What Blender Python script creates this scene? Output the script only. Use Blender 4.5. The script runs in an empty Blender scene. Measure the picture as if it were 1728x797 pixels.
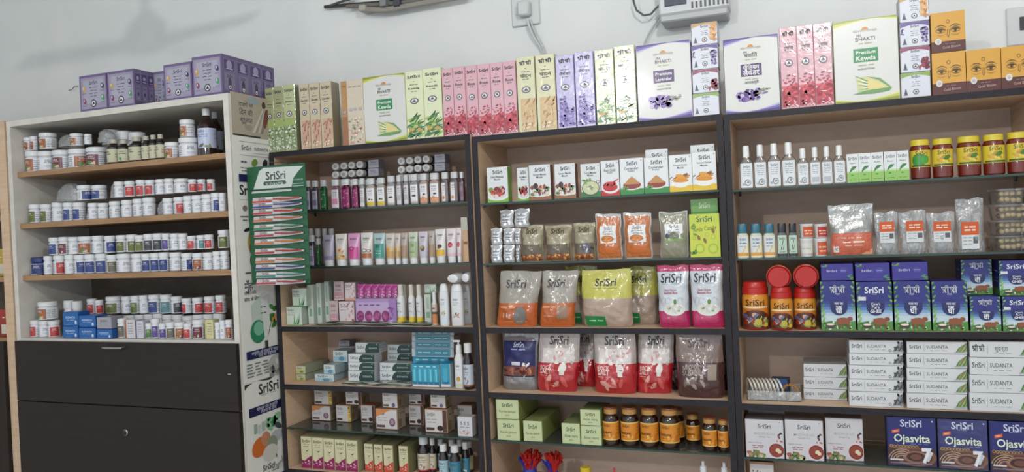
import bpy, bmesh, math, random
from mathutils import Vector, Matrix, noise
from mathutils.geometry import tessellate_polygon

# ------------------------------------------------------------------ camera, sky, lamps, exposure
SC = bpy.context.scene
COLL = SC.collection
F = 1280.0
CAM = Vector((0.9866, -2.3028, 1.4791))
YAW, PITCH, ROLL = 0.3578, -0.0094, -0.0449
fw = Vector((-math.sin(YAW) * math.cos(PITCH), math.cos(YAW) * math.cos(PITCH), math.sin(PITCH)))
r0 = Vector((math.cos(YAW), math.sin(YAW), 0))
u0 = r0.cross(fw)
rt = math.cos(ROLL) * r0 + math.sin(ROLL) * u0
up = -math.sin(ROLL) * r0 + math.cos(ROLL) * u0
cd = bpy.data.cameras.new('camera')
cd.sensor_width = 36.0
cd.lens = F / 1728 * 36.0
cam = bpy.data.objects.new('camera', cd)
M3 = Matrix((rt, up, -fw)).transposed()
cam.matrix_world = Matrix.Translation(CAM) @ M3.to_4x4()
COLL.objects.link(cam)
SC.camera = cam

w = bpy.data.worlds.new('world')
SC.world = w
w.use_nodes = True
w.node_tree.nodes['Background'].inputs[0].default_value = (0.80, 0.90, 1.0, 1)
w.node_tree.nodes['Background'].inputs[1].default_value = 2.0

def area_lamp(name, loc, rot, sx, sy, power, col):
    l = bpy.data.lights.new(name, 'AREA')
    l.shape = 'RECTANGLE'; l.size = sx; l.size_y = sy; l.energy = power; l.color = col
    o = bpy.data.objects.new(name, l); o.location = loc; o.rotation_euler = rot
    COLL.objects.link(o)
    return o
BULB = (1.2, -1.80, 2.70)
BULB2 = (-.2, -3.9, 2.70)
def bulb_light(loc, power):
    l = bpy.data.lights.new('bulb_glow', 'POINT')
    l.energy = power; l.shadow_soft_size = .05; l.color = (1.0, 0.985, 0.97)
    o = bpy.data.objects.new('bulb_glow', l); o.location = (loc[0], loc[1], loc[2] - .125); COLL.objects.link(o)
bulb_light(BULB, 84)
bulb_light(BULB2, 160)

SC.view_settings.view_transform = 'Standard'
SC.view_settings.look = 'None'
SC.view_settings.gamma = 1.0
SC.view_settings.use_curve_mapping = False
SC.view_settings.exposure = -0.58

# ------------------------------------------------------------------ helpers
def hx(h):
    h = h.lstrip('#')
    o = []
    for i in (0, 2, 4):
        c = int(h[i:i + 2], 16) / 255
        o.append(c / 12.92 if c <= .04045 else ((c + .055) / 1.055) ** 2.4)
    return (o[0], o[1], o[2], 1.0)

def xat(px, Y, z):
    A = (px - 864) / F
    q = rt - A * fw
    return CAM.x - ((Y - CAM.y) * q.y + (z - CAM.z) * q.z) / q.x
def zat(py, X, Y):
    B = (398.5 - py) / F
    q = up - B * fw
    return CAM.z - ((X - CAM.x) * q.x + (Y - CAM.y) * q.y) / q.z
def ray(px, py): return fw + (px - 864) / F * rt - (py - 398.5) / F * up
def onY(px, py, Y):
    d = ray(px, py); return CAM + d * ((Y - CAM.y) / d.y)
def onZ(px, py, z):
    d = ray(px, py); return CAM + d * ((z - CAM.z) / d.z)
def onX(px, py, X):
    d = ray(px, py); return CAM + d * ((X - CAM.x) / d.x)

MATS = {}
def nmat(name, rough=.5, spec=.5, coat=0., metal=0., bump=0., bscale=60., colour=None, tint=0.0, ink=.80):
    m = bpy.data.materials.new(name); m.use_nodes = True
    nt = m.node_tree; N = nt.nodes; L = nt.links
    b = N['Principled BSDF']
    b.inputs['Roughness'].default_value = rough
    b.inputs['Specular IOR Level'].default_value = spec
    b.inputs['Coat Weight'].default_value = coat
    b.inputs['Coat Roughness'].default_value = .12
    b.inputs['Metallic'].default_value = metal
    if colour is None:
        a = N.new('ShaderNodeAttribute'); a.attribute_name = 'Col'
        src = a.outputs['Color']
        if ink < 1:
            q = N.new('ShaderNodeVectorMath'); q.operation = 'SCALE'; q.inputs['Scale'].default_value = ink
            L.new(src, q.inputs[0]); src = q.outputs[0]
    else:
        c = N.new('ShaderNodeRGB'); c.outputs[0].default_value = hx(colour); src = c.outputs[0]
    if tint:
        t = N.new('ShaderNodeTexNoise'); t.inputs['Scale'].default_value = 35; t.inputs['Detail'].default_value = 4
        tc = N.new('ShaderNodeTexCoord'); L.new(tc.outputs['Object'], t.inputs['Vector'])
        r = N.new('ShaderNodeMapRange'); r.inputs['To Min'].default_value = 1 - tint; r.inputs['To Max'].default_value = 1 + tint * .3
        L.new(t.outputs['Fac'], r.inputs['Value'])
        mx = N.new('ShaderNodeVectorMath'); mx.operation = 'SCALE'
        L.new(src, mx.inputs[0]); L.new(r.outputs[0], mx.inputs['Scale']); src = mx.outputs[0]
    L.new(src, b.inputs['Base Color'])
    if bump:
        t = N.new('ShaderNodeTexNoise'); t.inputs['Scale'].default_value = bscale; t.inputs['Detail'].default_value = 3
        t.inputs['Distortion'].default_value = .8
        tc = N.new('ShaderNodeTexCoord'); L.new(tc.outputs['Object'], t.inputs['Vector'])
        bp = N.new('ShaderNodeBump'); bp.inputs['Strength'].default_value = bump; bp.inputs['Distance'].default_value = .004
        L.new(t.outputs['Fac'], bp.inputs['Height']); L.new(bp.outputs[0], b.inputs['Normal'])
        if coat: L.new(bp.outputs[0], b.inputs['Coat Normal'])
    MATS[name] = m
    return m
def clear_mat(name, tint, gloss=.12, rough=.08, bump=0., fres=1.35, haze=0., hazecol='#e8eaec', bscale=45):
    """thin clear plastic or glass: see-through, Fresnel gloss, some milky haze"""
    m = bpy.data.materials.new(name); m.use_nodes = True
    nt = m.node_tree; N = nt.nodes; L = nt.links
    N.remove(N['Principled BSDF']); out = N['Material Output']
    tr = N.new('ShaderNodeBsdfTransparent'); tr.inputs[0].default_value = hx(tint)
    gl = N.new('ShaderNodeBsdfGlossy'); gl.inputs['Roughness'].default_value = rough
    fr = N.new('ShaderNodeFresnel'); fr.inputs['IOR'].default_value = fres
    ad = N.new('ShaderNodeMath'); ad.operation = 'ADD'; ad.use_clamp = True; ad.inputs[1].default_value = gloss
    L.new(fr.outputs[0], ad.inputs[0])
    mx = N.new('ShaderNodeMixShader'); L.new(ad.outputs[0], mx.inputs[0]); L.new(tr.outputs[0], mx.inputs[1]); L.new(gl.outputs[0], mx.inputs[2])
    last = mx
    if haze:
        df = N.new('ShaderNodeBsdfDiffuse'); df.inputs[0].default_value = hx(hazecol)
        m2 = N.new('ShaderNodeMixShader'); m2.inputs[0].default_value = haze
        L.new(mx.outputs[0], m2.inputs[1]); L.new(df.outputs[0], m2.inputs[2]); last = m2
    if bump:
        t = N.new('ShaderNodeTexNoise'); t.inputs['Scale'].default_value = bscale; t.inputs['Detail'].default_value = 4; t.inputs['Distortion'].default_value = 1.2
        tc = N.new('ShaderNodeTexCoord'); L.new(tc.outputs['Object'], t.inputs['Vector'])
        bp = N.new('ShaderNodeBump'); bp.inputs['Strength'].default_value = bump; bp.inputs['Distance'].default_value = .01
        L.new(t.outputs['Fac'], bp.inputs['Height']); L.new(bp.outputs[0], gl.inputs['Normal']); L.new(bp.outputs[0], fr.inputs['Normal'])
    L.new(last.outputs[0], out.inputs[0])
    MATS[name] = m
nmat('paper', .55, .35)
nmat('gloss', .34, .45, .10)
nmat('wrap', .22, .5, .7, bump=.35, bscale=38)
nmat('plastic', .35, .5)
nmat('film', .26, .5, .7, bump=1.0, bscale=26)
nmat('foil', .28, .5, .2, metal=.5, bump=1.0, bscale=40)
nmat('metal', .3, .5, metal=1.0)
nmat('rough', .8, .2, tint=.12)
clear_mat('clear', '#fafbfb', .07, .06, haze=.04)
clear_mat('cling', '#f4f6f7', .16, .14, bump=1.0, haze=.16)
clear_mat('cling_heavy', '#eceff0', .16, .13, bump=1.0, haze=.13)
clear_mat('glass', '#f1f7f4', .06, .03, fres=1.45, haze=.06, hazecol='#c9d2cc')
nmat('glass_edge', .15, .6, colour='#1e3830')
nmat('liquid', .12, .6, .4)

class MB:
    def __init__(s):
        s.v = []; s.f = []; s.c = []; s.m = []; s.names = []
    def mi(s, mat):
        if mat not in s.names: s.names.append(mat)
        return s.names.index(mat)
    def add(s, pts, faces, col, mat):
        b = len(s.v); s.v.extend(pts); k = s.mi(mat); c = hx(col) if isinstance(col, str) else col
        for f in faces:
            s.f.append([b + i for i in f]); s.c.append(c); s.m.append(k)
    def box(s, x0, y0, z0, x1, y1, z1, col, mat='paper', bevel=0.0, faces=None):
        """box with chamfered edges; faces: {'front','back','left','right','top','bottom'} -> colour"""
        bm = bmesh.new()
        bmesh.ops.create_cube(bm, size=1)
        for v in bm.verts:
            v.co = Vector((x0 + (v.co.x + .5) * (x1 - x0), y0 + (v.co.y + .5) * (y1 - y0), z0 + (v.co.z + .5) * (z1 - z0)))
        if bevel:
            bmesh.ops.bevel(bm, geom=bm.edges[:], offset=bevel, segments=1, affect='EDGES')
        bm.normal_update()
        faces = faces or {}
        base = len(s.v); s.v.extend([tuple(v.co) for v in bm.verts])
        k = s.mi(mat)
        for f in bm.faces:
            n = f.normal
            a = max(range(3), key=lambda i: abs(n[i]))
            nm = (('left', 'right'), ('front', 'back'), ('bottom', 'top'))[a][1 if n[a] > 0 else 0]
            s.f.append([base + v.index for v in f.verts]); s.c.append(hx(faces.get(nm, col))); s.m.append(k)
        bm.free()
    def loft(s, rings, n=20, cap0=True, cap1=True, mat='plastic', dx=0, dy=0):
        """rings: (z, rx, ry, exponent, colour)"""
        base = len(s.v)
        for (z, rx, ry, e, col) in rings:
            for i in range(n):
                a = 2 * math.pi * i / n; c, q = math.cos(a), math.sin(a)
                s.v.append((dx + rx * math.copysign(abs(c) ** (2 / e), c), dy + ry * math.copysign(abs(q) ** (2 / e), q), z))
        for k in range(len(rings) - 1):
            m = rings[k + 1][5] if len(rings[k + 1]) > 5 else mat
            mi = s.mi(m); cc = hx(rings[k + 1][4])
            for i in range(n):
                j = (i + 1) % n
                s.f.append([base + k * n + i, base + k * n + j, base + (k + 1) * n + j, base + (k + 1) * n + i]); s.c.append(cc); s.m.append(mi)
        if cap0: s.f.append([base + i for i in range(n)][::-1]); s.c.append(hx(rings[0][4])); s.m.append(s.mi(mat))
        if cap1: s.f.append([base + (len(rings) - 1) * n + i for i in range(n)]); s.c.append(hx(rings[-1][4])); s.m.append(s.mi(mat))
    def tube(s, pts, r, col, mat='plastic', n=8):
        P = [Vector(p) for p in pts]
        base = len(s.v)
        for i, p in enumerate(P):
            t = (P[min(i + 1, len(P) - 1)] - P[max(i - 1, 0)]).normalized()
            a = t.cross(Vector((0, 0, 1)))
            if a.length < .05: a = t.cross(Vector((1, 0, 0)))
            a.normalize(); b = t.cross(a)
            for k in range(n):
                q = 2 * math.pi * k / n
                s.v.append(tuple(p + a * (r * math.cos(q)) + b * (r * math.sin(q))))
        k_ = s.mi(mat); c = hx(col)
        for i in range(len(P) - 1):
            for k in range(n):
                j = (k + 1) % n
                s.f.append([base + i * n + k, base + i * n + j, base + (i + 1) * n + j, base + (i + 1) * n + k]); s.c.append(c); s.m.append(k_)
        s.f.append([base + k for k in range(n)]); s.c.append(c); s.m.append(k_)
        s.f.append([base + (len(P) - 1) * n + k for k in range(n)][::-1]); s.c.append(c); s.m.append(k_)
    def mesh(s, name, smooth=True, angle=38):
        me = bpy.data.meshes.new(name)
        me.from_pydata(s.v, [], s.f)
        for nm in s.names: me.materials.append(MATS[nm])
        me.polygons.foreach_set('material_index', s.m)
        at = me.color_attributes.new('Col', 'FLOAT_COLOR', 'CORNER')
        buf = []
        for f, c in zip(s.f, s.c): buf.extend(list(c) * len(f))
        at.data.foreach_set('color', buf)
        if smooth:
            me.polygons.foreach_set('use_smooth', [True] * len(s.f))
            me.set_sharp_from_angle(angle=math.radians(angle))
        me.update()
        return me

def link(name, me, parent=None, loc=None, label=None):
    o = bpy.data.objects.new(name, me)
    COLL.objects.link(o)
    if parent: o.parent = parent
    if loc is not None: o.location = loc
    if label: o['label'] = label
    return o
def tag(o, label, cat, group=None):
    o['label'] = label; o['category'] = cat
    if group: o['group'] = group
    return o
def struct(o): o['kind'] = 'structure'; return o

# ------------------------------------------------------------------ flat print drawn as thin layers on a surface
TXT = {}
def strokes(pls, t):
    vs, fs = [], []
    for pl in pls:
        for (x0, y0), (x1, y1) in zip(pl, pl[1:]):
            d = math.hypot(x1 - x0, y1 - y0) or 1; nx, ny = -(y1 - y0) / d * t / 2, (x1 - x0) / d * t / 2
            ex, ey = (x1 - x0) / d * t * .3, (y1 - y0) / d * t * .3
            b = len(vs); vs += [(x0 - ex - nx, y0 - ey - ny), (x1 + ex - nx, y1 + ey - ny), (x1 + ex + nx, y1 + ey + ny), (x0 - ex + nx, y0 - ey + ny)]
            fs.append([b, b + 1, b + 2, b + 3])
    return vs, fs
SHRI = [[(0, .74), (1.0, .74)], [(.56, .74), (.56, 0)], [(.86, .74), (.86, 0)], [(.52, .76), (.56, .92), (.68, 1.0), (.80, .94), (.86, .74)],
        [(.10, .56), (.16, .65), (.27, .65), (.33, .56), (.28, .46), (.14, .40), (.24, .33), (.56, .36)], [(.50, .24), (.34, .16), (.20, .05)]]
def text2d(s, bold):
    k = (s, bold)
    if k not in TXT and s == 'श्री श्री':
        vs, fs = strokes([[(x + dx, y) for x, y in pl] for dx in (0, 1.12) for pl in SHRI], .125)
        TXT[k] = ([((x - 1.06) / 2.12, (y - .42) / 2.12) for x, y in vs], fs)
    if k not in TXT:
        c = bpy.data.curves.new('t', 'FONT'); c.body = s; c.resolution_u = 2; c.offset = bold
        o = bpy.data.objects.new('t', c); COLL.objects.link(o)
        m = bpy.data.meshes.new_from_object(o)
        vs = [(v.co.x, v.co.y) for v in m.vertices]; fs = [list(p.vertices) for p in m.polygons]
        bpy.data.objects.remove(o); bpy.data.curves.remove(c); bpy.data.meshes.remove(m)
        xs = [v[0] for v in vs]; ys = [v[1] for v in vs]
        x0, x1, y0, y1 = min(xs), max(xs), min(ys), max(ys)
        TXT[k] = ([((x - (x0 + x1) / 2) / (x1 - x0), (y - .35) / (x1 - x0)) for x, y in vs], fs)
    return TXT[k]

class Art:
    def __init__(s, W, H, fmap, mat='paper', cell=None, seed=1, base=.0004, step=.00007, vcell=.03):
        s.W, s.H, s.map, s.mat, s.cell, s.vcell = W, H, fmap, mat, cell, vcell
        if cell: step = max(step, .00012)
        s.off = base; s.step = step; s.mb = MB(); s.R = random.Random(seed)
    def _up(s): s.off += s.step; return s.off
    def P(s, u, v): return ((u - .5) * s.W, v * s.H)
    def cl(s, x, z): return (max(-s.W / 2, min(s.W / 2, x)), max(0.0, min(s.H, z)))
    def rect(s, u0, v0, u1, v1, col):
        o = s._up()
        nu = nv = 1
        if s.cell:
            nu = max(1, math.ceil((u1 - u0) * s.W / s.cell)); nv = max(1, math.ceil((v1 - v0) * s.H / max(s.cell, s.vcell)))
        pts = []
        for j in range(nv + 1):
            for i in range(nu + 1):
                x, z = s.P(u0 + (u1 - u0) * i / nu, v0 + (v1 - v0) * j / nv); pts.append(s.map(x, z, o))
        fs = [[j * (nu + 1) + i, j * (nu + 1) + i + 1, (j + 1) * (nu + 1) + i + 1, (j + 1) * (nu + 1) + i] for j in range(nv) for i in range(nu)]
        s.mb.add(pts, fs, col, s.mat)
    def poly(s, pts, col, up=True):
        o = s._up() if up else s.off
        P2 = [s.cl(*s.P(u, v)) for u, v in pts]
        tr = tessellate_polygon([[Vector((x, z, 0)) for x, z in P2]])
        fs = []
        for t in tr:
            a, b, c = (P2[i] for i in t)
            ar = (b[0] - a[0]) * (c[1] - a[1]) - (c[0] - a[0]) * (b[1] - a[1])
            fs.append(list(t) if ar > 0 else [t[0], t[2], t[1]])
        s.mb.add([s.map(x, z, o) for x, z in P2], fs, col, s.mat)
    def ell(s, cu, cv, ru, rv, col, rot=0, n=14, up=True, a0=0, a1=360):
        o = s._up() if up else s.off
        cx, cz = s.P(cu, cv); rx, rz = ru * s.W, rv * s.W
        cr, sr = math.cos(math.radians(rot)), math.sin(math.radians(rot))
        rings = 1 if not s.cell else max(1, math.ceil(max(rx, rz) / (s.cell * 1.3)))
        pts = [s.map(*s.cl(cx, cz), o)]; full = a1 - a0 >= 360
        m = n if full else n + 1
        for k in range(1, rings + 1):
            for i in range(m):
                a = math.radians(a0 + (a1 - a0) * i / n)
                x, z = rx * k / rings * math.cos(a), rz * k / rings * math.sin(a)
                pts.append(s.map(*s.cl(cx + x * cr - z * sr, cz + x * sr + z * cr), o))
        fs = []
        for i in range(n):
            j = (i + 1) % m
            fs.append([0, 1 + i, 1 + j])
            for k in range(rings - 1):
                fs.append([1 + k * m + i, 1 + (k + 1) * m + i, 1 + (k + 1) * m + j, 1 + k * m + j])
        s.mb.add(pts, fs, col, s.mat)
    def ring(s, cu, cv, r, col, inner='#e9e6ea', t=.28):
        s.ell(cu, cv, r, r, col, n=16); s.ell(cu, cv, r * (1 - t), r * (1 - t), inner, n=16)
    def text(s, st, cu, cv, wd, col, bold=.012, rot=0, hs=1.0):
        o = s._up() + (.0003 if s.cell else 0); vs, fs = text2d(st, bold)
        cx, cz = s.P(cu, cv); k = wd * s.W
        cr, sr = math.cos(math.radians(rot)), math.sin(math.radians(rot))
        s.mb.add([s.map(cx + (x * cr - y * hs * sr) * k, cz + (x * sr + y * hs * cr) * k, o) for x, y in vs], fs, col, s.mat)
    def words(s, cu, cv, wd, h, col, n=2):
        """illegible small print: a few word-long strokes"""
        o = s._up(); L = [s.R.uniform(.6, 1.4) for _ in range(n)]; gap = .12 * wd
        k = (wd - gap * (n - 1)) / sum(L); u = cu - wd / 2
        for l in L:
            a = l * k; s.off = o - s.step
            s.rect(u, cv - h / 2, u + a, cv + h / 2, col); u += a + gap
    def arc(s, cu, cv, r, t, a0, a1, col, n=10, asp=1.0):
        pts = []
        for i in range(n + 1):
            a = math.radians(a0 + (a1 - a0) * i / n); pts.append((cu + r * math.cos(a), cv + r * asp * math.sin(a) * s.W / s.H))
        for i in range(n, -1, -1):
            a = math.radians(a0 + (a1 - a0) * i / n); pts.append((cu + (r - t) * math.cos(a), cv + (r * asp - t) * math.sin(a) * s.W / s.H))
        s.poly(pts, col)
    def scatter(s, u0, v0, u1, v1, n, size, cols, asp=.5, rot=None, layers=4):
        lv = [s._up() for _ in range(layers)]
        for i in range(n):
            s.off = lv[i % layers]
            z = size * s.R.uniform(.6, 1.3)
            s.ell(s.R.uniform(u0, u1), s.R.uniform(v0, v1), z, z * asp, s.R.choice(cols), rot=s.R.uniform(0, 180) if rot is None else rot + s.R.uniform(-25, 25), n=7, up=False)
        s.off = lv[-1]
    def mesh(s, name): return s.mb.mesh(name, smooth=bool(s.cell), angle=60)

def flat_front(d): return lambda x, z, o: (x, -d / 2 - o, z)
def flat_right(w): return lambda x, z, o: (w / 2 + o, x, z)
def flat_left(w): return lambda x, z, o: (-w / 2 - o, -x, z)
def flat_top(h, d): return lambda x, z, o: (x, -d / 2 + z, h + o)
def cyl(r, z0=0): return lambda x, z, o: ((r + o) * math.sin(x / r), -(r + o) * math.cos(x / r), z0 + z)
def ortho(rx, ry, e, z0=0):
    def f(x, z, o):
        q = max(0., 1 - abs(min(abs(x) / rx, .999)) ** e)
        return (x, -ry * q ** (1 / e) - o, z0 + z)
    return f

# ------------------------------------------------------------------ prototypes and placing
class Proto:
    def __init__(s, w, d, h, body, parts=(), round_=False, flat=False):
        s.w, s.d, s.h, s.body, s.parts, s.round, s.flat = w, d, h, body, list(parts), round_, flat
PR = {}
LEVELS = []   # (x0, x1, [shelf heights]) of each unit
def room_above(X, z):
    for a, b, zs in LEVELS:
        if a < X < b:
            up_ = [q for q in zs if q > z + .012]
            if up_: return min(up_) - z - .0225
    return 9
ORD = 'zeroth first second third fourth fifth sixth seventh eighth ninth tenth eleventh twelfth thirteenth fourteenth fifteenth sixteenth seventeenth eighteenth nineteenth twentieth'.split()
ORD += ['twenty-' + x for x in ORD[1:10]] + ['thirtieth']
ORD += ['thirty-' + x for x in ORD[1:10]]
def inst(p, name, loc, label, cat, group=None, rz=0., sc=(1, 1, 1), rx=0., ry=0.):
    o = bpy.data.objects.new(name, p.body); COLL.objects.link(o)
    o.location = loc; o.rotation_euler = (rx, ry, rz); o.scale = sc
    tag(o, label, cat, group)
    for part in p.parts:
        nm, me = part[0], part[1]
        c = bpy.data.objects.new(nm, me); c.parent = o; COLL.objects.link(c)
        if len(part) > 2 and part[2]: c['label'] = part[2]
        if len(part) > 3:
            for q in part[3]:
                g = bpy.data.objects.new(q[0], q[1]); g.parent = c; COLL.objects.link(g)
    return o
LAST = {}
def put(p, name, x0, x1, yt, z, Y, label, cat, group=None, rz=0., yb=None, prev=None, depth=None, h=None, rx=0., snug=True, packed=False):
    """stand a prototype on height z with its front at depth Y, spanning the picture columns x0..x1 and reaching up to row yt"""
    if isinstance(p, str): p = PR[p]
    if yb is not None:
        Y = onZ((x0 + x1) / 2, yb, z).y
    Ym = Y + (p.w / 2 if p.round else 0)
    Xc = xat((x0 + x1) / 2, Ym, z + .05)
    hh = h if h else zat(yt, Xc, Ym) - z
    hh = min(hh, room_above(Xc, z))
    X0, X1 = xat(x0, Ym, z + hh / 2), xat(x1, Ym, z + hh / 2)
    psi = math.atan2(X0 / 2 + X1 / 2 - CAM.x, Ym - CAM.y)
    wd = (X1 - X0)
    xc = (X0 + X1) / 2
    if p.round and packed:      # jars standing shoulder to shoulder: each hides part of the next one
        wd = min(wd * .97, hh * (1.02 if p.w / p.h > 1 else .70))
    elif p.round: wd *= math.cos(psi)
    elif p.flat:
        e = p.d * abs(math.tan(psi)) * .45
        e = min(e, wd * .35); wd -= e; xc += e / 2 * (1 if psi > 0 else -1) * (-1)
        xc = (X0 + X1) / 2 - (e / 2 if psi < 0 else -e / 2)
    wd -= .0006
    if prev is not None and snug:
        a = xc - wd / 2
        if prev in LAST and a < LAST[prev] + .0004:
            b = xc + wd / 2; a = LAST[prev] + .0004
            if b - a < wd * .75: b = a + wd * .75
            xc, wd = (a + b) / 2, b - a
        LAST[prev] = xc + wd / 2
    for a_, b_, zs_ in LEVELS:      # keep clear of the side panels
        if a_ < xc < b_ and z < max(zs_) - .05:
            k_ = .0262 if a_ < -1 else .0195
            if xc - wd / 2 < a_ + k_: xc = a_ + k_ + wd / 2
            if xc + wd / 2 > b_ - k_: xc = b_ - k_ - wd / 2
            if prev is not None: LAST[prev] = xc + wd / 2
    sx = wd / p.w; sy = sx if p.round else (depth / p.d if depth else min(1.15, max(.8, sx)))
    sz = (hh - .0008) / p.h
    o = inst(p, name, (xc, Y + p.d * sy / 2, z + .0008), label, cat, group, rz, (sx, sy, sz), rx)
    o_top[o.name] = z + hh
    return o
o_top = {}
def top_of(o): return o_top[o.name] + .0006

# ------------------------------------------------------------------ setting
def wood_mat(name, c1, c2, rough=.5, scale=(2, 2, 30), spec=.4):
    m = bpy.data.materials.new(name); m.use_nodes = True
    nt = m.node_tree; N = nt.nodes; L = nt.links; b = N['Principled BSDF']
    tc = N.new('ShaderNodeTexCoord'); mp = N.new('ShaderNodeMapping'); mp.inputs['Scale'].default_value = scale
    n = N.new('ShaderNodeTexNoise'); n.inputs['Scale'].default_value = 3; n.inputs['Detail'].default_value = 6; n.inputs['Distortion'].default_value = .6
    cr = N.new('ShaderNodeValToRGB'); cr.color_ramp.elements[0].color = hx(c1); cr.color_ramp.elements[1].color = hx(c2)
    cr.color_ramp.elements[0].position = .3; cr.color_ramp.elements[1].position = .7
    L.new(tc.outputs['Object'], mp.inputs['Vector']); L.new(mp.outputs[0], n.inputs['Vector']); L.new(n.outputs['Fac'], cr.inputs[0]); L.new(cr.outputs[0], b.inputs['Base Color'])
    b.inputs['Roughness'].default_value = rough; b.inputs['Specular IOR Level'].default_value = spec
    MATS[name] = m
wood_mat('beige_laminate', '#c1a386', '#cfb398', .5, (3, 3, 25))
wood_mat('dark_laminate', '#232125', '#2c292e', .5, (20, 3, 20), .2)
wood_mat('brown_board', '#8c6d50', '#a5825f', .5, (3, 20, 30))
wood_mat('cream_board', '#c3beb6', '#cfcbc3', .5, (6, 6, 6))
wood_mat('dark_door', '#251e1b', '#2b2421', .5, (2, 2, 30), .25)
wood_mat('back_board', '#c0a795', '#ccb4a2', .6, (4, 4, 12))
wood_mat('cabinet_back', '#5a4e44', '#675a4f', .6, (4, 4, 12))
wood_mat('wall_paint', '#d2d5d4', '#dadcdb', .75, (1.2, 1.2, 1.2), .2)
wood_mat('floor_tile', '#b9b2a6', '#c6c0b5', .35, (2, 2, 2))
wood_mat('ceiling_paint', '#dcdcda', '#e2e2e0', .8, (1, 1, 1), .2)

def bx(name, x0, y0, z0, x1, y1, z1, mat, parent=None, bevel=0.0, col='#808080', label=None):
    mb = MB(); mb.box(x0, y0, z0, x1, y1, z1, col, mat, bevel)
    o = link(name, mb.mesh(name, smooth=False), parent, label=label)
    return o
WY = .295
struct(bx('floor', -3.3, -4.5, -.1, 3.3, WY + .1, 0, 'floor_tile'))
struct(bx('ceiling', -3.3, -4.5, 2.95, 3.3, WY + .1, 3.05, 'ceiling_paint'))
struct(bx('wall_back', -3.3, WY, 0, 3.3, WY + .1, 2.95, 'wall_paint'))
struct(bx('wall_left', -3.4, -4.5, 0, -3.3, WY, 2.95, 'wall_paint'))
struct(bx('wall_right', 3.3, -4.5, 0, 3.4, WY, 2.95, 'wall_paint'))

def empty(name, loc, label, cat, group=None, rz=0):
    o = bpy.data.objects.new(name, None); COLL.objects.link(o); o.empty_display_size = .05
    o.location = loc; o.rotation_euler = (0, 0, rz)
    return tag(o, label, cat, group)

YB = .275
def unit(X0, X1, zt, shelves, Yf, label):
    u = empty('shelf_unit', ((X0 + X1) / 2, Yf, 0), label, 'shelf unit', 'open shelf units along the wall')
    W = X1 - X0; h = W / 2; B = YB - Yf; T = .018
    for s in (-1, 1):
        a = -h if s < 0 else h - T
        p = bx('side_panel', a, .003, 0, a + T, B, zt - T, 'beige_laminate', u)
        bx('edge_band', a, 0, 0, a + T, .003, zt - T, 'dark_laminate', p, label='dark laminate front edge')
    p = bx('top_panel', -h, .003, zt - T, h, B, zt, 'beige_laminate', u)
    bx('edge_band', -h, 0, zt - T, h, .003, zt, 'dark_laminate', p, label='dark laminate front edge')
    bx('back_panel', -h, B, 0, h, B + .006, zt, 'back_board', u)
    for z, kind in shelves:
        if kind == 'wood':
            p = bx('shelf', -h + T, .006, z - T, h - T, B, z, 'beige_laminate', u)
            bx('edge_band', -h + T, .001, z - T, h - T, .006, z, 'dark_laminate', p, label='dark laminate front edge')
        else:
            mb = MB(); mb.box(-h + T + .001, .006, z - .006, h - T - .001, B - .004, z, '#ffffff', 'glass')
            p = link('glass_shelf', mb.mesh('glass_shelf', False), u, label='clear glass shelf with dark green edge')
            bx('glass_edge', -h + T + .001, .0035, z - .006, h - T - .001, .006, z, 'glass_edge', p, label='dark green ground edge')
            for s in (-1, 1):
                for y in (.03, B - .05):
                    m2 = MB(); m2.loft([(z - .014, .004, .004, 2, '#3a3a3a'), (z - .0062, .004, .004, 2, '#3a3a3a')], 8, dx=s * (h - T - .006), dy=y)
                    link('shelf_pin', m2.mesh('shelf_pin'), u)
    bx('plinth', -h + T, .02, 0, h - T, .036, .08, 'dark_laminate', u)
    return u
ZL = dict(l1=1.577, l2=1.374, l3=1.160, l4=.948, l5=.790, l6=.637)
ZM = dict(m1=1.567, m2=1.369, m3=1.157, m4=.943, m5=.785, m6=.600)
ZR = dict(r1=1.564, r2=1.362, r3=1.151, r4=.937, r5=.779, r6=.590)
TL, TM, TR = 1.797, 1.788, 1.785
LEVELS += [(-.803, -.0035, list(ZL.values()) + [TL]), (0, .799, list(ZM.values()) + [TM]), (.8015, 1.6015, list(ZR.values()) + [TR])]
unit(-.803, -.0035, TL, [(ZL['l1'], 'glass'), (ZL['l2'], 'glass'), (ZL['l3'], 'wood'), (ZL['l4'], 'wood'), (ZL['l5'], 'glass'), (ZL['l6'], 'wood')], -.010,
     'open shelf unit with dark edges beside the white cabinet, holding soaps and toothpaste')
unit(0, .799, TM, [(ZM['m1'], 'glass'), (ZM['m2'], 'glass'), (ZM['m3'], 'wood'), (ZM['m4'], 'wood'), (ZM['m5'], 'glass'), (ZM['m6'], 'wood')], 0,
     'middle open shelf unit with dark edges, holding spice cartons, food pouches and honey')
unit(.8015, 1.6015, TR, [(ZR['r1'], 'glass'), (ZR['r2'], 'glass'), (ZR['r3'], 'wood'), (ZR['r4'], 'wood'), (ZR['r5'], 'glass'), (ZR['r6'], 'wood')], 0,
     'open shelf unit with dark edges, holding blue ghee cartons and white toothpaste stacks')

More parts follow.
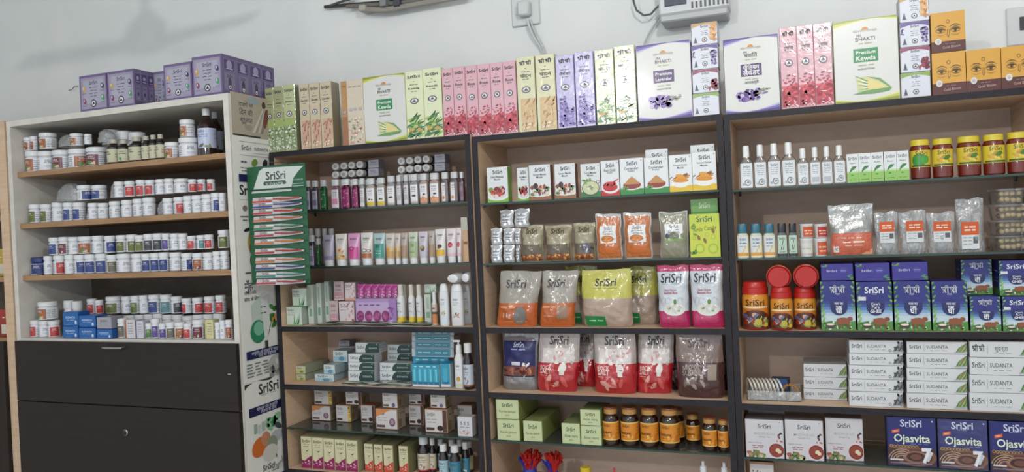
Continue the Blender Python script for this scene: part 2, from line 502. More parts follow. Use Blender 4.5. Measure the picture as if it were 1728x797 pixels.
# the white cabinet with dark flap and doors
CX0, CX1, CYF = -1.895, -.813, -.20
CZ = dict(c1=1.788, c2=1.586, c3=1.381, c4=1.137)
LEVELS.append((CX0, CX1, list(CZ.values()) + [1.988]))
def cabinet():
    c = empty('medicine_cabinet', (0, CYF, 0), 'tall cream cabinet with open brown shelves of jars above dark doors', 'cabinet')
    B = WY - CYF - .003; T = .022
    bx('side_panel', CX0, 0, 0, CX0 + T, B, 1.988, 'cream_board', c)
    bx('side_panel', CX1 - T, 0, 0, CX1, B, 1.988, 'cream_board', c)
    bx('top_panel', CX0 + T, 0, 1.966, CX1 - T, B, 1.988, 'cream_board', c)
    bx('back_panel', CX0 + T, .33, 0, CX1 - T, .338, 1.966, 'cabinet_back', c)
    for k in ('c1', 'c2', 'c3'):
        bx('shelf', CX0 + T, .02, CZ[k] - .02, CX1 - T, .33, CZ[k], 'brown_board', c, .001)
    bx('bottom_panel', CX0 + T, 0, 1.117, CX1 - T, .33, 1.137, 'cream_board', c)
    d = bx('flap_door', CX0 + .012, -.02, .897, CX1 - .002, -.001, 1.128, 'dark_door', c, .0015)
    x, z = onY(197, 586, -.22).x, onY(197, 586, -.22).z
    mb = MB(); mb.tube([(x - .044, -.02, z), (x - .044, -.042, z), (x - .03, -.045, z), (x + .03, -.045, z), (x + .044, -.042, z), (x + .044, -.02, z)], .004, '#c9c6bf', 'metal')
    link('handle', mb.mesh('handle'), d, label='short silver bar handle')
    x, z = onY(387, 632, -.22).x, onY(387, 632, -.22).z
    bx('sticker_scrap', x - .006, -.0206, z - .002, x + .006, -.02, z + .002, 'paper', d, col='#b9b2a6', label='small pale scrap of sticker')
    d = bx('lower_door', CX0 + .012, -.02, .06, CX1 - .002, -.001, .894, 'dark_door', c, .0015)
    x, z = onY(213, 730, -.22).x, onY(213, 730, -.22).z
    mb = MB(); mb.loft([(0, .012, .012, 2, '#b8b5ae'), (.004, .012, .012, 2, '#b8b5ae'), (.006, .009, .009, 2, '#b8b5ae'), (.007, .004, .004, 2, '#55524d')], 16, mat='metal')
    me = mb.mesh('lock'); me.transform(Matrix.Translation((x, -.02, z)) @ Matrix.Rotation(math.pi / 2, 4, 'X'))
    link('lock', me, d, label='round silver keyhole lock')
cabinet()
# neighbour cabinet cut by the frame
c = empty('display_cabinet', (-2.2, CYF, 0), 'beige display cabinet at the picture edge beside the cream cabinet', 'cabinet')
bx('side_panel', .255, -.004, 0, .300, .49, 1.992, 'beige_laminate', c)
bx('top_panel', -.5, -.004, 1.97, .255, .49, 1.992, 'beige_laminate', c)
bx('back_panel', -.5, .33, 0, .255, .34, 1.97, 'cabinet_back', c)
for z in (1.137, 1.38, 1.62): bx('shelf', -.5, .0, z - .02, .255, .33, z, 'brown_board', c)
bx('door_panel', -.5, -.02, .06, .252, -.003, 1.125, 'dark_door', c, .0015)

# wall fittings
p0 = onY(888, 18, WY)
s = empty('wall_socket', (p0.x, WY, p0.z), 'white square wall socket with a plug above the sandal cartons', 'socket')
bx('plate', -.052, -.012, -.055, .052, -.0005, .055, 'plastic', s, .003, '#d9dcdc')
mb = MB(); mb.box(-.02, -.045, -.028, .024, -.0125, .026, '#d4d8d8', 'plastic', .006)
link('plug', mb.mesh('plug'), s, label='white plug pushed into the socket')
mb = MB(); mb.box(-.036, -.018, -.014, -.026, -.0125, .014, '#cfd3d3', 'plastic', .001)
link('rocker_switch', mb.mesh('switch'), s)
mb = MB()
q = [onY(x, y, WY - .03) for x, y in ((890, 32), (892, 42), (898, 58), (908, 76), (915, 90))]
mb.tube([(v.x, v.y + (.0 if i < 3 else .015), v.z) for i, v in enumerate(q)] + [(q[-1].x + .01, WY - .01, q[-1].z - .12)], .0045, '#cfd2d4', 'plastic')
q2 = [onY(x, y, WY - .03) for x, y in ((893, 32), (896, 42), (904, 60), (914, 80))]
mb.tube([(v.x, v.y + .012, v.z) for v in q2] + [(q2[-1].x + .03, WY - .01, q2[-1].z - .12)], .0035, '#c8cccd', 'plastic')
tag(link('power_cord', mb.mesh('power_cord')), 'pale grey double cord hanging from the wall socket behind the cartons', 'cord')

p0 = onY(1150, 20, WY - .09)
s = empty('voltage_stabilizer', (p0.x, WY, p0.z), 'white voltage stabilizer box mounted high on the wall', 'stabilizer')
a, b = onY(1112, 22, WY - .09).x - p0.x, onY(1230, 8, WY - .09).x - p0.x
mb = MB(); mb.box(a, -.095, -.005, b, -.001, .17, '#d4d6d8', 'plastic', .006); link('case', mb.mesh('case', False), s)
mb = MB(); mb.box(a + .004, -.10, -.028, b - .004, -.002, -.006, '#b9bcbf', 'plastic', .004); link('base_plate', mb.mesh('base_plate', False), s, label='grey lower plate')
mb = MB(); mb.box(a + .02, -.0985, .022, a + .09, -.0953, .075, '#3c4252', 'gloss', .001); link('display', mb.mesh('display', False), s, label='dark display window')
for i in range(9):
    mb = MB(); mb.box(a + .105 + i * .0135, -.0972, .006, a + .111 + i * .0135, -.0952, .026, '#4c5054', 'plastic'); link('vent_slot', mb.mesh('vent_slot', False), s)
mb = MB()
q = [onY(x, y, WY - .05) for x, y in ((1070, -14), (1069, 2), (1074, 17), (1086, 26), (1098, 24), (1107, 14), (1116, 6))]
mb.tube([tuple(v) for v in q], .0036, '#5a5e63', 'plastic'); link('mains_lead', mb.mesh('mains_lead'), s).matrix_parent_inverse = Matrix.Translation((-p0.x, -WY, -p0.z))
mb = MB()
q = [onY(x, y, WY - .02) for x, y in ((1122, 22), (1112, 30), (1104, 42), (1094, 58), (1086, 76))]
mb.tube([tuple(v) for v in q] + [(q[-1].x - .02, WY - .015, q[-1].z - .12)], .003, '#c4c8c9', 'plastic')
tag(link('thin_cord', mb.mesh('thin_cord')), 'thin pale cord running down the wall from the stabilizer', 'cord')
mb = MB()
for k, (pts, r, col) in enumerate([(((548, 12), (590, 8), (640, 4), (690, -4), (760, -14)), .007, '#3a3836'), (((556, 10), (575, 3), (600, -4)), .005, '#4a4744'),
                                   (((585, 11), (620, 9), (680, 4), (740, -6)), .008, '#77736c'), (((610, 16), (650, 17), (700, 8), (790, -8)), .011, '#9b968d')]):
    q = [onY(x, y, WY - .02 - .008 * k) for x, y in pts]
    mb.tube([tuple(v) for v in q], r, col, 'plastic')
e = onY(618, 16, WY - .03); mb.box(e.x - .018, WY - .06, e.z - .012, e.x + .012, WY - .004, e.z + .012, '#b5b0a6', 'plastic', .004)
for px in (652, 675): 
    e = onY(px, 4, WY - .03); mb.box(e.x - .013, WY - .062, e.z - .022, e.x + .013, WY - .003, e.z + .022, '#4b4a55' if px > 660 else '#8d8b92', 'plastic', .002)
tag(link('cable_bundle', mb.mesh('cable_bundle')), 'bundle of dark and grey cables clamped across the wall top', 'cables')
p0 = onY(1738, 40, WY)
s = empty('switch_plate', (p0.x, WY, p0.z), 'white switch plate at the wall edge above the gold boxes', 'switch')
bx('plate', -.06, -.01, -.06, .06, -.0005, .05, 'plastic', s, .003, '#d6d9d9')
bx('switch_rocker', -.028, -.014, -.018, -.004, -.0102, .02, 'plastic', s, .001, '#3c3c40')
# a bent nail
e = onY(127, 152, WY); mb = MB()
mb.tube([(e.x + .02, WY - .001, e.z + .016), (e.x + .02, WY - .02, e.z + .013), (e.x + .006, WY - .02, e.z), (e.x - .02, WY - .018, e.z - .003)], .0018, '#8d8f8f', 'metal', 6)
tag(link('wall_hook', mb.mesh('wall_hook')), 'tiny bent wire hook on the bare wall near the purple boxes', 'hook')

# lamps and ceiling fan (outside the frame; they light the wall and throw the blade shadows)
for B_, lb in ((BULB, 'round white bulb hung from the ceiling near the shelves'), (BULB2, 'round white bulb hung from the ceiling near the shop front')):
    s = empty('pendant_bulb', (B_[0], B_[1], 2.95), lb, 'lamp')
    mb = MB(); mb.loft([(B_[2] + .06 - 2.95, .004, .004, 2, '#d0d0d0'), (0, .004, .004, 2, '#d0d0d0')], 8); link('cable', mb.mesh('cable'), s)
    mb = MB(); mb.loft([(B_[2] - .05 - 2.95, .06, .06, 2, '#e8e8e8'), (B_[2] - 2.95, .06, .06, 2, '#dcdcdc'), (B_[2] + .06 - 2.95, .022, .022, 2, '#dcdcdc')], 20); link('housing', mb.mesh('housing'), s)
s = empty('ceiling_fan', (-1.155, -1.17, 2.87), 'white three-bladed ceiling fan', 'fan')
mb = MB(); mb.loft([(-.34, .012, .012, 2, '#d0d0d0'), (0, .012, .012, 2, '#d0d0d0')], 10); link('rod', mb.mesh('rod'), s)
mb = MB(); mb.loft([(-.46, .04, .04, 2, '#d8d8d4'), (-.45, .07, .07, 2, '#d8d8d4'), (-.38, .075, .075, 2, '#d8d8d4'), (-.34, .03, .03, 2, '#d8d8d4')], 20); link('motor', mb.mesh('motor'), s)
for k in range(3):
    mb = MB(); mb.box(.07, -.055, -.003, .52, .055, .003, '#d8d8d4', 'plastic', .002)
    me = mb.mesh('blade', False); me.transform(Matrix.Translation((0, 0, -.425)) @ Matrix.Rotation(math.radians(178 + 120 * k), 4, 'Z') @ Matrix.Rotation(-.30, 4, 'X'))
    link('blade', me, s)

# ------------------------------------------------------------------ product art
INK = '#33333b'
def badge(A, u, v, r, col='#6a6a72', inner='#e9e6ea'):
    A.ring(u, v, r, col, inner)
    A.poly([(u - r * .55, v - r * .35 * A.W / A.H), (u + r * .55, v - r * .35 * A.W / A.H), (u, v + r * .55 * A.W / A.H)], col)
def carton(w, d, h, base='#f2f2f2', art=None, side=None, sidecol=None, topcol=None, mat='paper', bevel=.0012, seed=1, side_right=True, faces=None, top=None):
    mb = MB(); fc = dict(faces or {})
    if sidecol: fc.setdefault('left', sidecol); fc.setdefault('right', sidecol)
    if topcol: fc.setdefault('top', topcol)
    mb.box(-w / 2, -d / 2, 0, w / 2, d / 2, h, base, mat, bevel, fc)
    parts = []
    if art:
        A = Art(w, h, flat_front(d), mat, seed=seed); art(A)
        parts.append(('front_print', A.mesh('front_print')))
    if side:
        A = Art(d, h, flat_right(w) if side_right else flat_left(w), mat, seed=seed + 5); side(A)
        parts.append(('side_print', A.mesh('side_print')))
    if top:
        A = Art(w, d, flat_top(h, d), mat, seed=seed + 9); top(A)
        parts.append(('top_print', A.mesh('top_print')))
    return Proto(w, d, h, mb.mesh('carton', False), parts)

# incense
def incense(base, kind, name, hindi=False):
    def art(A):
        W = A.W / A.H
        if kind == 'jasmine':
            A.rect(.03, .35, .97, .50, '#a9ba74'); A.rect(.03, .02, .97, .38, '#93a57c')
            A.scatter(.08, .03, .92, .38, 70, .10, ['#f4f6ea', '#dfe8c8', '#e9efd9', '#5f8a46'], .6)
        elif kind == 'sandal':
            A.rect(.16, .02, .99, .44, '#d8b98a' if hindi else '#d1a890')
            A.scatter(.25, .05, .92, .42, 36, .20, ['#b98650', '#9b6a3a', '#cfa46c', '#e4c898'] if hindi else ['#c07f62', '#a86a55', '#d7a78f', '#8f5a45'], .18, rot=70)
            A.scatter(.2, .03, .95, .12, 10, .12, ['#efe3c6', '#e0cfa5'], .5)
        elif kind == 'kewda':
            A.scatter(.1, .05, .9, .33, 36, .34, ['#4f8b4a', '#2f6b45', '#8fb85c', '#b3c866', '#2c5a3c'], .13, rot=55)
            A.scatter(.1, .04, .9, .26, 26, .26, ['#3f7d50', '#97bf62', '#e0c877', '#2b6a55'], .2, rot=25)
            A.scatter(.2, .08, .8, .2, 6, .16, ['#e8c98a', '#e0a860'], .45)
        elif kind == 'rose':
            A.scatter(.1, .28, .95, .42, 12, .10, ['#b23a4c', '#c9455a', '#8d3858'], .55)
            A.rect(.04, .02, .98, .22, '#b5404c'); A.ell(.55, .18, .5, .62, '#b5323f', n=18); A.scatter(.12, .04, .92, .3, 38, .15, ['#a22735', '#cf4452', '#8f1f30', '#d9606a'], .55)
            A.scatter(.06, .02, .95, .10, 8, .13, ['#f0d3d6', '#e8b9c0'], .35)
        elif kind == 'lavender':
            A.poly([(.12, .03), (.9, .03), (.95, .26), (.7, .2), (.42, .46), (.28, .27), (.15, .42)], '#8a78ba')
            A.scatter(.1, .03, .92, .28, 60, .10, ['#6f5aa8', '#55428f', '#8f7dc2', '#a797d2'], .6)
            A.scatter(.2, .25, .5, .45, 16, .08, ['#6f5aa8', '#4c3a84'], .6)
        A.text('श्री श्री' if hindi else 'SriSri', .5, .915, .66 if hindi else .7, INK, .018)
        A.rect(.46, .84, .54, .846, INK)
        A.words(.5, .80, .45, .008, '#6b6a70'); A.text(name, .5, .745, .62, '#4a4a50', .012)
        A.words(.5, .70, .34, .008, '#6b6a70')
        badge(A, .5, .56, .24, '#5b5b63')
    return art
w_, h_ = .040, .225
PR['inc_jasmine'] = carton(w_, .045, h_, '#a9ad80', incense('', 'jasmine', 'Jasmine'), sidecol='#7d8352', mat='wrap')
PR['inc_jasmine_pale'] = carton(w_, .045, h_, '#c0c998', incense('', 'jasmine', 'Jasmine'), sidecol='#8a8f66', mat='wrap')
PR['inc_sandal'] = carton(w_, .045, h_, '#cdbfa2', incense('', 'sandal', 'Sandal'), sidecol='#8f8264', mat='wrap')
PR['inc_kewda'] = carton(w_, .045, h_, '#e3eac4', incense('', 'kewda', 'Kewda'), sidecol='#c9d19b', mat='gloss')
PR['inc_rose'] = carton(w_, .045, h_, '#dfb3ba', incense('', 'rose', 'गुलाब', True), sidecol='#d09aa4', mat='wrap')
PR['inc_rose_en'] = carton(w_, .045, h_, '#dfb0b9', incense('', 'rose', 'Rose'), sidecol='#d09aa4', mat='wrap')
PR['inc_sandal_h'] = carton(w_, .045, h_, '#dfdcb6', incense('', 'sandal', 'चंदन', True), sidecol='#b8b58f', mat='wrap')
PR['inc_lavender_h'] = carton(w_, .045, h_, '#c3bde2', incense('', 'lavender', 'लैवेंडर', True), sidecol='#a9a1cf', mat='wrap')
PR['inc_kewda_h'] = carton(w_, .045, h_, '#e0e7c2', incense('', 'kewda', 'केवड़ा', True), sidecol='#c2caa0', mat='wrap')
def wrapped(A):
    A.rect(.0, 0, .27, 1, '#b98a52'); A.rect(.02, 0, .25, .45, '#a0653a')
    A.text('SriSri', .14, .92, .18, '#5a3d22'); badge(A, .14, .52, .09, '#5b4a3a')
    for k in (.42, .62, .85): A.text('SriSri', k, .9, .15, '#8f6a5a'); badge(A, k, .55, .07, '#8a7f84')
    A.scatter(.3, .03, .98, .42, 50, .06, ['#d9a08c', '#b5605a', '#e7d6b8', '#8fae6a', '#f2ebe0'], .6)
PR['inc_wrapped'] = carton(.075, .05, h_, '#d8c9b4', wrapped, sidecol='#a98b62', mat='wrap')

def bigbox(kind, hindi=False):
    def art(A):
        c1, c2, c3 = (('#4b3a86', '#7a6bb5', '#b9b3dc') if kind == 'lav' else ('#8f9a2c', '#c3c75e', '#dfe3a8'))
        A.rect(.01, .005, .99, .995, '#dcdcd8')
        for v, s in ((1.0, -1), (0.0, 1)):
            for k, (c, t) in enumerate(((c3, .115), (c2, .085), (c1, .045))):
                n = 12; pts = []
                for i in range(n + 1):
                    u = i / n; q = t * (abs(u - (.62 if s < 0 else .4)) ** 1.6 * 1.7 + .10)
                    pts.append((.01 + .98 * u, v + s * (q + .004)))
                pts += [(.99, v + s * .004), (.01, v + s * .004)]
                A.poly(pts, c)
        A.ell(.5, .855, .12, .018, '#b9b6ae'); A.ell(.5, .862, .055, .05, '#d08a3e', n=12, a0=0, a1=180); A.ell(.36, .852, .05, .022, '#b5b3ab'); A.ell(.64, .852, .05, .022, '#b5b3ab')
        A.text('SRI', .40, .80, .07, '#55535a')
        if hindi: A.text('भकित', .5, .755, .24, '#4a484f', .01)
        else: A.text('BHAKTI', .5, .755, .30, '#4a484f', .01)
        A.words(.5, .70, .2, .012, '#a9b07a')
        c = '#4a2f66' if kind == 'lav' else '#2f8a54'
        A.rect(.31, .48, .69, .64, c)
        if kind == 'lav': A.rect(.32, .487, .68, .633, '#55376f')
        t = ('पीिमयम', 'लैवेंडर') if hindi else ('Premium', 'Lavender' if kind == 'lav' else 'Kewda')
        A.text(t[0], .5, .595, .30, '#f0f0ea', .014); A.text(t[1], .5, .525, .30, '#f0f0ea', .014)
        A.words(.5, .44, .24, .012, '#a9b07a'); A.text('अगरबत्ती' if hindi else 'INCENSE STICKS', .5, .395, .26, '#5d5c66')
        if kind == 'lav':
            A.scatter(.24, .17, .62, .29, 46, .055, ['#6c4c96', '#8a6db2', '#54357d', '#9d86c4', '#c7b9dd'], .75)
            A.scatter(.58, .24, .80, .30, 12, .05, ['#8d9c63', '#a8a878', '#7a6da5'], .25, rot=15)
        else:
            A.poly([(.34, .30), (.52, .30), (.72, .22), (.86, .15), (.82, .115), (.60, .115), (.36, .13)], '#cfd39a')
            A.poly([(.40, .28), (.60, .26), (.78, .17), (.74, .13), (.52, .15), (.40, .19)], '#e5d58f')
            for k in range(7): A.poly([(.30 + .01 * k, .33 - .03 * k), (.52, .25 - .015 * k), (.50, .235 - .015 * k)], ['#5e9160', '#e9ead2', '#7aa564', '#f0efe0'][k % 4])
            A.poly([(.28, .10), (.5, .135), (.88, .15), (.84, .11), (.6, .09)], '#6f9e5e'); A.poly([(.5, .30), (.7, .27), (.86, .16), (.84, .15), (.68, .25)], '#7aa05a')
    return art
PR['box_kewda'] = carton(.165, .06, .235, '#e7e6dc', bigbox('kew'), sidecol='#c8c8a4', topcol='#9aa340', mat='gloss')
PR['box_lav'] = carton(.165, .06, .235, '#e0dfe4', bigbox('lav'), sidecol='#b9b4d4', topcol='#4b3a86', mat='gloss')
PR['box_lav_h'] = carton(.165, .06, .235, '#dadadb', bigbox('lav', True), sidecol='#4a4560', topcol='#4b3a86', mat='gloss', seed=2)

def cone(c, motif):
    def art(A):
        n = 10; pts = [(.02 + .96 * i / n, 1 - .10 - .14 * (i / n - .5) ** 2 * 3) for i in range(n + 1)] + [(.98, .985), (.02, .985)]
        A.poly(pts, c)
        A.text('SriSri' if c != '#e2a869' else 'SriSri', .5, .83, .28, INK, .014); A.rect(.46, .7, .54, .71, '#77757c')
        A.words(.5, .62, .26, .02, '#85838b'); A.words(.5, .54, .2, .02, '#85838b'); A.words(.5, .46, .28, .02, '#85838b')
        badge(A, .5, .22, .10, '#55555d')
        A.poly([(.10, .12), (.22, .12), (.17, .36), (.15, .36)], '#4a4e66'); A.ell(.16, .12, .08, .02, '#6a6d80')
        if motif == 'lav': A.scatter(.72, .15, .95, .75, 26, .05, ['#6a5596', '#53407f', '#8b7ab3'], .7); A.scatter(.04, .5, .14, .75, 8, .04, ['#6a5596'], .7)
        if motif == 'rose': A.scatter(.74, .12, .95, .5, 14, .08, ['#7a2c3e', '#9a3d52', '#5d2233'], .8); A.scatter(.6, .1, .8, .25, 5, .06, ['#a23b4c'], .6)
        if motif == 'sandal': A.poly([(.70, .2), (.9, .2), (.95, .85), (.72, .85)], '#d9a56c'); A.scatter(.7, .15, .95, .8, 12, .09, ['#c98a50', '#e6bd84', '#b9743e'], .4)
    return art
for k, c in (('lav', '#6b5aa0'), ('rose', '#9a4a66'), ('sandal', '#c9a06a'), ('green', '#8fae4e')):
    PR['cone_' + k] = carton(.052, .05, .05, '#dadde6', cone(c, k), sidecol='#b3b0b4', topcol='#c8a878' if k == 'sandal' else '#d5d5dc', mat='gloss')

def gold(A):
    A.rect(0, .27, 1, 1, '#d9a343'); A.rect(0, 0, 1, .27, '#5a2f2b')
    A.ell(.5, .76, .06, .06, '#8a6526'); A.ell(.5, .76, .035, .035, '#d9a343')
    for s in (-1, 1):
        e = .5 + s * .215
        def cres(v0, v1, v2, hw, c):   # a crescent between two arcs
            q = [i / 8 for i in range(9)]
            A.poly([(e - hw + 2 * hw * t, v0 + (v1 - v0) * 4 * t * (1 - t)) for t in q] + [(e - hw + 2 * hw * t, v0 + (v2 - v0) * 4 * t * (1 - t)) for t in q[-2:0:-1]], c)
        cres(.60, .66, .69, .19, '#6f5220'); cres(.55, .605, .635, .17, '#8a6a2c'); cres(.53, .555, .595, .17, '#4a3616'); cres(.53, .495, .475, .16, '#6f5220')
        A.ell(e, .535, .045, .045, '#4a3616', n=10); cres(.46, .42, .405, .15, '#a87e30')
    A.poly([(.47, .56), (.53, .56), (.54, .42), (.5, .36), (.46, .42)], '#8a6526'); A.poly([(.485, .55), (.515, .55), (.52, .43), (.5, .40), (.48, .43)], '#d9a343')
    A.ring(.2, .27, .10, '#d8d3cb', '#e7e3dc'); badge(A, .2, .27, .05, '#8f8a84')
    A.text('Gold Bloom', .58, .12, .52, '#c9a9a0', .006, rot=3); A.words(.55, .20, .3, .015, '#9a7a72')
PR['gold'] = carton(.075, .06, .09, '#c88f35', gold, sidecol='#b07a2a', topcol='#c08a35', mat='gloss')

# purple kit boxes
def purple(A):
    A.rect(.0, 0, 1, 1, '#75628f'); A.rect(.05, .06, .95, .93, '#a29cb2'); A.rect(.14, .2, .86, .86, '#b0aec0')
    A.text('SriSri', .5, .78, .3, '#3a3350', .014); A.words(.5, .64, .3, .018, '#5c5476'); A.words(.5, .56, .24, .018, '#5c5476'); A.words(.5, .48, .3, .018, '#5c5476'); A.words(.5, .40, .22, .018, '#5c5476')
    for u, v, c in ((.16, .62, '#d6a93e'), (.17, .28, '#8f4260'), (.84, .66, '#3f4a70'), (.84, .34, '#4fa06a')):
        A.ell(u, v, .06, .085, c, rot=30); A.ell(u - .02, v + .02, .03, .04, '#c9c2dd'); A.words(u, v - .13, .14, .012, '#4f4570')
    badge(A, .5, .2, .10, '#35323f')
def purple_side(A):
    A.rect(0, 0, 1, 1, '#695a7e'); A.rect(.02, .1, .98, .92, '#766790')
    for k in range(4):
        u = .13 + .245 * k
        A.rect(u - .09, .62, u + .09, .88, '#50406f'); A.ell(u, .76, .05, .05, '#a79ac0'); A.words(u, .66, .12, .02, '#c5bcd8')
        A.rect(u - .09, .14, u + .09, .55, '#857a9c'); A.text('SriSri', u, .48, .1, '#2f2a40'); A.ell(u, .32, .03, .05, '#3f4058'); badge(A, u, .2, .03, '#35323f')
PR['kit'] = carton(.11, .11, .105, '#6a5088', purple, purple_side, sidecol='#6d5e80', topcol='#857599', mat='gloss')
PR['kit_deep'] = carton(.12, .30, .125, '#6a5088', purple, purple_side, sidecol='#6d5e80', topcol='#857599', mat='gloss')

# ---- round jars of the cabinet
def jar(r, h, lidh, labcol, lid='#e6e8ea', body='#dfe2e6', txt='#8f95a0', lidr=.98, style=0, seed=1):
    hb = h - lidh
    mb = MB()
    mb.loft([(0, r * .92, r * .92, 2, body), (.002, r * .98, r * .98, 2, body), (hb * .86, r * .98, r * .98, 2, body), (hb * .95, r * .86, r * .86, 2, body), (hb, r * .84, r * .84, 2, body)], 20, mat='gloss')
    lm = MB()
    lm.loft([(hb, r * lidr, r * lidr, 2, lid), (hb + lidh * .85, r * lidr, r * lidr, 2, lid), (h, r * lidr * .9, r * lidr * .9, 2, lid)], 20, mat='plastic')
    rr = r * .98
    span = 2 * math.pi * rr * .62
    A = Art(span, hb * .80, cyl(rr, hb * .04), 'gloss', cell=.003, seed=seed)
    A.rect(0, 0, 1, 1, '#e9eaee')
    if labcol:
        A.rect(.27, .04, .66, .96, labcol); A.text('SriSri', .46, .76, .15, '#f0ecec', .012)
        A.words(.46, .60, .22, .035, '#cfc6c4')
        if style: A.scatter(.34, .08, .58, .34, 8, .05, ['#e2b24a', '#d9d2c6', '#7a3040', '#5f8a46'], .6)
    else:
        A.text('SriSri', .46, .78, .16, '#3d4658', .012); A.words(.46, .62, .2, .05, '#6d7890'); A.rect(.36, .22, .56, .42, '#cfd6e0')
    for k in range(5):
        A.words(.78, .82 - .16 * k, .24, .05, txt); A.words(.13, .82 - .16 * k, .2, .05, txt)
    return Proto(2 * r, 2 * r, h, mb.mesh('jar'), [('lid', lm.mesh('lid')), ('label', A.mesh('label'))], round_=True)
LC = dict(o='#a5603a', r='#bf3f3c', b='#2f4484', g='#66702f', w=None, d='#6e3038', n='#54803f', k='#3c3f46', y='#b9b26a', t='#5a8a90', p='#5b4a90', a='#6f6a55')
LN = dict(o='orange-brown', r='red', b='navy blue', g='olive green', w='plain white', d='dark red', n='leaf green', k='charcoal', y='pale yellow', t='teal', p='violet', a='grey-olive')
for k, c in LC.items():
    PR['tub_' + k] = jar(.030, .052, .013, c, style=k in 'od', seed=3)
    PR['jar_' + k] = jar(.024, .060, .014, c, style=k in 'od', seed=4)
PR['jar_navylid'] = jar(.030, .052, .014, 'x' and '#2b3a7a', lid='#27306a', body='#2c3c80', txt='#7f8cb8')
def vial(lab, capc='#b9b2a2'):
    mb = MB(); r = .018
    mb.loft([(0, r * .9, r * .9, 2, '#1f1712'), (.003, r, r, 2, '#1f1712'), (.056, r, r, 2, '#1f1712'), (.066, r * .55, r * .55, 2, '#1f1712'), (.072, r * .5, r * .5, 2, '#1f1712')], 16, mat='liquid')
    lm = MB(); lm.loft([(.070, r * .6, r * .6, 2, capc), (.084, r * .6, r * .6, 2, capc), (.085, r * .5, r * .5, 2, capc)], 14, mat='plastic')
    A = Art(2 * math.pi * r * .6, .044, cyl(r, .006), 'paper', cell=.003)
    A.rect(0, 0, 1, 1, '#cdc9ae'); A.text('SriSri', .4, .8, .2, '#3c3d35'); A.words(.4, .62, .3, .06, '#6a6a5c'); A.scatter(.28, .1, .5, .4, 5, .06, lab, .5); A.words(.8, .6, .2, .05, '#7c7a6a'); A.words(.8, .4, .2, .05, '#7c7a6a')
    return Proto(2 * r, 2 * r, .085, mb.mesh('bottle'), [('cap', lm.mesh('cap')), ('label', A.mesh('label'))], round_=True)
PR['vial_green'] = vial(['#4f8a44', '#6fa050']); PR['vial_blue'] = vial(['#3f62b0', '#6a86c8'])
mb = MB(); r = .036
mb.loft([(0, r * .9, r * .9, 2, '#2a1512'), (.004, r, r, 2, '#2a1512'), (.115, r, r, 2, '#2a1512'), (.135, r * .72, r * .72, 2, '#2a1512'), (.15, r * .36, r * .36, 2, '#2a1512'), (.163, r * .34, r * .34, 2, '#2a1512')], 22, mat='liquid')
lm = MB(); lm.loft([(.160, r * .42, r * .42, 2, '#dcdfe2'), (.186, r * .42, r * .42, 2, '#dcdfe2'), (.188, r * .36, r * .36, 2, '#dcdfe2')], 18, mat='plastic')
A = Art(2 * math.pi * r * .7, .078, cyl(r, .030), 'gloss', cell=.0035)
A.rect(0, 0, 1, 1, '#c3cbe6'); A.text('SriSri', .42, .85, .18, '#3f4670'); A.words(.45, .68, .34, .05, '#7d84ad'); A.words(.45, .58, .28, .05, '#7d84ad')
A.poly([(.2, .02), (.72, .02), (.6, .26), (.5, .44), (.4, .3)], '#9c9a86'); A.poly([(.42, .3), (.5, .44), (.56, .3)], '#e6e8ec'); A.scatter(.2, .02, .7, .14, 10, .05, ['#6d7358', '#8a8a6a'], .5); A.words(.85, .7, .2, .04, '#8f95b5'); A.words(.85, .5, .2, .04, '#8f95b5')
PR['syrup'] = Proto(2 * r, 2 * r, .188, mb.mesh('bottle'), [('cap', lm.mesh('cap')), ('label', A.mesh('label'))], round_=True)

def bluebox(A):
    A.rect(.02, .03, .98, .97, '#2467b0'); A.text('SUDANTA', .5, .62, .62, '#dfe8f2', .014); A.words(.5, .42, .5, .05, '#9fc0e2'); A.ell(.84, .26, .07, .10, '#cfe0f0'); A.poly([(.04, .06), (.5, .12), (.5, .06)], '#5c93cf')
PR['bluebox'] = carton(.075, .05, .05, '#1f5da6', bluebox, sidecol='#1c5498', topcol='#2a6cb5', mat='gloss')
def whitebox(c):
    def art(A):
        A.rect(.0, 0, .14, 1, c); A.rect(.86, 0, 1, 1, c) if c == '#8a5a34' else None
        A.text('SriSri', .55, .82, .5, '#4a4c58'); 
        for k in range(4): A.words(.55, .65 - .13 * k, .5, .03, '#8e8a92')
    return art
PR['slimbox_brown'] = carton(.035, .03, .075, '#dcd8dc', whitebox('#b06a3c'), sidecol='#b9b4b8')
PR['slimbox_violet'] = carton(.03, .03, .075, '#d8d6de', whitebox('#6a6288'), sidecol='#b9b4c0')
PR['slimbox_yellow'] = carton(.032, .03, .07, '#d8d4a2', whitebox('#c4bd78'), sidecol='#bdb88a')
PR['greybox'] = carton(.055, .05, .05, '#a9a9b2', lambda A: (A.text('SriSri', .5, .7, .5, '#5e5e6a'), A.words(.5, .4, .6, .06, '#8a8a94')), sidecol='#8d8d96')

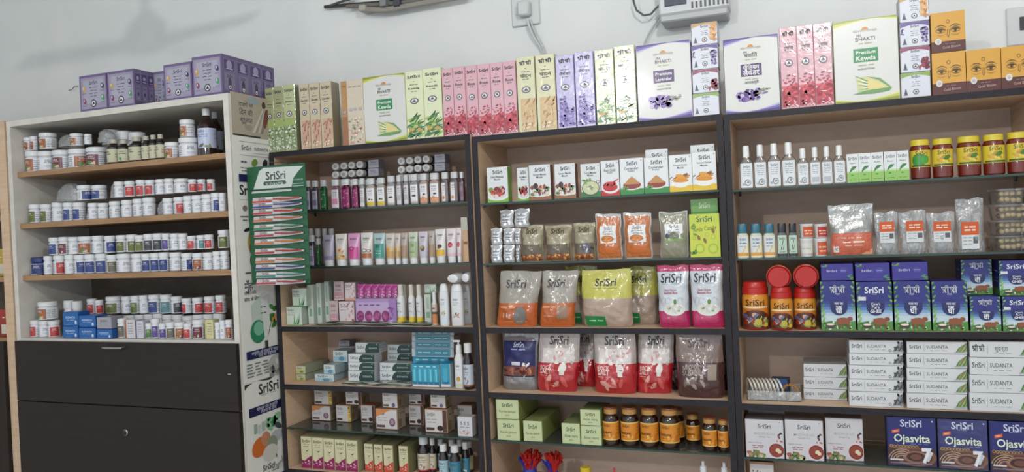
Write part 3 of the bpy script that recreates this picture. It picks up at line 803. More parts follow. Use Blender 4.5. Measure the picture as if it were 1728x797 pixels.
# ---- plastic film bags
def film_dome(w, d, h, seed=1, mat='cling'):
    mb = MB(); n, m = 34, 15; pts = []
    for j in range(m + 1):
        t = j / m; e = (1 - t ** 2.4) ** .45 if t < 1 else 0
        for i in range(n):
            a = 2 * math.pi * i / n; c, s_ = math.cos(a), math.sin(a)
            k = 1 + .16 * noise.noise(Vector((c * 1.6 + seed * 3.1, s_ * 1.6, t * 3)))+ .12 * noise.noise(Vector((c * 4 + seed, s_ * 4, t * 7))) + .09 * noise.noise(Vector((c * 9 + seed, s_ * 9, t * 13)))
            pts.append((w / 2 * math.copysign(abs(c) ** .6, c) * e * k, d / 2 * math.copysign(abs(s_) ** .6, s_) * e * k, h * t * (1 + .07 * noise.noise(Vector((c * 3, s_ * 3, seed + t)))) if j else 0))
    fs = [[j * n + i, j * n + (i + 1) % n, (j + 1) * n + (i + 1) % n, (j + 1) * n + i] for j in range(m) for i in range(n)]
    mb.add(pts, fs, '#ffffff', mat)
    return Proto(w, d, h, mb.mesh('plastic_bag', True, 180), [])
for k in range(3): PR['film%d' % k] = film_dome(.1, .06, .09, seed=k + 1)
PR['film_heavy'] = film_dome(.1, .06, .09, seed=9, mat='cling_heavy')

# ---- pouches
def bag(w, h, t, col, art=None, mat='film', prof='pouch', seed=1, wr=.003, colfn=None, artmat='gloss', nu=22, nv=30, seal=.07, lean=.0):
    def B(v):
        if prof == 'brick': b = min(1, .55 + v / .12 * .45) if v < .12 else 1
        else: b = min(1, .45 + v / .2 * .55) if v < .2 else 1
        top = 1 - seal
        if prof == 'brick': b *= 1 if v < .72 else max(.06, 1 - (v - .72) / (top - .72) * .94)
        elif prof == 'sack': b *= (1 if v < .38 else max(.10, 1 - ((v - .38) / (top - .38)) ** .8 * .9))
        else: b *= (1 if v < .3 else max(.06, 1 - ((v - .3) / (top - .3)) ** 1.25 * .94))
        return b
    def Wd(v):
        b = 1 - .05 * math.sin(min(1, v / .9) * math.pi) if prof != 'sack' else 1 + .03 * math.sin(v * math.pi)
        if v < .06: b *= .93 + v / .06 * .07
        return b
    def surf(u, v, off, s=-1):
        q = max(0., 1 - abs(2 * u - 1) ** 3.2) ** .62
        x = (u - .5) * w * Wd(v) + .004 * noise.noise(Vector((seed * 5.3, v * 4, 2.0))) + lean * h * (v - .5)
        dep = t / 2 * B(v) * q
        n1 = noise.noise(Vector((u * 3.2 + seed * 7.7, v * 4.1, s * .7))) * wr * 1.6 + noise.noise(Vector((u * 7 + seed * 3.3, v * 11 + u * 4, s * 1.3))) * wr
        dep += n1 * min(1, q * 1.6) * (.35 + .65 * B(v))
        z = v * h + (.006 * noise.noise(Vector((u * 3, seed * 2.2, 0))) if v > .9 else 0)
        return (x, s * (dep + off) + (0 if s < 0 else .0), max(0., z))
    mb = MB(); pts = []; fs = []
    k = mb.mi(mat)
    for s in (-1, 1):
        base = len(mb.v)
        for j in range(nv + 1):
            for i in range(nu + 1): mb.v.append(surf(i / nu, j / nv, .0003, s))
        for j in range(nv):
            for i in range(nu):
                a = base + j * (nu + 1) + i
                f = [a, a + 1, a + nu + 2, a + nu + 1]
                mb.f.append(f if s < 0 else f[::-1]); mb.m.append(k)
                mb.c.append(hx(colfn((i + .5) / nu, (j + .5) / nv) if colfn else col))
    me = mb.mesh('pouch', True, 180)
    parts = []
    if art:
        A = Art(w, h, lambda x, z, o: surf(x / w + .5, z / h, o), artmat, cell=.008, vcell=.008, seed=seed, base=.0012, step=.00012)
        art(A); parts.append(('front_print', A.mesh('front_print')))
    return Proto(w, t, h, me, parts)

# ---- spice cartons of the middle unit
def spice(kind):
    def art(A):
        t = dict(salad='#7ab43c', garam='#8a4f2c', curry='#2f7a3c', chilli='#c2272c', coriander='#2c8a3c', turmeric='#e0bd2e')[kind]
        A.rect(.0, .0, 1, .16 if kind != 'garam' else .12, t)
        A.ell(.5, .16, .5, .16, '#e9eaea', n=20) if kind in ('salad', 'garam') else None
        if kind == 'salad':
            A.ell(.5, .19, .44, .14, '#d9dcd9', n=18); A.scatter(.12, .2, .88, .40, 40, .10, ['#b92a34', '#cf4a44', '#5b2a44', '#6aa53c', '#e6dcc6', '#8f1f30'], .7)
        if kind == 'garam':
            A.rect(0, 0, 1, .10, '#9a6238'); A.ell(.5, .16, .42, .12, '#dcdedd', n=18)
            A.scatter(.12, .16, .88, .38, 34, .10, ['#8f4f2c', '#5d3a28', '#c27a3a', '#b33a30', '#557a38', '#e0cdb0', '#3f4a78'], .6); A.ell(.3, .40, .12, .12, '#3e2c26')
        if kind == 'curry':
            A.ell(.5, .26, .46, .33, '#3c4a3a', n=20); A.ell(.5, .27, .42, .29, '#c9cda4', n=20); A.scatter(.3, .22, .7, .32, 14, .07, ['#9fa878', '#e3e4cc', '#7d8f56'], .5); A.scatter(.1, .42, .5, .52, 14, .07, ['#5d8a44', '#7aa55c'], .6); A.ring(.88, .44, .08, '#3c4a3a', '#e8e9ea', .3)
        if kind == 'chilli':
            A.ell(.52, .2, .44, .2, '#e4e6e6', n=18, a0=180, a1=360); A.ell(.5, .24, .40, .17, '#bf2528', n=18); A.scatter(.15, .24, .85, .38, 18, .13, ['#a81f22', '#cf3430', '#d4483c'], .3, rot=20); A.poly([(.5, .36), (.95, .48), (.97, .45), (.55, .33)], '#c9292b')
        if kind == 'coriander':
            A.ell(.5, .2, .38, .12, '#dedfd8', n=18); A.ell(.5, .26, .38, .16, '#8f2f24', n=18); A.poly([(.16, .28), (.84, .28), (.66, .42), (.5, .50), (.34, .42)], '#c08a4e'); A.scatter(.05, .12, .35, .22, 8, .07, ['#4f8a3c', '#7aa55c'], .5)
        if kind == 'turmeric':
            A.scatter(.05, .3, .95, .46, 12, .13, ['#c98a2c', '#8a5a24', '#d9a23c'], .3, rot=20); A.ell(.5, .25, .42, .2, '#ecebe6', n=18); A.poly([(.16, .30), (.84, .30), (.66, .41), (.5, .47), (.34, .41)], '#e39a24'); A.ell(.5, .30, .35, .08, '#d98e20', n=16)
        A.text('SriSri', .52, .86, .46, '#3a3d44', .016)
        nm = dict(salad='Salad Masala', garam='Garam Masala', curry='Curry Masala', chilli='Red Chilli', coriander='Coriander', turmeric='Turmeric Powder')[kind]
        A.text(nm, .5, .72, .62, '#5a5d66', .006); A.text('Powder' if kind in ('chilli', 'coriander') else 'Masala', .5, .65, .3, '#6a6d76', .004)
        A.ell(.92, .93, .02, .02, '#4a8a4a')
    return art
for k, sc, fb in (('salad', '#6fa53a', '#dfe2e4'), ('garam', '#7a4a30', '#dfe2e4'), ('curry', '#8a5f4a', '#dcdfe0'), ('chilli', '#b5a9a6', '#dfe2e4'), ('coriander', '#d2d5d6', '#e2e5e7'), ('turmeric', '#d6d4c8', '#e2e5e7')):
    PR['sp_' + k] = carton(.072, .035, .105, fb, spice(k), sidecol=sc, topcol='#d5d8da', mat='gloss')
def amla(A):
    A.rect(0, 0, 1, 1, '#c9d24a'); A.rect(.0, .80, 1, 1, '#bfd04a')
    A.text('SriSri', .5, .88, .52, '#3f4a2c', .018); A.text('Amla Candy', .5, .66, .78, '#5d6e2a', .004, rot=6, hs=1.25)
    for u, v, r in ((.32, .2, .16), (.76, .19, .17), (.58, .52, .07), (.78, .46, .08), (.14, .45, .06)): A.ell(u, v, r, r, '#a8bd2e', n=18); A.ell(u, v, r * .7, r * .7, '#c6d455', n=14)
    for u, v in ((.3, .45), (.5, .38), (.78, .6)): A.ell(u, v, .05, .09, '#8a6a3c', rot=20)
    A.scatter(.0, .02, .2, .2, 6, .07, ['#5d8a34', '#4c7a2e'], .5); A.scatter(.05, .5, .2, .75, 5, .06, ['#6f9a3c'], .5)
PR['amla'] = carton(.09, .05, .125, '#c9d24a', amla, sidecol='#93b038', topcol='#79b04a', mat='gloss')
PR['amla_back'] = carton(.09, .05, .125, '#5da03e', lambda A: (A.rect(.0, .78, 1, 1, '#7fb560'), A.text('SriSri', .5, .89, .4, '#e4efd8'), A.rect(0, .5, 1, .76, '#58a040')), sidecol='#4c8a34', topcol='#8fc06a', mat='gloss')

# ---- pouches of the middle unit
PR['silver'] = bag(.045, .06, .022, '#dcdee2', lambda A: (A.text('SriSri', .5, .66, .5, '#4d5058'), A.words(.5, .45, .5, .05, '#6c707a'), A.words(.5, .3, .4, .05, '#6c707a')), mat='foil', prof='brick', wr=.0025, nu=10, nv=12)
def brown_pack(A):
    A.rect(.04, .02, .96, .17, '#8f5636'); A.rect(.04, .17, .96, .46, '#6d6153'); A.text('SriSri', .5, .82, .5, '#4a4538', .012); A.words(.5, .38, .3, .04, '#988a74'); A.text('Tea', .5, .33, .16, '#d8cdb8'); A.scatter(.1, .03, .9, .18, 18, .06, ['#c27a3c', '#7a3a24', '#e0a65a'], .5)
PR['brownpack'] = bag(.095, .115, .05, '#a59c80', brown_pack, prof='brick', seed=3)
PR['brownpack2'] = bag(.095, .115, .05, '#a59c80', lambda A: (brown_pack(A), A.ell(.6, .34, .2, .16, '#55525f', n=14), A.scatter(.5, .2, .9, .4, 12, .06, ['#8f90a8', '#3c3a4a', '#c9c6d0'], .5)), prof='brick', seed=5)
def spice_pouch(c, lab):
    def art(A):
        A.rect(.17, .36, .82, .74, '#e6e6e4'); A.text('SriSri', .5, .68, .32, '#55565e'); A.words(.5, .61, .4, .02, '#8a8a90')
        A.text(lab, .5, .565, .42, '#6a6a70', .004)
        if c == 'orange':
            A.ell(.46, .45, .25, .11, '#b5652a', n=18); A.ell(.46, .45, .21, .085, '#d98a3e', n=18); A.poly([(.7, .45), (.98, .50), (.98, .47), (.7, .43)], '#b06a35'); A.rect(.2, .13, .8, .28, '#c5661f')
        else:
            A.ell(.5, .47, .2, .13, '#6f735a', n=16); A.ell(.25, .48, .08, .08, '#4a4c5a'); A.rect(.17, .36, .82, .42, '#7fa052'); A.ell(.8, .48, .07, .07, '#6a7a4a')
    return art
PR['pouch_orange'] = bag(.095, .135, .035, '#b5622a', spice_pouch('orange', 'Turmeric'), colfn=lambda u, v: '#b8b6b4' if v > .93 or v < .05 or u < .04 or u > .96 else '#b9651f', seed=7, wr=.002)
PR['pouch_olive'] = bag(.1, .135, .035, '#7d7b62', spice_pouch('g', 'Moringa'), colfn=lambda u, v: '#b3b2ac' if v > .95 or u < .03 or u > .97 else '#8a866f', seed=8, wr=.002)
def ragi(A):
    A.text('SriSri', .42, .78, .5, '#3b3a3e', .014); A.words(.5, .7, .6, .008, '#8f8a80'); A.words(.3, .36, .4, .03, '#e6a978'); A.ell(.62, .2, .16, .2, '#7a7672', n=14); A.text('1 kg', .3, .22, .2, '#f0dcc8', .01); A.words(.5, .1, .6, .015, '#e0a070')
for k in (0, 1):
    PR['ragi%d' % k] = bag(.155, .185, .06, '#9c958a', ragi if k == 0 else (lambda A: (A.text('SriSri', .42, .78, .5, '#3b3a3e', .014), A.words(.5, .7, .6, .008, '#8f8a80'), A.words(.3, .36, .4, .03, '#e6a978'), A.rect(.55, .14, .84, .38, '#a8724a'), A.rect(.57, .155, .82, .365, '#8f8478'), A.words(.3, .2, .3, .02, '#e0a070'))),
                          colfn=lambda u, v: '#c0612b' if v < .42 else '#a29b8f', seed=11 + k, wr=.005, lean=.14)
def dal(A): A.text('SriSri', .5, .78, .42, '#2f3030', .016); A.words(.5, .68, .5, .008, '#8f8d48'); A.rect(.06, .02, .5, .2, '#1f8a48'); A.words(.3, .12, .3, .02, '#bfe0c8')
PR['dal'] = bag(.165, .185, .075, '#c9c455', dal, colfn=lambda u, v: '#c8c25a' if v > .5 else '#b59e8e', prof='sack', seed=21, wr=.006)
PR['dal2'] = bag(.15, .19, .07, '#b9b34c', dal, colfn=lambda u, v: '#b9b352' if v > .5 else '#a99282', prof='sack', seed=24, wr=.006)
def rice(A):
    A.ell(.55, .30, .36, .17, '#e0e2da', n=18); A.scatter(.32, .24, .8, .36, 24, .06, ['#f0efe9', '#c9cdb8', '#8f9f6a', '#d8d9cf'], .4); A.ell(.58, .42, .05, .07, '#5d8a3c')
    A.text('SriSri', .46, .80, .66, '#33384a', .014); A.words(.45, .71, .6, .006, '#8ab0c0'); A.text('Daily Choice', .45, .61, .38, '#b03a60', .01); A.text('Basmati Rice', .45, .565, .44, '#b03a60', .01)
    for u in (.2, .34, .75): A.arc(u, .42, .09, .012, 20, 200, '#b9bcc4', asp=1.3)
PR['rice'] = bag(.125, .2, .06, '#d5dade', rice, colfn=lambda u, v: '#b51f5c' if v < .28 or (v > .9) else '#d3d8de', prof='brick', seed=31, wr=.0035)
def ojas_pouch(A):
    A.rect(.05, .42, .95, .86, '#23265e'); A.text('SriSri', .5, .80, .3, '#d6d8e6'); A.words(.5, .72, .4, .02, '#8f93c0'); A.rect(.08, .26, .95, .42, '#7a3f32'); A.scatter(.1, .27, .9, .41, 16, .09, ['#a85a44', '#55261e', '#c98a70', '#2f1a16'], .4)
    A.text('7', .72, .36, .2, '#e6e6ea', .03, hs=1.1); A.rect(.3, .44, .55, .5, '#d6d6dc'); A.rect(.05, .24, .95, .26, '#1d1b22')
PR['ojas_pouch'] = bag(.14, .17, .05, '#9a9a9c', ojas_pouch, mat='foil', prof='brick', seed=41, wr=.004, lean=.05)
def salt(A):
    A.rect(.14, .50, .90, .74, '#dcd3cf'); A.scatter(.16, .5, .88, .72, 34, .05, ['#f0ebe6', '#c9b6b0', '#cf9f98', '#e8e0dc'], .5)
    A.text('SriSri', .5, .87, .46, '#3a3636', .016)
    A.text('ROCK', .26, .43, .28, '#f0d8cc', .02); A.text('SALT', .26, .36, .28, '#f0d8cc', .02); A.words(.28, .29, .3, .012, '#e08a70')
    A.ell(.66, .42, .09, .09, '#e9e2dc', n=12); A.rect(.60, .30, .71, .42, '#e9e2dc'); A.rect(.61, .395, .70, .41, '#c23030')
    A.scatter(.25, .12, .75, .24, 9, .12, ['#d8605a', '#e8a8a0', '#b02a30'], .4)
for k in range(2):
    PR['salt%d' % k] = bag(.165, .185, .08, '#b7a9a4', salt, colfn=lambda u, v: '#b9222c' if v < .5 else '#b9aca6', prof='sack', seed=51 + 3 * k, wr=.006, lean=(.10, .02)[k])
def sugar(A):
    A.text('SriSri', .5, .86, .46, '#40302c', .014); A.text('BROWN', .35, .50, .40, '#a8988c', .018, rot=8); A.text('SUGAR', .35, .42, .40, '#a8988c', .018, rot=8); A.rect(.68, .30, .86, .54, '#9a8a7c'); A.scatter(.2, .2, .6, .34, 16, .08, ['#7a6860', '#9c8c84', '#c9bcb2'], .4)
PR['sugar'] = bag(.165, .19, .08, '#6f5a52', sugar, colfn=lambda u, v: '#4a2a2c' if v < .58 else '#7d685f', prof='sack', seed=61, wr=.005)

# ---- green juice boxes, honey
def karela(t):
    def art(A): A.rect(.03, .04, .97, .96, '#c6d0a2'); A.text('SriSri', .5, .72, .48, '#3d4a34', .016); A.text(t, .5, .40, .72, '#55603f', .008); A.text('juice', .5, .22, .2, '#55603f', .006)
    return art
PR['karela'] = carton(.075, .20, .063, '#c0c998', karela('Karela Jamun'), sidecol='#8d9652', topcol='#8a9058')
PR['aloe_juice'] = carton(.065, .14, .055, '#bcc9a0', karela('Aloe vera'), sidecol='#94a45c', topcol='#7f8c5c', seed=2)
def honey(r, h):
    mb = MB(); c = '#2a1008'
    mb.loft([(0, r * .86, r * .86, 2, c), (.004, r * .97, r * .97, 2, c), (h * .1, r, r, 2, c), (h * .68, r, r, 2, c), (h * .76, r * .9, r * .9, 2, c), (h * .8, r * .72, r * .72, 2, c), (h * .84, r * .72, r * .72, 2, c)], 24, mat='liquid')
    lm = MB(); lm.loft([(h * .83, r * .82, r * .82, 2, '#b98a4a'), (h * .95, r * .82, r * .82, 2, '#b98a4a'), (h * .955, r * .84, r * .84, 2, '#7a3f20'), (h, r * .80, r * .80, 2, '#7a3f20')], 24, mat='plastic')
    A = Art(2 * math.pi * r * .6, h * .48, cyl(r, h * .16), 'gloss', cell=.003)
    A.rect(0, 0, 1, 1, '#d98a2a'); A.rect(0, .93, 1, 1, '#e8c06a'); A.rect(0, 0, 1, .06, '#e8c06a'); A.text('SriSri', .42, .80, .22, '#5a3214', .014); A.text('honey', .42, .44, .32, '#4a2810', .02); A.words(.45, .24, .34, .04, '#8a5418'); A.scatter(.5, .1, .75, .5, 8, .05, ['#e8b04a', '#c4701c'], .7); A.words(.82, .7, .14, .03, '#7a4a18'); A.words(.82, .55, .14, .03, '#7a4a18'); A.words(.82, .4, .14, .03, '#7a4a18')
    return Proto(2 * r, 2 * r, h, mb.mesh('jar'), [('lid', lm.mesh('lid'), 'brown screw lid'), ('label', A.mesh('label'), 'orange honey label')], round_=True)
PR['honey'] = honey(.033, .13); PR['honey_small'] = honey(.026, .09)

# ---- left unit products
def oil(c1, c2, motif, capc='#c9ccce', lab='#e6e4e6'):
    rx, ry, e = .019, .012, 4
    mb = MB(); h = .118
    mb.loft([(0, rx * .95, ry * .95, e, c1), (.003, rx, ry, e, c1), (.082, rx, ry, e, c1), (.090, rx * .7, ry * .8, 3, c1), (.094, rx * .62, ry * .8, 2.5, c1)], 20, mat='liquid')
    lm = MB(); lm.loft([(.093, rx * .88, ry * 1.0, 3, capc), (.116, rx * .88, ry * 1.0, 3, capc), (.118, rx * .8, ry * .9, 3, capc)], 18, mat='plastic')
    A = Art(2 * rx * .9, .072, ortho(rx, ry, e, .005), 'gloss', cell=.003)
    A.rect(0, 0, 1, 1, lab); A.text('SriSri', .5, .85, .6, '#4a4650', .014); A.words(.5, .72, .6, .03, '#8d8890'); A.words(.5, .62, .5, .03, '#8d8890')
    if motif == 'bean': A.rect(0, 0, 1, .22, c2); A.ell(.4, .36, .14, .10, '#3a2c26'); A.ell(.7, .34, .10, .08, '#4a382e')
    elif motif == 'oval': A.ell(.5, .40, .30, .12, '#4a4448'); A.rect(0, 0, 1, .1, c2)
    elif motif == 'spiral':
        A.rect(0, 0, 1, 1, c2); A.scatter(.05, .05, .95, .95, 26, .14, [lab, '#a54a80', '#d6a0bc', '#5d1f45'], .3, rot=35)
    elif motif == 'flat': A.rect(.1, .2, .9, .5, c2)
    elif motif == 'orange': A.rect(0, 0, 1, .25, c2); A.scatter(.1, .1, .9, .35, 8, .12, ['#d98a5a', '#c96a3a', '#e8b89a'], .5); A.ell(.6, .45, .2, .1, '#5a4440')
    elif motif == 'slim': A.rect(.62, .0, 1, 1, c2); A.ell(.3, .2, .2, .2, '#d08a4a')
    return Proto(2 * rx, 2 * ry, h, mb.mesh('bottle'), [('cap', lm.mesh('cap')), ('label', A.mesh('label'))], flat=True)
PR['oil_lav'] = oil('#4a4450', '#8a86a8', 'flat', lab='#bdbcd0'); PR['oil_green'] = oil('#12512c', '#1f7a3c', 'spiral', lab='#2f6b3c')
PR['oil_pink'] = oil('#7a5a6a', '#d58aa5', 'flat', lab='#d9d3da'); PR['oil_magenta'] = oil('#5a1838', '#8f2a62', 'spiral', lab='#c77aa8')
PR['oil_plain'] = oil('#8f8a8e', '#b9b4b8', 'flat', lab='#d6d3d4'); PR['oil_yellow'] = oil('#a59f95', '#d9bd3c', 'bean')
PR['oil_oval'] = oil('#8f8d8f', '#c9b8b0', 'oval'); PR['oil_orange'] = oil('#a8938a', '#d79a74', 'orange'); PR['oil_slim'] = oil('#5f5a5e', '#7a6f6a', 'slim')
PR['oil_purple'] = oil('#4a3440', '#7a5a70', 'flat', lab='#8a7484')
# round dark bottle lying on its side, white cap to the front (built along -Y)
mb = MB(); r = .014
mb.loft([(0, r * .9, r * .9, 2, '#15181c'), (.055, r, r, 2, '#15181c'), (.062, r * .6, r * .6, 2, '#15181c')], 16, mat='liquid')
lm = MB(); lm.loft([(.060, r * .92, r * .92, 2, '#d3d3d0'), (.080, r * .92, r * .92, 2, '#d3d3d0'), (.082, r * .75, r * .75, 2, '#d3d3d0')], 16, mat='plastic')
am = MB(); am.loft([(.0821, r * .42, r * .42, 2, '#a9a9a6'), (.0828, r * .4, r * .4, 2, '#a9a9a6')], 12, mat='plastic')
RX = Matrix.Translation((0, .04, r)) @ Matrix.Rotation(math.pi / 2, 4, 'X')
ms = []
for q, nm in ((mb, 'bottle'), (lm, 'cap'), (am, 'cap_ring')):
    me = q.mesh(nm); me.transform(RX); ms.append(me)
PR['lying'] = Proto(2 * r, .08, 2 * r, ms[0], [('cap', ms[1], None, [('cap_ring', ms[2])])])

def tubep(c, c2, motif):
    h = .122; mb = MB()
    rx = .021
    mb.loft([(.022, .017, .015, 2, c), (.026, .0195, .016, 2, c), (.06, .0205, .0125, 2, c), (.09, .0215, .008, 2.2, c), (.112, .022, .003, 2.6, c), (h, .022, .0012, 3, c)], 24, mat='gloss')
    lm = MB(); lm.loft([(0, .0165, .0145, 2, '#dcdcde'), (.021, .017, .015, 2, '#dcdcde'), (.0225, .0165, .0145, 2, '#dcdcde')], 22, mat='plastic')
    def fm(x, z, o):
        t = min(1, max(0, (z - .02) / .1)); ry = .0155 * (1 - t) ** .8 + .0012; rxx = .019 + .003 * t
        q = max(0, 1 - (min(abs(x) / rxx, .999)) ** 2.1)
        return (x, -ry * math.sqrt(q) - o - .0006, z)
    A = Art(.035, .088, lambda x, z, o: fm(x, z + .027, o), 'gloss', cell=.003)
    A.text('SriSri', .5, .84, .62, '#55565f', .016); A.words(.5, .74, .5, .02, '#9a98a0'); A.words(.5, .67, .4, .02, '#9a98a0')
    if motif == 'almond': A.scatter(.1, .08, .9, .40, 14, .15, ['#c9803a', '#d99a4a', '#a8622a', '#e8c48a'], .6); A.rect(0, 0, 1, .07, '#d9b23c')
    if motif == 'pink': A.rect(.0, .0, 1, .48, '#c94f92'); A.ell(.4, .42, .24, .22, '#a82f6e'); A.ell(.4, .42, .13, .12, '#d987b3')
    if motif == 'coconut': A.rect(0, 0, 1, .2, '#a8683c'); A.ell(.36, .32, .24, .2, '#4a3428'); A.ell(.36, .32, .18, .14, '#ece8e0'); A.ell(.8, .3, .2, .16, '#5d4030'); A.ell(.8, .3, .12, .1, '#e0d6c8')
    if motif == 'teal': A.rect(0, .0, 1, .62, '#3f8f80'); A.ell(.4, .5, .22, .16, '#2c6b62'); A.words(.5, .3, .6, .03, '#b9d9d0'); A.words(.5, .2, .5, .03, '#b9d9d0')
    if motif == 'honey': A.rect(0, 0, 1, .3, '#c49a5c'); A.rect(0, .3, 1, .5, '#d4b98a'); A.ell(.35, .36, .2, .16, '#d9a02c')
    if motif == 'green': A.rect(0, 0, 1, .66, '#a3b58a'); A.ell(.5, .5, .26, .2, '#7f9a66'); A.words(.5, .2, .6, .03, '#55653f')
    if motif == 'coffee': A.ell(.5, .36, .3, .3, '#6b5a3a'); A.ell(.42, .4, .14, .18, '#a89a3a'); A.ell(.62, .3, .13, .16, '#3c3028')
    if motif == 'lilac': A.rect(0, 0, 1, .14, '#9486a8'); A.ell(.5, .36, .2, .12, '#d6cfa0'); A.ell(.42, .36, .1, .08, '#b9b07a')
    if motif == 'seed': A.rect(0, 0, 1, .24, '#e0b030'); A.ell(.5, .38, .26, .2, '#4a3324'); A.ell(.38, .32, .14, .1, '#8f5a24')
    if motif == 'pome': A.ell(.45, .42, .3, .28, '#a82f3c'); A.ell(.5, .4, .16, .16, '#cf5a60'); A.rect(0, 0, 1, .08, '#e0b9c0')
    if motif == 'brown': A.rect(0, 0, 1, .5, c2)
    return Proto(.044, .033, h, mb.mesh('tube'), [('cap', lm.mesh('cap'), 'white flat screw cap'), ('front_print', A.mesh('front_print'))])
for k, c, c2 in (('lilac', '#b9b2c9', 0), ('almond', '#dcd6d0', 0), ('pink', '#d59ac0', 0), ('coconut', '#dad5d0', 0), ('teal', '#a9c4c6', 0), ('honey', '#ccc3b9', 0), ('green', '#c3cbb6', 0), ('coffee', '#c9c2cc', 0), ('seed', '#dedcd8', 0), ('pome', '#e0d4d8', 0)):
    PR['tube_' + k] = tubep(c, c2, k)
PR['tube_brown'] = tubep('#b5a8a0', '#a88a70', 'brown')
PR['woodbox'] = carton(.02, .03, .14, '#c9a98a', lambda A: (A.rect(0, .72, 1, 1, '#b9bcae'), A.rect(.1, .4, .9, .46, '#8a6a4a'), A.rect(0, 0, .3, .5, '#b98a60')), sidecol='#b08f70')
def aloe(A): A.rect(.02, .02, .98, .98, '#d3dfd2'); A.text('SriSri', .3, .82, .36, '#4a5a50'); A.words(.32, .66, .44, .03, '#7a8f80'); A.words(.3, .56, .4, .03, '#7a8f80'); A.poly([(.55, .05), (.62, .05), (.95, .75)], '#4f8f58'); A.poly([(.65, .05), (.8, .05), (.92, .6), (.85, .4)], '#2f6b44'); A.poly([(.45, .05), (.6, .05), (.52, .6)], '#77ad74'); A.rect(0, 0, 1, .06, '#a3c49a')
PR['soap_aloe'] = carton(.055, .035, .062, '#c5d2c2', aloe, sidecol='#b5c3b3', topcol='#c9d4c8')
def spine(A): A.rect(.05, .02, .95, .98, '#c9d0c8'); A.words(.5, .3, .5, .2, '#7fa583', 1); A.rect(.3, .5, .7, .9, '#a9b9aa')
PR['soap_spine'] = carton(.026, .055, .095, '#c4cac4', spine, sidecol='#aebaae', topcol='#b9c4b9')
def rosebox(A): A.rect(.02, .02, .98, .98, '#dcd0d3'); A.text('SriSri', .36, .8, .5, '#50484f'); A.scatter(.4, .05, .98, .95, 16, .07, ['#c06a80', '#d994a3', '#a84a64', '#dba08a'], .6); A.rect(0, 0, 1, .12, '#d6a58a'); A.words(.3, .62, .36, .03, '#8f7f86')
PR['soap_rose'] = carton(.055, .07, .062, '#d9c9cc', rosebox, sidecol='#b99aa3', topcol='#c5b3b6')
def pinkbox(A): A.text('SriSri', .45, .78, .5, '#5a4a50'); A.rect(0, .1, 1, .42, '#c99ca3'); A.words(.45, .55, .5, .04, '#8f7a80'); A.words(.45, .2, .6, .04, '#efdfe0')
PR['soap_pink'] = carton(.045, .06, .06, '#cdb6b6', pinkbox, sidecol='#a88f90', topcol='#b9a5a4')
def padpack(A):
    A.rect(.01, .02, .99, .98, '#c3a8cf'); A.rect(.01, .85, .99, .98, '#b08fc0')
    for k in range(4): A.ell(.115 + .205 * k, .30, .095, .095, '#8f2f6c', n=16); A.ell(.115 + .205 * k, .30, .055, .055, '#a84a84', n=12); A.scatter(.05 + .205 * k, .2, .18 + .205 * k, .4, 5, .03, ['#742058', '#b9609a'], .6)
    A.rect(.82, .02, .99, .98, '#a07ab8'); A.scatter(.83, .05, .98, .7, 8, .04, ['#742058', '#8a4a90', '#c9a9d6'], .5); A.words(.35, .74, .5, .04, '#6a4a80', 4)
PR['padpack'] = carton(.145, .06, .062, '#b592c4', padpack, sidecol='#9a72b0', topcol='#c0a3cc', mat='gloss')
PR['pad'] = bag(.03, .064, .02, '#c0539a', lambda A: (A.rect(.1, 0, .9, .2, '#d9b4cf'), A.scatter(.1, .02, .9, .45, 14, .12, ['#8f2f6c', '#e6c3da', '#a03a80'], .6)), prof='brick', seed=71, nu=10, nv=12, wr=.002)
def spray(capc):
    mb = MB(); r = .017
    mb.loft([(0, r * .92, r * .92, 2, '#dcdcdc'), (.004, r, r, 2, '#dcdcdc'), (.088, r, r, 2, '#dcdcdc'), (.1, r * .62, r * .62, 2, '#dcdcdc')], 18, mat='gloss')
    lm = MB(); lm.loft([(.098, r * .68, r * .68, 2, capc), (.134, r * .66, r * .66, 2, capc), (.136, r * .55, r * .55, 2, capc)], 16, mat='plastic')
    A = Art(2 * math.pi * r * .5, .085, cyl(r, .004), 'gloss', cell=.003)
    A.text('SriSri', .4, .8, .4, '#55555f', .014); A.words(.4, .68, .4, .02, '#8d8d94'); A.arc(.45, .42, .2, .08, 20, 160, '#3a3a2c', asp=.6); A.rect(0, 0, 1, .24, '#dfc43a'); A.scatter(.1, .02, .9, .3, 8, .12, ['#e8d060', '#c9a82c'], .5)
    return Proto(2 * r, 2 * r, .136, mb.mesh('bottle'), [('cap', lm.mesh('cap')), ('front_print', A.mesh('front_print'))], round_=True)
PR['spray'] = spray('#d8d2c6')
mb = MB(); r = .012
mb.loft([(0, r, r, 2, '#c9a890'), (.045, r, r, 2, '#d0b8a8'), (.052, r * .6, r * .6, 2, '#d8d4d0')], 16, mat='gloss')
lm = MB(); lm.loft([(.05, r * .7, r * .7, 2, '#e2e2e2'), (.072, r * .65, r * .65, 2, '#e2e2e2')], 14)
A = Art(2 * r * 1.6, .04, cyl(r, .004), cell=.003); A.rect(0, 0, 1, .5, '#cf8a5c'); A.rect(0, .5, 1, .62, '#55504c'); A.text('SriSri', .4, .8, .5, '#555')if False else A.words(.4, .8, .5, .08, '#77737a')
PR['mini'] = Proto(2 * r, 2 * r, .072, mb.mesh('bottle'), [('cap', lm.mesh('cap')), ('label', A.mesh('label'))], round_=True)
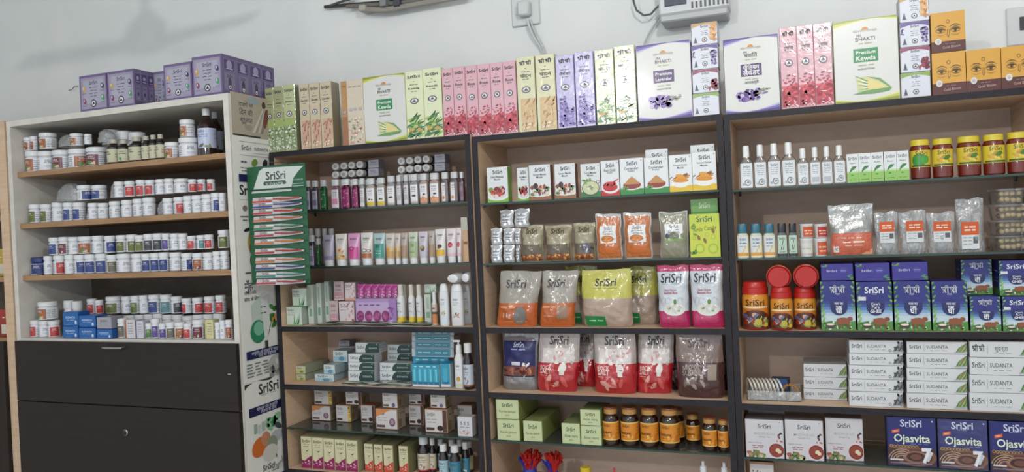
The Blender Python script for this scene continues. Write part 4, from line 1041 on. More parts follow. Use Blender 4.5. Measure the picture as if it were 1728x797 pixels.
def lotion(w, motif):
    rx, ry, e, h = w / 2, w * .30, 3, .185
    mb = MB()
    mb.loft([(0, rx * .9, ry * .9, e, '#e2e4e6'), (.004, rx, ry, e, '#e2e4e6'), (.12, rx, ry, e, '#e2e4e6'), (.150, rx * .93, ry, 2.6, '#e2e4e6'), (.151, rx * .93, ry, 2.6, '#d2d4d6')], 26, mat='gloss')
    lm = MB(); lm.loft([(.1515, rx * .92, ry * .98, 2.6, '#e6e8ea'), (.172, rx * .82, ry * .9, 2.4, '#e6e8ea'), (.182, rx * .62, ry * .7, 2.2, '#e6e8ea'), (h, rx * .4, ry * .4, 2, '#e6e8ea')], 24)
    A = Art(w * .8, .14, ortho(rx, ry, e, .006), 'gloss', cell=.008)
    A.text('SriSri', .45, .78, .5, '#5a5c66', .014); A.words(.45, .68, .6, .015, '#9a9aa2'); A.words(.4, .62, .45, .015, '#9a9aa2')
    if motif == 'red': A.scatter(.2, .22, .8, .36, 14, .09, ['#b0353a', '#4a3a34', '#cf6a5a', '#8f8f5a'], .5)
    else: A.scatter(.2, .28, .85, .42, 14, .08, ['#d98a3a', '#7a9a4a', '#c9b04a'], .5); A.rect(.05, .02, .95, .22, '#cfe0e8')
    return Proto(w, 2 * ry, h, mb.mesh('bottle'), [('cap', lm.mesh('cap')), ('front_print', A.mesh('front_print'))], flat=True)
PR['lotion_a'] = lotion(.05, 'green'); PR['lotion_b'] = lotion(.062, 'red')
mb = MB(); r = .026
mb.loft([(0, r * .5, r * .5, 2, '#d9dbdd'), (.004, r * .8, r * .8, 2, '#e2e4e6'), (.03, r, r, 2, '#dfe1e3'), (.12, r, r, 2, '#dfe1e3')], 22, mat='gloss')
me = mb.mesh('bottle'); me.transform(Matrix.Translation((0, -.06, r)) @ Matrix.Rotation(-math.pi / 2, 4, 'X'))
PR['lotion_lying'] = Proto(2 * r, .12, 2 * r, me, [])
def mini_long(c, t):
    def art(A): A.text('SriSri', .42, .72, .5, '#4f5a58'); A.rect(.05, .08, .95, .48, c); A.ell(.6, .28, .2, .12, t)
    return art
PR['paste_olive'] = carton(.042, .16, .034, '#c6c8a8', mini_long('#c0bf7a', '#7f8a3c'), sidecol='#aab096', topcol='#a9ad94')
PR['paste_aqua'] = carton(.058, .16, .034, '#cdd9da', mini_long('#a3c3cf', '#5d93ae'), sidecol='#a9bfc5', topcol='#aebfc0')
def paste(A):
    A.rect(.0, 0, 1, 1, '#d3d8d8'); A.text('SriSri', .22, .52, .3, '#4a5058', .02)
    A.poly([(.42, .0), (.40, .35), (.46, .75), (.55, .98), (1, .98), (1, .02)], '#1d3f3c'); A.poly([(.50, .12), (.52, .7), (.97, .72), (.97, .12)], '#153432'); A.text('SUDANTA', .74, .46, .36, '#b9c9c4', .012); A.poly([(.86, .8), (.92, .95), (.95, .75)], '#6aa05a')
PR['paste'] = carton(.1, .05, .032, '#cfd5d5', paste, side=lambda A: (A.rect(0, 0, 1, 1, '#c3c3cc'), A.words(.5, .7, .8, .08, '#8d8d98', 3), A.words(.5, .45, .8, .08, '#8d8d98', 3), A.words(.5, .2, .8, .08, '#8d8d98', 3)), sidecol='#c3c3cc', topcol='#b9bebf', mat='gloss')
def bluetube(A):
    A.rect(.02, .02, .98, .98, '#2f96b5')
    for k in range(5): A.ell(.1 + .2 * k, .24, .085, .16, '#1f6f96', n=14); A.rect(.1 + .2 * k - .07, .24, .1 + .2 * k + .07, .82, '#3fa9c4'); A.rect(.1 + .2 * k - .02, .26, .1 + .2 * k + .02, .78, '#7fd0dc')
    A.rect(.02, .02, .98, .12, '#e0d8dc'); A.words(.5, .9, .8, .04, '#c9ecf2', 4)
PR['bluepack'] = carton(.09, .06, .085, '#3a9fbc', bluetube, sidecol='#b9c9d0', topcol='#1f86ad', mat='gloss')
PR['bluepack_slim'] = carton(.035, .06, .085, '#3a9fbc', lambda A: (A.rect(.05, .02, .95, .98, '#2f96b5'), A.ell(.5, .24, .3, .4, '#1f6f96'), A.rect(.28, .24, .72, .82, '#3fa9c4'), A.rect(.05, .02, .95, .14, '#e0d8dc')), sidecol='#b9c9d0', topcol='#1f86ad', mat='gloss')
def tealbar(A): A.rect(.0, 0, 1, 1, '#b9c0c4'); A.rect(.08, .06, .92, .94, '#4d93a8'); A.rect(.12, .2, .48, .8, '#3a8098'); A.rect(.52, .2, .88, .8, '#3a8098'); A.words(.3, .5, .3, .14, '#a9d0d8'); A.words(.7, .5, .3, .14, '#a9d0d8')
PR['tealbar'] = carton(.135, .06, .024, '#a9b4b8', tealbar, sidecol='#b3a9ac', topcol='#7fa9b4', mat='gloss')
# pump bottle and dark tonic bottle
mb = MB(); rx, ry = .021, .016
mb.loft([(0, rx * .94, ry * .94, 3, '#dfe0e0'), (.004, rx, ry, 3, '#dfe0e0'), (.082, rx, ry, 3, '#dfe0e0'), (.098, rx * .62, ry * .75, 2, '#dfe0e0'), (.1, rx * .55, ry * .7, 2, '#dfe0e0')], 22, mat='gloss')
lm = MB(); lm.loft([(.1, rx * .64, ry * .84, 2, '#e4e4e4'), (.122, rx * .6, ry * .8, 2, '#e4e4e4'), (.124, .004, .004, 2, '#e4e4e4'), (.132, .004, .004, 2, '#e4e4e4')], 16); lm.box(-.026, -.004, .130, .008, .004, .136, '#e4e4e4', 'plastic', .001)
A = Art(rx * 1.7, .07, ortho(rx, ry, 3, .004), 'gloss', cell=.003); A.text('SriSri', .45, .85, .5, '#5a5c60', .014); A.words(.45, .7, .5, .025, '#9a9a9e'); A.ell(.5, .32, .26, .2, '#b5a04a'); A.ell(.5, .36, .14, .14, '#c98a3a'); A.rect(.05, .0, .95, .14, '#c9d3b0')
PR['pump'] = Proto(2 * rx, 2 * ry, .136, mb.mesh('bottle'), [('pump_head', lm.mesh('pump_head')), ('front_print', A.mesh('front_print'))], flat=True)
def tonic(lab, c2, capc='#dfe0e0', c='#1b1013'):
    mb = MB(); r = .020
    mb.loft([(0, r * .92, r * .92, 2, c), (.003, r, r, 2, c), (.075, r, r, 2, c), (.092, r * .55, r * .55, 2, c), (.1, r * .5, r * .5, 2, c)], 18, mat='liquid')
    lm = MB(); lm.loft([(.096, r * .72, r * .72, 2, capc), (.119, r * .72, r * .72, 2, capc), (.121, r * .62, r * .62, 2, capc)], 16)
    A = Art(2 * math.pi * r * .6, .058, cyl(r, .008), 'gloss', cell=.003)
    A.rect(0, 0, 1, 1, lab); A.text('SriSri', .42, .82, .3, '#40404a', .014); A.words(.42, .64, .36, .03, '#77777f'); A.words(.42, .54, .3, .03, '#77777f'); A.rect(.0, 0, 1, .08, c2); A.scatter(.25, .08, .6, .4, 8, .06, [c2, '#e6e6e6', '#8f8f96'], .6)
    return Proto(2 * r, 2 * r, .121, mb.mesh('bottle'), [('cap', lm.mesh('cap')), ('label', A.mesh('label'))], round_=True)
PR['tonic_white'] = tonic('#c3cad6', '#8a5a4a'); PR['tonic_red'] = tonic('#d9cfb4', '#b52a34'); PR['tonic_blue'] = tonic('#a9cbd6', '#3f90ae'); PR['tonic_cream'] = tonic('#d6cba4', '#8f8a5a')
PR['tonic_teal'] = tonic('#3f86a0', '#c3dce4')
def soap(c, lay):
    def art(A):
        A.rect(.03, .04, .97, .96, '#d0ccca')
        A.text('SriSri', .28, .78, .34, '#4a4446')
        A.words(.32, .56, .44, .04, '#a39a98'); A.words(.3, .44, .4, .04, '#a39a98')
        A.rect(.06, .1, .42, .22, '#5a3c38'); 
        if lay == 'choc': A.ell(.68, .2, .14, .09, '#3a2422'); A.rect(.8, .04, .97, .96, c)
        elif lay == 'swirl': A.poly([(.03, .96), (.03, .6), (.4, .8), (.7, .96)], '#cf8a50'); A.ell(.76, .36, .14, .16, '#7a5a6a'); A.ell(.76, .38, .08, .1, '#a58594')
        elif lay == 'honey': A.rect(.82, .04, .97, .96, '#d0a83c'); A.scatter(.82, .1, .96, .9, 8, .05, ['#5d4a24', '#e8cc6a'], .6)
        else: A.ell(.72, .18, .12, .10, '#6a5a80')
    return art
for k, c in (('choc', '#5a3a30'), ('swirl', '#b5733c'), ('honey', '#b58a3c'), ('lav', '#8f7a6a')):
    PR['soap_' + k] = carton(.062, .05, .048, '#a8836a', soap(c, k), sidecol='#a39078', topcol='#9a6a44', side=lambda A: (A.rect(.04, .05, .96, .95, '#a3937c'), A.rect(.1, .1, .5, .5, '#8a6a4c'), A.words(.6, .75, .6, .06, '#6f5a48')))
def serum(c1, c2):
    def art(A):
        A.rect(.04, .02, .96, .98, '#d5d0aa'); A.poly([(.04, .02), (.96, .02), (.96, .42), (.6, .34), (.3, .24), (.04, .28)], c1); A.scatter(.1, .04, .9, .26, 10, .1, [c2, '#e6c8d0', c1], .5)
        A.text('SriSri', .5, .86, .7, '#3f3f38', .016); A.words(.5, .76, .6, .012, '#77775f'); A.words(.5, .70, .5, .012, '#77775f'); A.poly([(.3, .60), (.5, .56), (.75, .60), (.55, .53)], '#4a4038'); A.arc(.45, .42, .18, .05, -60, 120, '#bcb79a', asp=1.3)
    return art
PR['serum_pink'] = carton(.036, .09, .105, '#cfc9a2', serum('#8f2458', '#b54a7c'), sidecol='#a9a37c', topcol='#a9a580')
PR['serum_orange'] = carton(.034, .09, .1, '#cfc9a2', serum('#c9503a', '#d98a6a'), sidecol='#8f8a62', topcol='#8f8c68')
PR['whitepouch'] = carton(.055, .04, .075, '#d2d2d6', lambda A: (A.text('S S S', .5, .68, .6, '#55555f', .016), A.scatter(.1, .1, .9, .3, 14, .06, ['#c98a70', '#d9b09a', '#b56a50'], .6), A.words(.5, .48, .7, .04, '#9a9aa2')), sidecol='#b9b9bd', topcol='#c9c9cc', mat='gloss')

# ---- right unit products
def clearbottle(rx, ry, h, lab, seed=1):
    e = 4; c = '#dfe5e8'
    mb = MB()
    mb.loft([(0, rx * .94, ry * .94, e, c), (.003, rx, ry, e, c), (h * .62, rx, ry, e, c), (h * .70, rx * .62, ry * .75, 3, c), (h * .74, rx * .5, ry * .7, 2.4, c)], 22, mat='clear')
    lm = MB(); q = min(rx * .55, ry * .85)
    lm.loft([(h * .73, q, q, 2, '#e6e8e8'), (h * .97, q * .95, q * .95, 2, '#e6e8e8'), (h, q * .8, q * .8, 2, '#e6e8e8')], 18)
    A = Art(2 * rx * .92, h * .56, ortho(rx, ry, e, h * .03), 'gloss', cell=.003, seed=seed)
    A.rect(0, 0, 1, 1, '#dde2e5'); A.text('SriSri', .5, .86, .6, '#55585f', .014)
    for k in range(4): A.words(.5, .74 - .08 * k, .7 - .06 * k, .02, '#8a8d94')
    if lab: A.ell(.58, .2, .25, .25, '#66686c', n=16); A.ell(.60, .2, .19, .19, '#d9dcde', n=14); A.ell(.62, .21, .10, .10, '#8a8c90', n=12); A.ell(.28, .14, .14, .10, '#a9adb2')
    else: A.rect(.15, .08, .85, .32, '#b5babf')
    return Proto(2 * rx, 2 * ry, h, mb.mesh('bottle'), [('cap', lm.mesh('cap'), 'white round cap'), ('label', A.mesh('label'))], flat=True)
PR['clear_big'] = clearbottle(.021, .013, .13, True); PR['clear_small'] = clearbottle(.019, .012, .11, False); PR['clear_coco'] = clearbottle(.019, .012, .11, True, 2)
def neem(A): A.rect(0, 0, 1, 1, '#e0e3e4'); A.rect(0, 0, 1, .34, '#93c264'); A.rect(0, .34, 1, .4, '#bcd9a0'); A.text('SriSri', .5, .84, .74, '#454850', .014); A.text('Neem', .5, .68, .5, '#5a6a58', .006); A.poly([(.2, .32), (.28, .46), (.5, .56), (.85, .56), (.7, .48), (.45, .42)], '#3f7f44'); A.ell(.45, .26, .12, .05, '#3f7f44'); A.words(.5, .1, .6, .02, '#4f7a3c')
PR['neem'] = carton(.04, .04, .095, '#dfe3e4', neem, sidecol='#c3d0c0', topcol='#d0d4d4', mat='gloss')
def pickle(green):
    r, h = .034, .13; mb = MB(); c = '#6f1f10'
    mb.loft([(0, r * .86, r * .86, 2, c), (.004, r * .97, r * .97, 2, c), (.1, r, r, 2, c), (.108, r * .86, r * .86, 2, c), (.112, r * .84, r * .84, 2, c)], 24, mat='liquid')
    lm = MB(); lm.loft([(.110, r * .92, r * .92, 2, '#d9c43a'), (.128, r * .92, r * .92, 2, '#d9c43a'), (.13, r * .86, r * .86, 2, '#cdb832')], 24)
    A = Art(2 * math.pi * r * .55, .056, cyl(r, .038), 'gloss', cell=.003)
    A.rect(0, 0, 1, 1, '#d6bf3a'); A.text('SriSri', .5, .82, .34, '#5a4a1c', .014)
    if green: A.ell(.42, .42, .2, .2, '#3f8f3a', n=14); A.ell(.6, .45, .12, .12, '#4fa044')
    else: A.scatter(.3, .25, .75, .55, 12, .08, ['#e6d25a', '#c9a22c', '#b58a24'], .5); A.ell(.58, .5, .10, .06, '#4f7a2c', rot=30)
    A.rect(.2, .04, .8, .14, '#3f5a2c')
    return Proto(2 * r, 2 * r, h, mb.mesh('jar'), [('lid', lm.mesh('lid'), 'yellow screw lid'), ('label', A.mesh('label'))], round_=True)
PR['pickle_g'] = pickle(True); PR['pickle'] = pickle(False)
def wash(capc, green):
    rx, ry, e, h = .017, .011, 3.2, .085; c = '#c9c9a8' if not green else '#55605a'
    mb = MB(); mb.loft([(0, rx * .94, ry, e, c), (.003, rx, ry, e, c), (.055, rx, ry, e, c), (.062, rx * .75, ry * .9, 3, c)], 20, mat='gloss')
    lm = MB(); lm.loft([(.0615, rx * .8, ry * .95, 3, capc), (.082, rx * .8, ry * .95, 3, capc), (.085, rx * .7, ry * .85, 3, capc)], 18)
    A = Art(2 * rx * .88, .052, ortho(rx, ry, e, .003), 'gloss', cell=.003)
    if not green: A.rect(0, 0, 1, 1, '#d5d8da'); A.text('SriSri', .5, .84, .6, '#3a4a5a', .014); A.words(.5, .66, .6, .05, '#4a86a0'); A.words(.5, .5, .6, .04, '#8a9aa8'); A.rect(0, 0, 1, .2, '#d99a3a'); A.poly([(.4, .2), (.7, .5), (1, .6), (1, .2)], '#e0c84a'); A.rect(0, .0, 1, .05, '#e8e0d0')
    else: A.rect(0, 0, 1, 1, '#b9cdbb'); A.text('SriSri', .5, .84, .6, '#2f3a34', .014); A.poly([(.3, .3), (.4, .3), (.65, .75), (.55, .75)], '#4a5f50'); A.poly([(.5, .3), (.6, .3), (.75, .65)], '#4a5f50'); A.rect(0, 0, 1, .12, '#2f3a34'); A.words(.5, .2, .6, .04, '#6a7f70')
    return Proto(2 * rx, 2 * ry, h, mb.mesh('bottle'), [('cap', lm.mesh('cap'), 'teal cap' if not green else 'black cap'), ('label', A.mesh('label'))], flat=True)
PR['wash'] = wash('#1d6478', False); PR['oil_black'] = wash('#1d1c22', True)
def cup(col):
    mb = MB(); r = .020; mb.loft([(0, r * .9, r * .9, 2, '#c9c9c6'), (.045, r, r, 2, '#d0d0cd')], 18, mat='gloss')
    lm = MB(); lm.loft([(.045, r * 1.03, r * 1.03, 2, '#d9d9d9'), (.05, r * 1.03, r * 1.03, 2, '#d9d9d9')], 18)
    A = Art(.05, .036, cyl(r, .004), 'gloss', cell=.003)
    if col: A.rect(.3, 0, .95, 1, col); A.words(.62, .6, .5, .1, '#f0d0b0'); A.words(.62, .3, .4, .1, '#f0d0b0')
    else: A.rect(.2, .1, .9, .9, '#d9d6d0'); A.words(.5, .5, .5, .08, '#b9b4ac')
    return Proto(2 * r, 2 * r, .05, mb.mesh('tub'), [('lid', lm.mesh('lid')), ('label', A.mesh('label'))], round_=True)
PR['cup_orange'] = cup('#c9552c'); PR['cup_red'] = cup('#b5302c'); PR['cup_white'] = cup(None)
PR['papad'] = bag(.135, .165, .025, '#a9a9a6', lambda A: (A.rect(.03, .01, .97, .44, '#c05a40'), A.rect(.05, .02, .95, .42, '#cb6a50'), A.words(.5, .34, .5, .02, '#f0cdb8', 3), A.words(.55, .26, .5, .03, '#f0d8c4', 2), A.words(.55, .19, .4, .02, '#f0cdb8', 2), A.rect(.08, .06, .2, .18, '#e0e0da'), A.rect(.1, .09, .18, .16, '#8a8f96'), A.poly([(.7, .01), (.97, .01), (.97, .12)], '#d99a6a')), mat='foil', prof='pouch', seed=81, wr=.004)
# clear bag with orange and white card
def namkeen(w, h, seed, cx=.5, top=.77):
    p = bag(w, h, .03, '#ffffff', None, mat='cling_heavy', prof='pouch', seed=seed, wr=.004, nu=14, nv=18)
    A = Art(w, h, lambda x, z, o: (x, -.0165 - o, z), 'paper')
    t = top
    A.rect(cx - .31, t - .50, cx + .31, t, '#d3d6d8'); A.rect(cx - .31, t - .24, cx + .31, t, '#cc5a2a'); A.words(cx, t - .09, .4, .03, '#f0d8c8'); A.words(cx, t - .15, .4, .03, '#f0d8c8'); 
    for k in range(3): A.words(cx - .1, t - .29 - .06 * k, .3, .014, '#8a8d94')
    A.rect(cx + .10, t - .40, cx + .27, t - .28, '#5d6268')
    p.parts.append(('label_card', A.mesh('label_card'), 'orange and white label card'))
    mb = MB(); mb.loft([(h * .04, w * .14, .007, 2, '#c9cbcc'), (h * .1, w * .2, .009, 2, '#c9cbcc'), (h * .3, w * .25, .010, 2, '#cfd1d2'), (h * .38, w * .27, .010, 2, '#d3d5d6')], 16, mat='gloss')
    p.parts.append(('inner_cup', mb.mesh('inner_cup'), 'white cup inside the clear bag'))
    return p
PR['snack_a'] = namkeen(.075, .11, 91); PR['snack_b'] = namkeen(.085, .11, 92, .55); PR['snack_c'] = namkeen(.09, .115, 93); PR['snack_d'] = namkeen(.09, .155, 94, .45, .56)
# jar of red lid
def chyawan(r=.036, h=.135):
    mb = MB()
    mb.loft([(0, r * .86, r * .86, 2, '#b02a1c'), (.004, r * .97, r * .97, 2, '#b02a1c'), (.012, r, r, 2, '#b5301e'), (.022, r, r, 2, '#c2401e'), (.04, r, r, 2, '#cc641f'), (.06, r, r, 2, '#d27f24'), (.090, r, r, 2, '#d68d2a'), (.1, r * .92, r * .92, 2, '#d68d2a'), (.104, r * .86, r * .86, 2, '#d68d2a')], 26, mat='gloss')
    lm = MB(); lm.loft([(.1005, r * .97, r * .97, 2, '#b81f18'), (.118, r * .97, r * .97, 2, '#b81f18'), (.119, r * .90, r * .90, 2, '#b81f18'), (.131, r * .88, r * .88, 2, '#b81f18'), (h, r * .8, r * .8, 2, '#b81f18')], 26)
    A = Art(2 * math.pi * r * .55, .085, cyl(r, .006), 'gloss', cell=.003)
    A.text('SriSri', .5, .84, .42, '#4a3010', .016); A.words(.5, .68, .6, .05, '#f0e0c0', 1); A.words(.45, .56, .4, .02, '#8f4a18')
    A.ell(.5, .22, .36, .26, '#5a2a18', n=18); A.ell(.56, .2, .12, .12, '#a9a23a'); A.scatter(.22, .08, .8, .42, 26, .07, ['#8f2a1c', '#7a8a3a', '#d0c04a', '#4a5a8a', '#c9a88a', '#3c2418'], .7); A.ell(.56, .2, .08, .08, '#b9b040')
    return Proto(2 * r, 2 * r, h, mb.mesh('jar'), [('lid', lm.mesh('lid'), 'red screw lid'), ('label', A.mesh('label'))], round_=True)
PR['chyawan'] = chyawan()
pl = PR['chyawan']; TT = Matrix.Translation((0, .1, .036)) @ Matrix.Rotation(math.pi / 2, 4, 'X')
def lay(p):
    b = p.body.copy(); b.transform(TT); ps = []
    for q in p.parts:
        m = q[1].copy(); m.transform(TT); ps.append((q[0], m) + tuple(q[2:]))
    return Proto(p.w, p.h, p.w, b, ps)
PR['chyawan_lying'] = lay(pl)
def ghee(hindi):
    def art(A):
        A.rect(0, 0, 1, 1, '#2c2f7c'); 
        for k, c in enumerate(('#33408c', '#3f5a9c', '#5a7fb5', '#86a8cc', '#aec5d9', '#c3d3dd')): A.rect(0, 0, 1, .60 - .06 * k, c)
        A.poly([(0, .16), (.3, .2), (.6, .15), (1, .2), (1, 0), (0, 0)], '#4f8a3c'); A.scatter(.02, .02, .98, .17, 26, .05, ['#3a7a30', '#6fa34c', '#8cba5c', '#2f6a2c', '#dfe6d8'], .5)
        for s in (0, 1):
            for k in range(7):
                v = .97 - .09 * k; u = (.02 + .05 * (k % 2)) if s == 0 else (.98 - .05 * (k % 2)); A.ell(u, v, .06, .03, ['#5d9a3c', '#86b85a', '#4a8a34'][k % 3], rot=40 if s == 0 else -40, n=8)
        for k in range(5): A.ell(.05 + .04 * (k % 2), .42 - .06 * k, .06, .035, ['#6fa84a', '#8fc06a'][k % 2], rot=60, n=8)
        A.text('श्री श्री' if hindi else 'SriSri', .5, .835, .44 if hindi else .54, '#dde0ea', .018); A.text('तत्त्व' if hindi else 'TATTVA', .5, .745, .14, '#c9cde0', .008)
        A.ell(.53, .47, .25, .22, '#23265e', n=20); A.rect(.28, .44, .78, .585, '#23265e'); A.rect(.26, .575, .80, .60, '#34387a')
        if hindi: A.text('गाय का', .53, .55, .26, '#dfe2ee', .014); A.text('शुदध', .53, .485, .18, '#dfe2ee', .012); A.text('घी', .53, .405, .19, '#eef0f6', .02)
        else: A.text("Cow's", .53, .55, .26, '#dfe2ee', .014); A.text('Pure', .53, .485, .22, '#dfe2ee', .012); A.text('GHEE', .53, .40, .32, '#eef0f6', .02); A.poly([(.04, .62), (.26, .62), (.26, .70), (.04, .70)], '#d3d6da')
        A.ell(.64, .205, .20, .085, '#8a4a2c', n=14); A.rect(.46, .13, .82, .25, '#8f4e2e'); A.ell(.84, .24, .08, .06, '#8a4a2c'); A.rect(.48, .04, .53, .14, '#7d4226'); A.rect(.60, .05, .64, .14, '#7d4226'); A.rect(.76, .04, .81, .14, '#7d4226'); A.poly([(.86, .28), (.9, .33), (.88, .27)], '#cdbfa5')
        A.ell(.27, .12, .15, .10, '#4a3428', n=14, a0=180, a1=360); A.ell(.27, .125, .15, .045, '#5d4636', n=14); A.ell(.27, .13, .12, .03, '#e6e0c8', n=12)
    return art
def gheeside(A):
    A.rect(0, 0, 1, 1, '#262a66'); A.words(.5, .7, .5, .03, '#aab0d0'); A.rect(0, 0, 1, .2, '#3f7a3a'); A.words(.5, .5, .6, .02, '#8a90c0'); A.words(.5, .4, .6, .02, '#8a90c0')
PR['ghee_h'] = carton(.092, .092, .128, '#2a2d74', ghee(True), gheeside, sidecol='#262a66', topcol='#3a348c', mat='gloss', side_right=False)
PR['ghee_e'] = carton(.092, .092, .128, '#2a2d74', ghee(False), gheeside, sidecol='#262a66', topcol='#3a348c', mat='gloss', side_right=False)
def gheetop(A): A.rect(.02, .02, .98, .98, '#3b338c'); A.text('SriSri', .34, .58, .32, '#c9cbe2', .014); A.ell(.7, .58, .12, .14, '#4a449c'); A.text('Ghee', .7, .58, .16, '#c9cbe2'); A.scatter(.02, .75, .2, .98, 5, .06, ['#5d9a3c', '#86b85a'], .5); A.scatter(.8, .05, .98, .3, 5, .06, ['#4a7a8a', '#5d9a3c'], .5)
PR['ghee_lying'] = carton(.092, .128, .092, '#37308a', gheetop, sidecol='#262a66', topcol='#453d9c', mat='gloss')
def paste_w(mono, hindi=False):
    def art(A):
        A.rect(0, 0, 1, 1, '#d6d8da')
        A.text('श्री श्री' if hindi else 'SriSri', .14, .56, .20, '#4b4f58', .016); A.rect(.285, .2, .292, .8, '#9a9ca2')
        A.text('सुदन्ता' if hindi else 'SUDANTA', .51, .56, .22 if hindi else .36, '#55585f', .006); A.words(.53, .26, .28, .03, '#8d9096', 3)
        for k in range(7):
            c = ['#5f6468', '#3c4044', '#8a8f94'][k % 3] if mono else ['#4f7a44', '#7aa55c', '#8f7a4c', '#a3bd84'][k % 4]
            u = .80 + .028 * k; A.poly([(u, .05 + .02 * k), (u + .06, .5 + .05 * (k % 3)), (1., .95 - .08 * (k % 2)), (u + .07, .3)], c)
        A.rect(.78, .12, .99, .16, '#b9bcbf')
        if mono: A.ring(.755, .22, .022, '#55595e', '#c9ccce', .35); A.scatter(.85, .1, .98, .9, 10, .02, ['#4a4e52', '#8d9196', '#2f3236'], .8)
    return art
def paste_side(A): A.rect(0, 0, 1, 1, '#9a9ea2')
PR['sudanta_m'] = carton(.165, .05, .036, '#d3d5d8', paste_w(True), sidecol='#b3b6ba', topcol='#c0c3c6', mat='gloss')
PR['sudanta_c'] = carton(.165, .05, .036, '#d8dadb', paste_w(False), sidecol='#b3b6ba', topcol='#c0c3c6', mat='gloss')
PR['sudanta_h'] = carton(.165, .05, .036, '#d3d5d8', paste_w(False, True), sidecol='#b3b6ba', topcol='#c0c3c6', mat='gloss')
def tea(A):
    A.rect(.02, .01, .98, .99, '#cfcdd2'); A.text('SriSri', .5, .82, .34, '#4b4750', .016); A.ell(.9, .93, .012, .012, '#4a8a4a')
    A.text('MADHUKARI', .5, .63, .54, '#a9b5a6', .008); A.text('Herbal Tea', .5, .55, .3, '#8fa090', .004); A.text('Balances 3 Doshas', .25, .39, .36, '#8a7f86', .004); A.words(.32, .31, .3, .02, '#b06a70'); A.words(.32, .26, .26, .02, '#b06a70')
    A.scatter(.05, .02, .55, .16, 26, .06, ['#6a8a4a', '#8fa860', '#c9b088', '#a85a4a', '#4f7040'], .5); A.scatter(.82, .42, .97, .66, 7, .05, ['#4f6a3c', '#b5643c', '#7a4a5a', '#3f3630'], .5)
    A.ell(.79, .22, .24, .23, '#d9cdd2', n=22); A.ell(.80, .215, .195, .185, '#7a2c22', n=20); A.ell(.80, .215, .165, .155, '#8f3c2c', n=20); A.ell(.83, .22, .06, .05, '#d9d0b0', rot=20); A.ell(.87, .19, .05, .06, '#d9d0b0', rot=60); A.ell(.78, .15, .05, .035, '#8a2a2a')
PR['tea'] = carton(.105, .055, .11, '#c9c7cc', tea, sidecol='#8a7f80', topcol='#6f6668', mat='gloss')
PR['tea_flat'] = carton(.105, .055, .016, '#b0aaab', lambda A: A.rect(.02, .1, .98, .5, '#8a8384'), sidecol='#8a8284', topcol='#9d9496', mat='gloss')
def ojas(A):
    A.rect(0, 0, 1, 1, '#22286e'); A.rect(.0, .0, .04, 1, '#1b1f58')
    A.text('SriSri', .5, .88, .44, '#d0d4e6', .018); A.words(.5, .79, .2, .012, '#8f95c0'); A.ell(.93, .93, .018, .018, '#c9cde0')
    A.poly([(.10, .66), (.26, .69), (.26, .76), (.10, .73)], '#cf5a34'); A.text('NEW', .18, .71, .1, '#f0e0c8', .01, rot=8)
    A.text('Ojasvita', .51, .575, .74, '#dfe8cf', .02); A.words(.66, .46, .36, .012, '#7f86b5', 3)
    A.poly([(.02, .02), (.98, .02), (.98, .36), (.6, .42), (.02, .40)], '#4a2a22')
    for k in range(9): A.ring(.08 + .065 * k, .405 - .008 * (k % 2), .035, '#a88a5c', '#5d3c2a', .4)
    for k, c in enumerate(('#7a5040', '#55312a', '#8f6450', '#3c2220', '#6f4638')): A.ell(.58, .2, .42 - .075 * k, .20 - .035 * k, c, n=22)
    for k in range(4): A.arc(.3, .1, .3 - .05 * k, .018, 60, 165, '#b59a8a', asp=.9)
    A.text('7', .80, .24, .20, '#e4e6ec', .04, hs=1.15); A.poly([(.86, .34), (.93, .30), (.84, .12), (.80, .12)], '#c9ccd6'); A.rect(.05, .12, .32, .15, '#d0d0d6'); A.rect(.05, .06, .9, .08, '#7a7f9a')
PR['ojas'] = carton(.125, .055, .13, '#22286e', ojas, sidecol='#1d2160', topcol='#2c3280', mat='gloss')
PR['ojas2'] = carton(.125, .055, .13, '#2f3a74', ojas, sidecol='#1d2160', topcol='#2c3280', mat='wrap')

# ------------------------------------------------------------------ stocking: the cabinet
def jrow(shelf, rowname, items, z, Y, group, prev, onto=None):
    """items: (x0, x1, ytop, kind, turn)"""
    out = []; n = {}
    for i, it in enumerate(items):
        x0, x1, yt, k = it[:4]; turn = it[4] if len(it) > 4 else 8
        zz = z
        if onto:  # stand on the tallest jar top beneath
            xc = xat((x0 + x1) / 2, Y, z)
            zz = z
        shape = k.split('_')[0]; c = k.split('_')[1] if '_' in k else ''
        if shape in ('jar', 'tub') and c in LN: d = 'white %s with %s label' % ('pill jar' if shape == 'jar' else 'wide tub', LN[c])
        elif k == 'jar_navylid': d = 'navy blue jar with navy lid'
        elif shape == 'vial': d = 'small dark bottle with cream label'
        else: d = dict(slimbox='slim white carton', greybox='grey carton').get(shape, shape)
        if d == 'white pill jar with plain white label': d = 'plain white pill jar'
        if d == 'white wide tub with plain white label': d = 'plain white wide tub'
        lab = '%s, %s from left, %s row, %s' % (d, ORD[i + 1], rowname, shelf)
        if rowname == 'past': lab = '%s, %s, front row past blue cartons, lowest shelf' % (d, ORD[i + 1])
        nm = dict(jar='pill_jar', tub='wide_tub', vial='dark_bottle', slimbox='slim_carton', greybox='small_carton').get(shape, shape)
        cat = dict(jar='jar', tub='jar', vial='bottle', slimbox='carton', greybox='carton').get(shape, 'jar')
        o = put(k, nm, x0, x1, yt, zz, Y, lab, cat, group, math.radians(turn) if PR[k].round else 0, prev=prev, packed=True)
        out.append(o)
    return out
YC = -.165
S1, S2, S3, S4 = CZ['c1'], CZ['c2'], CZ['c3'], CZ['c4']
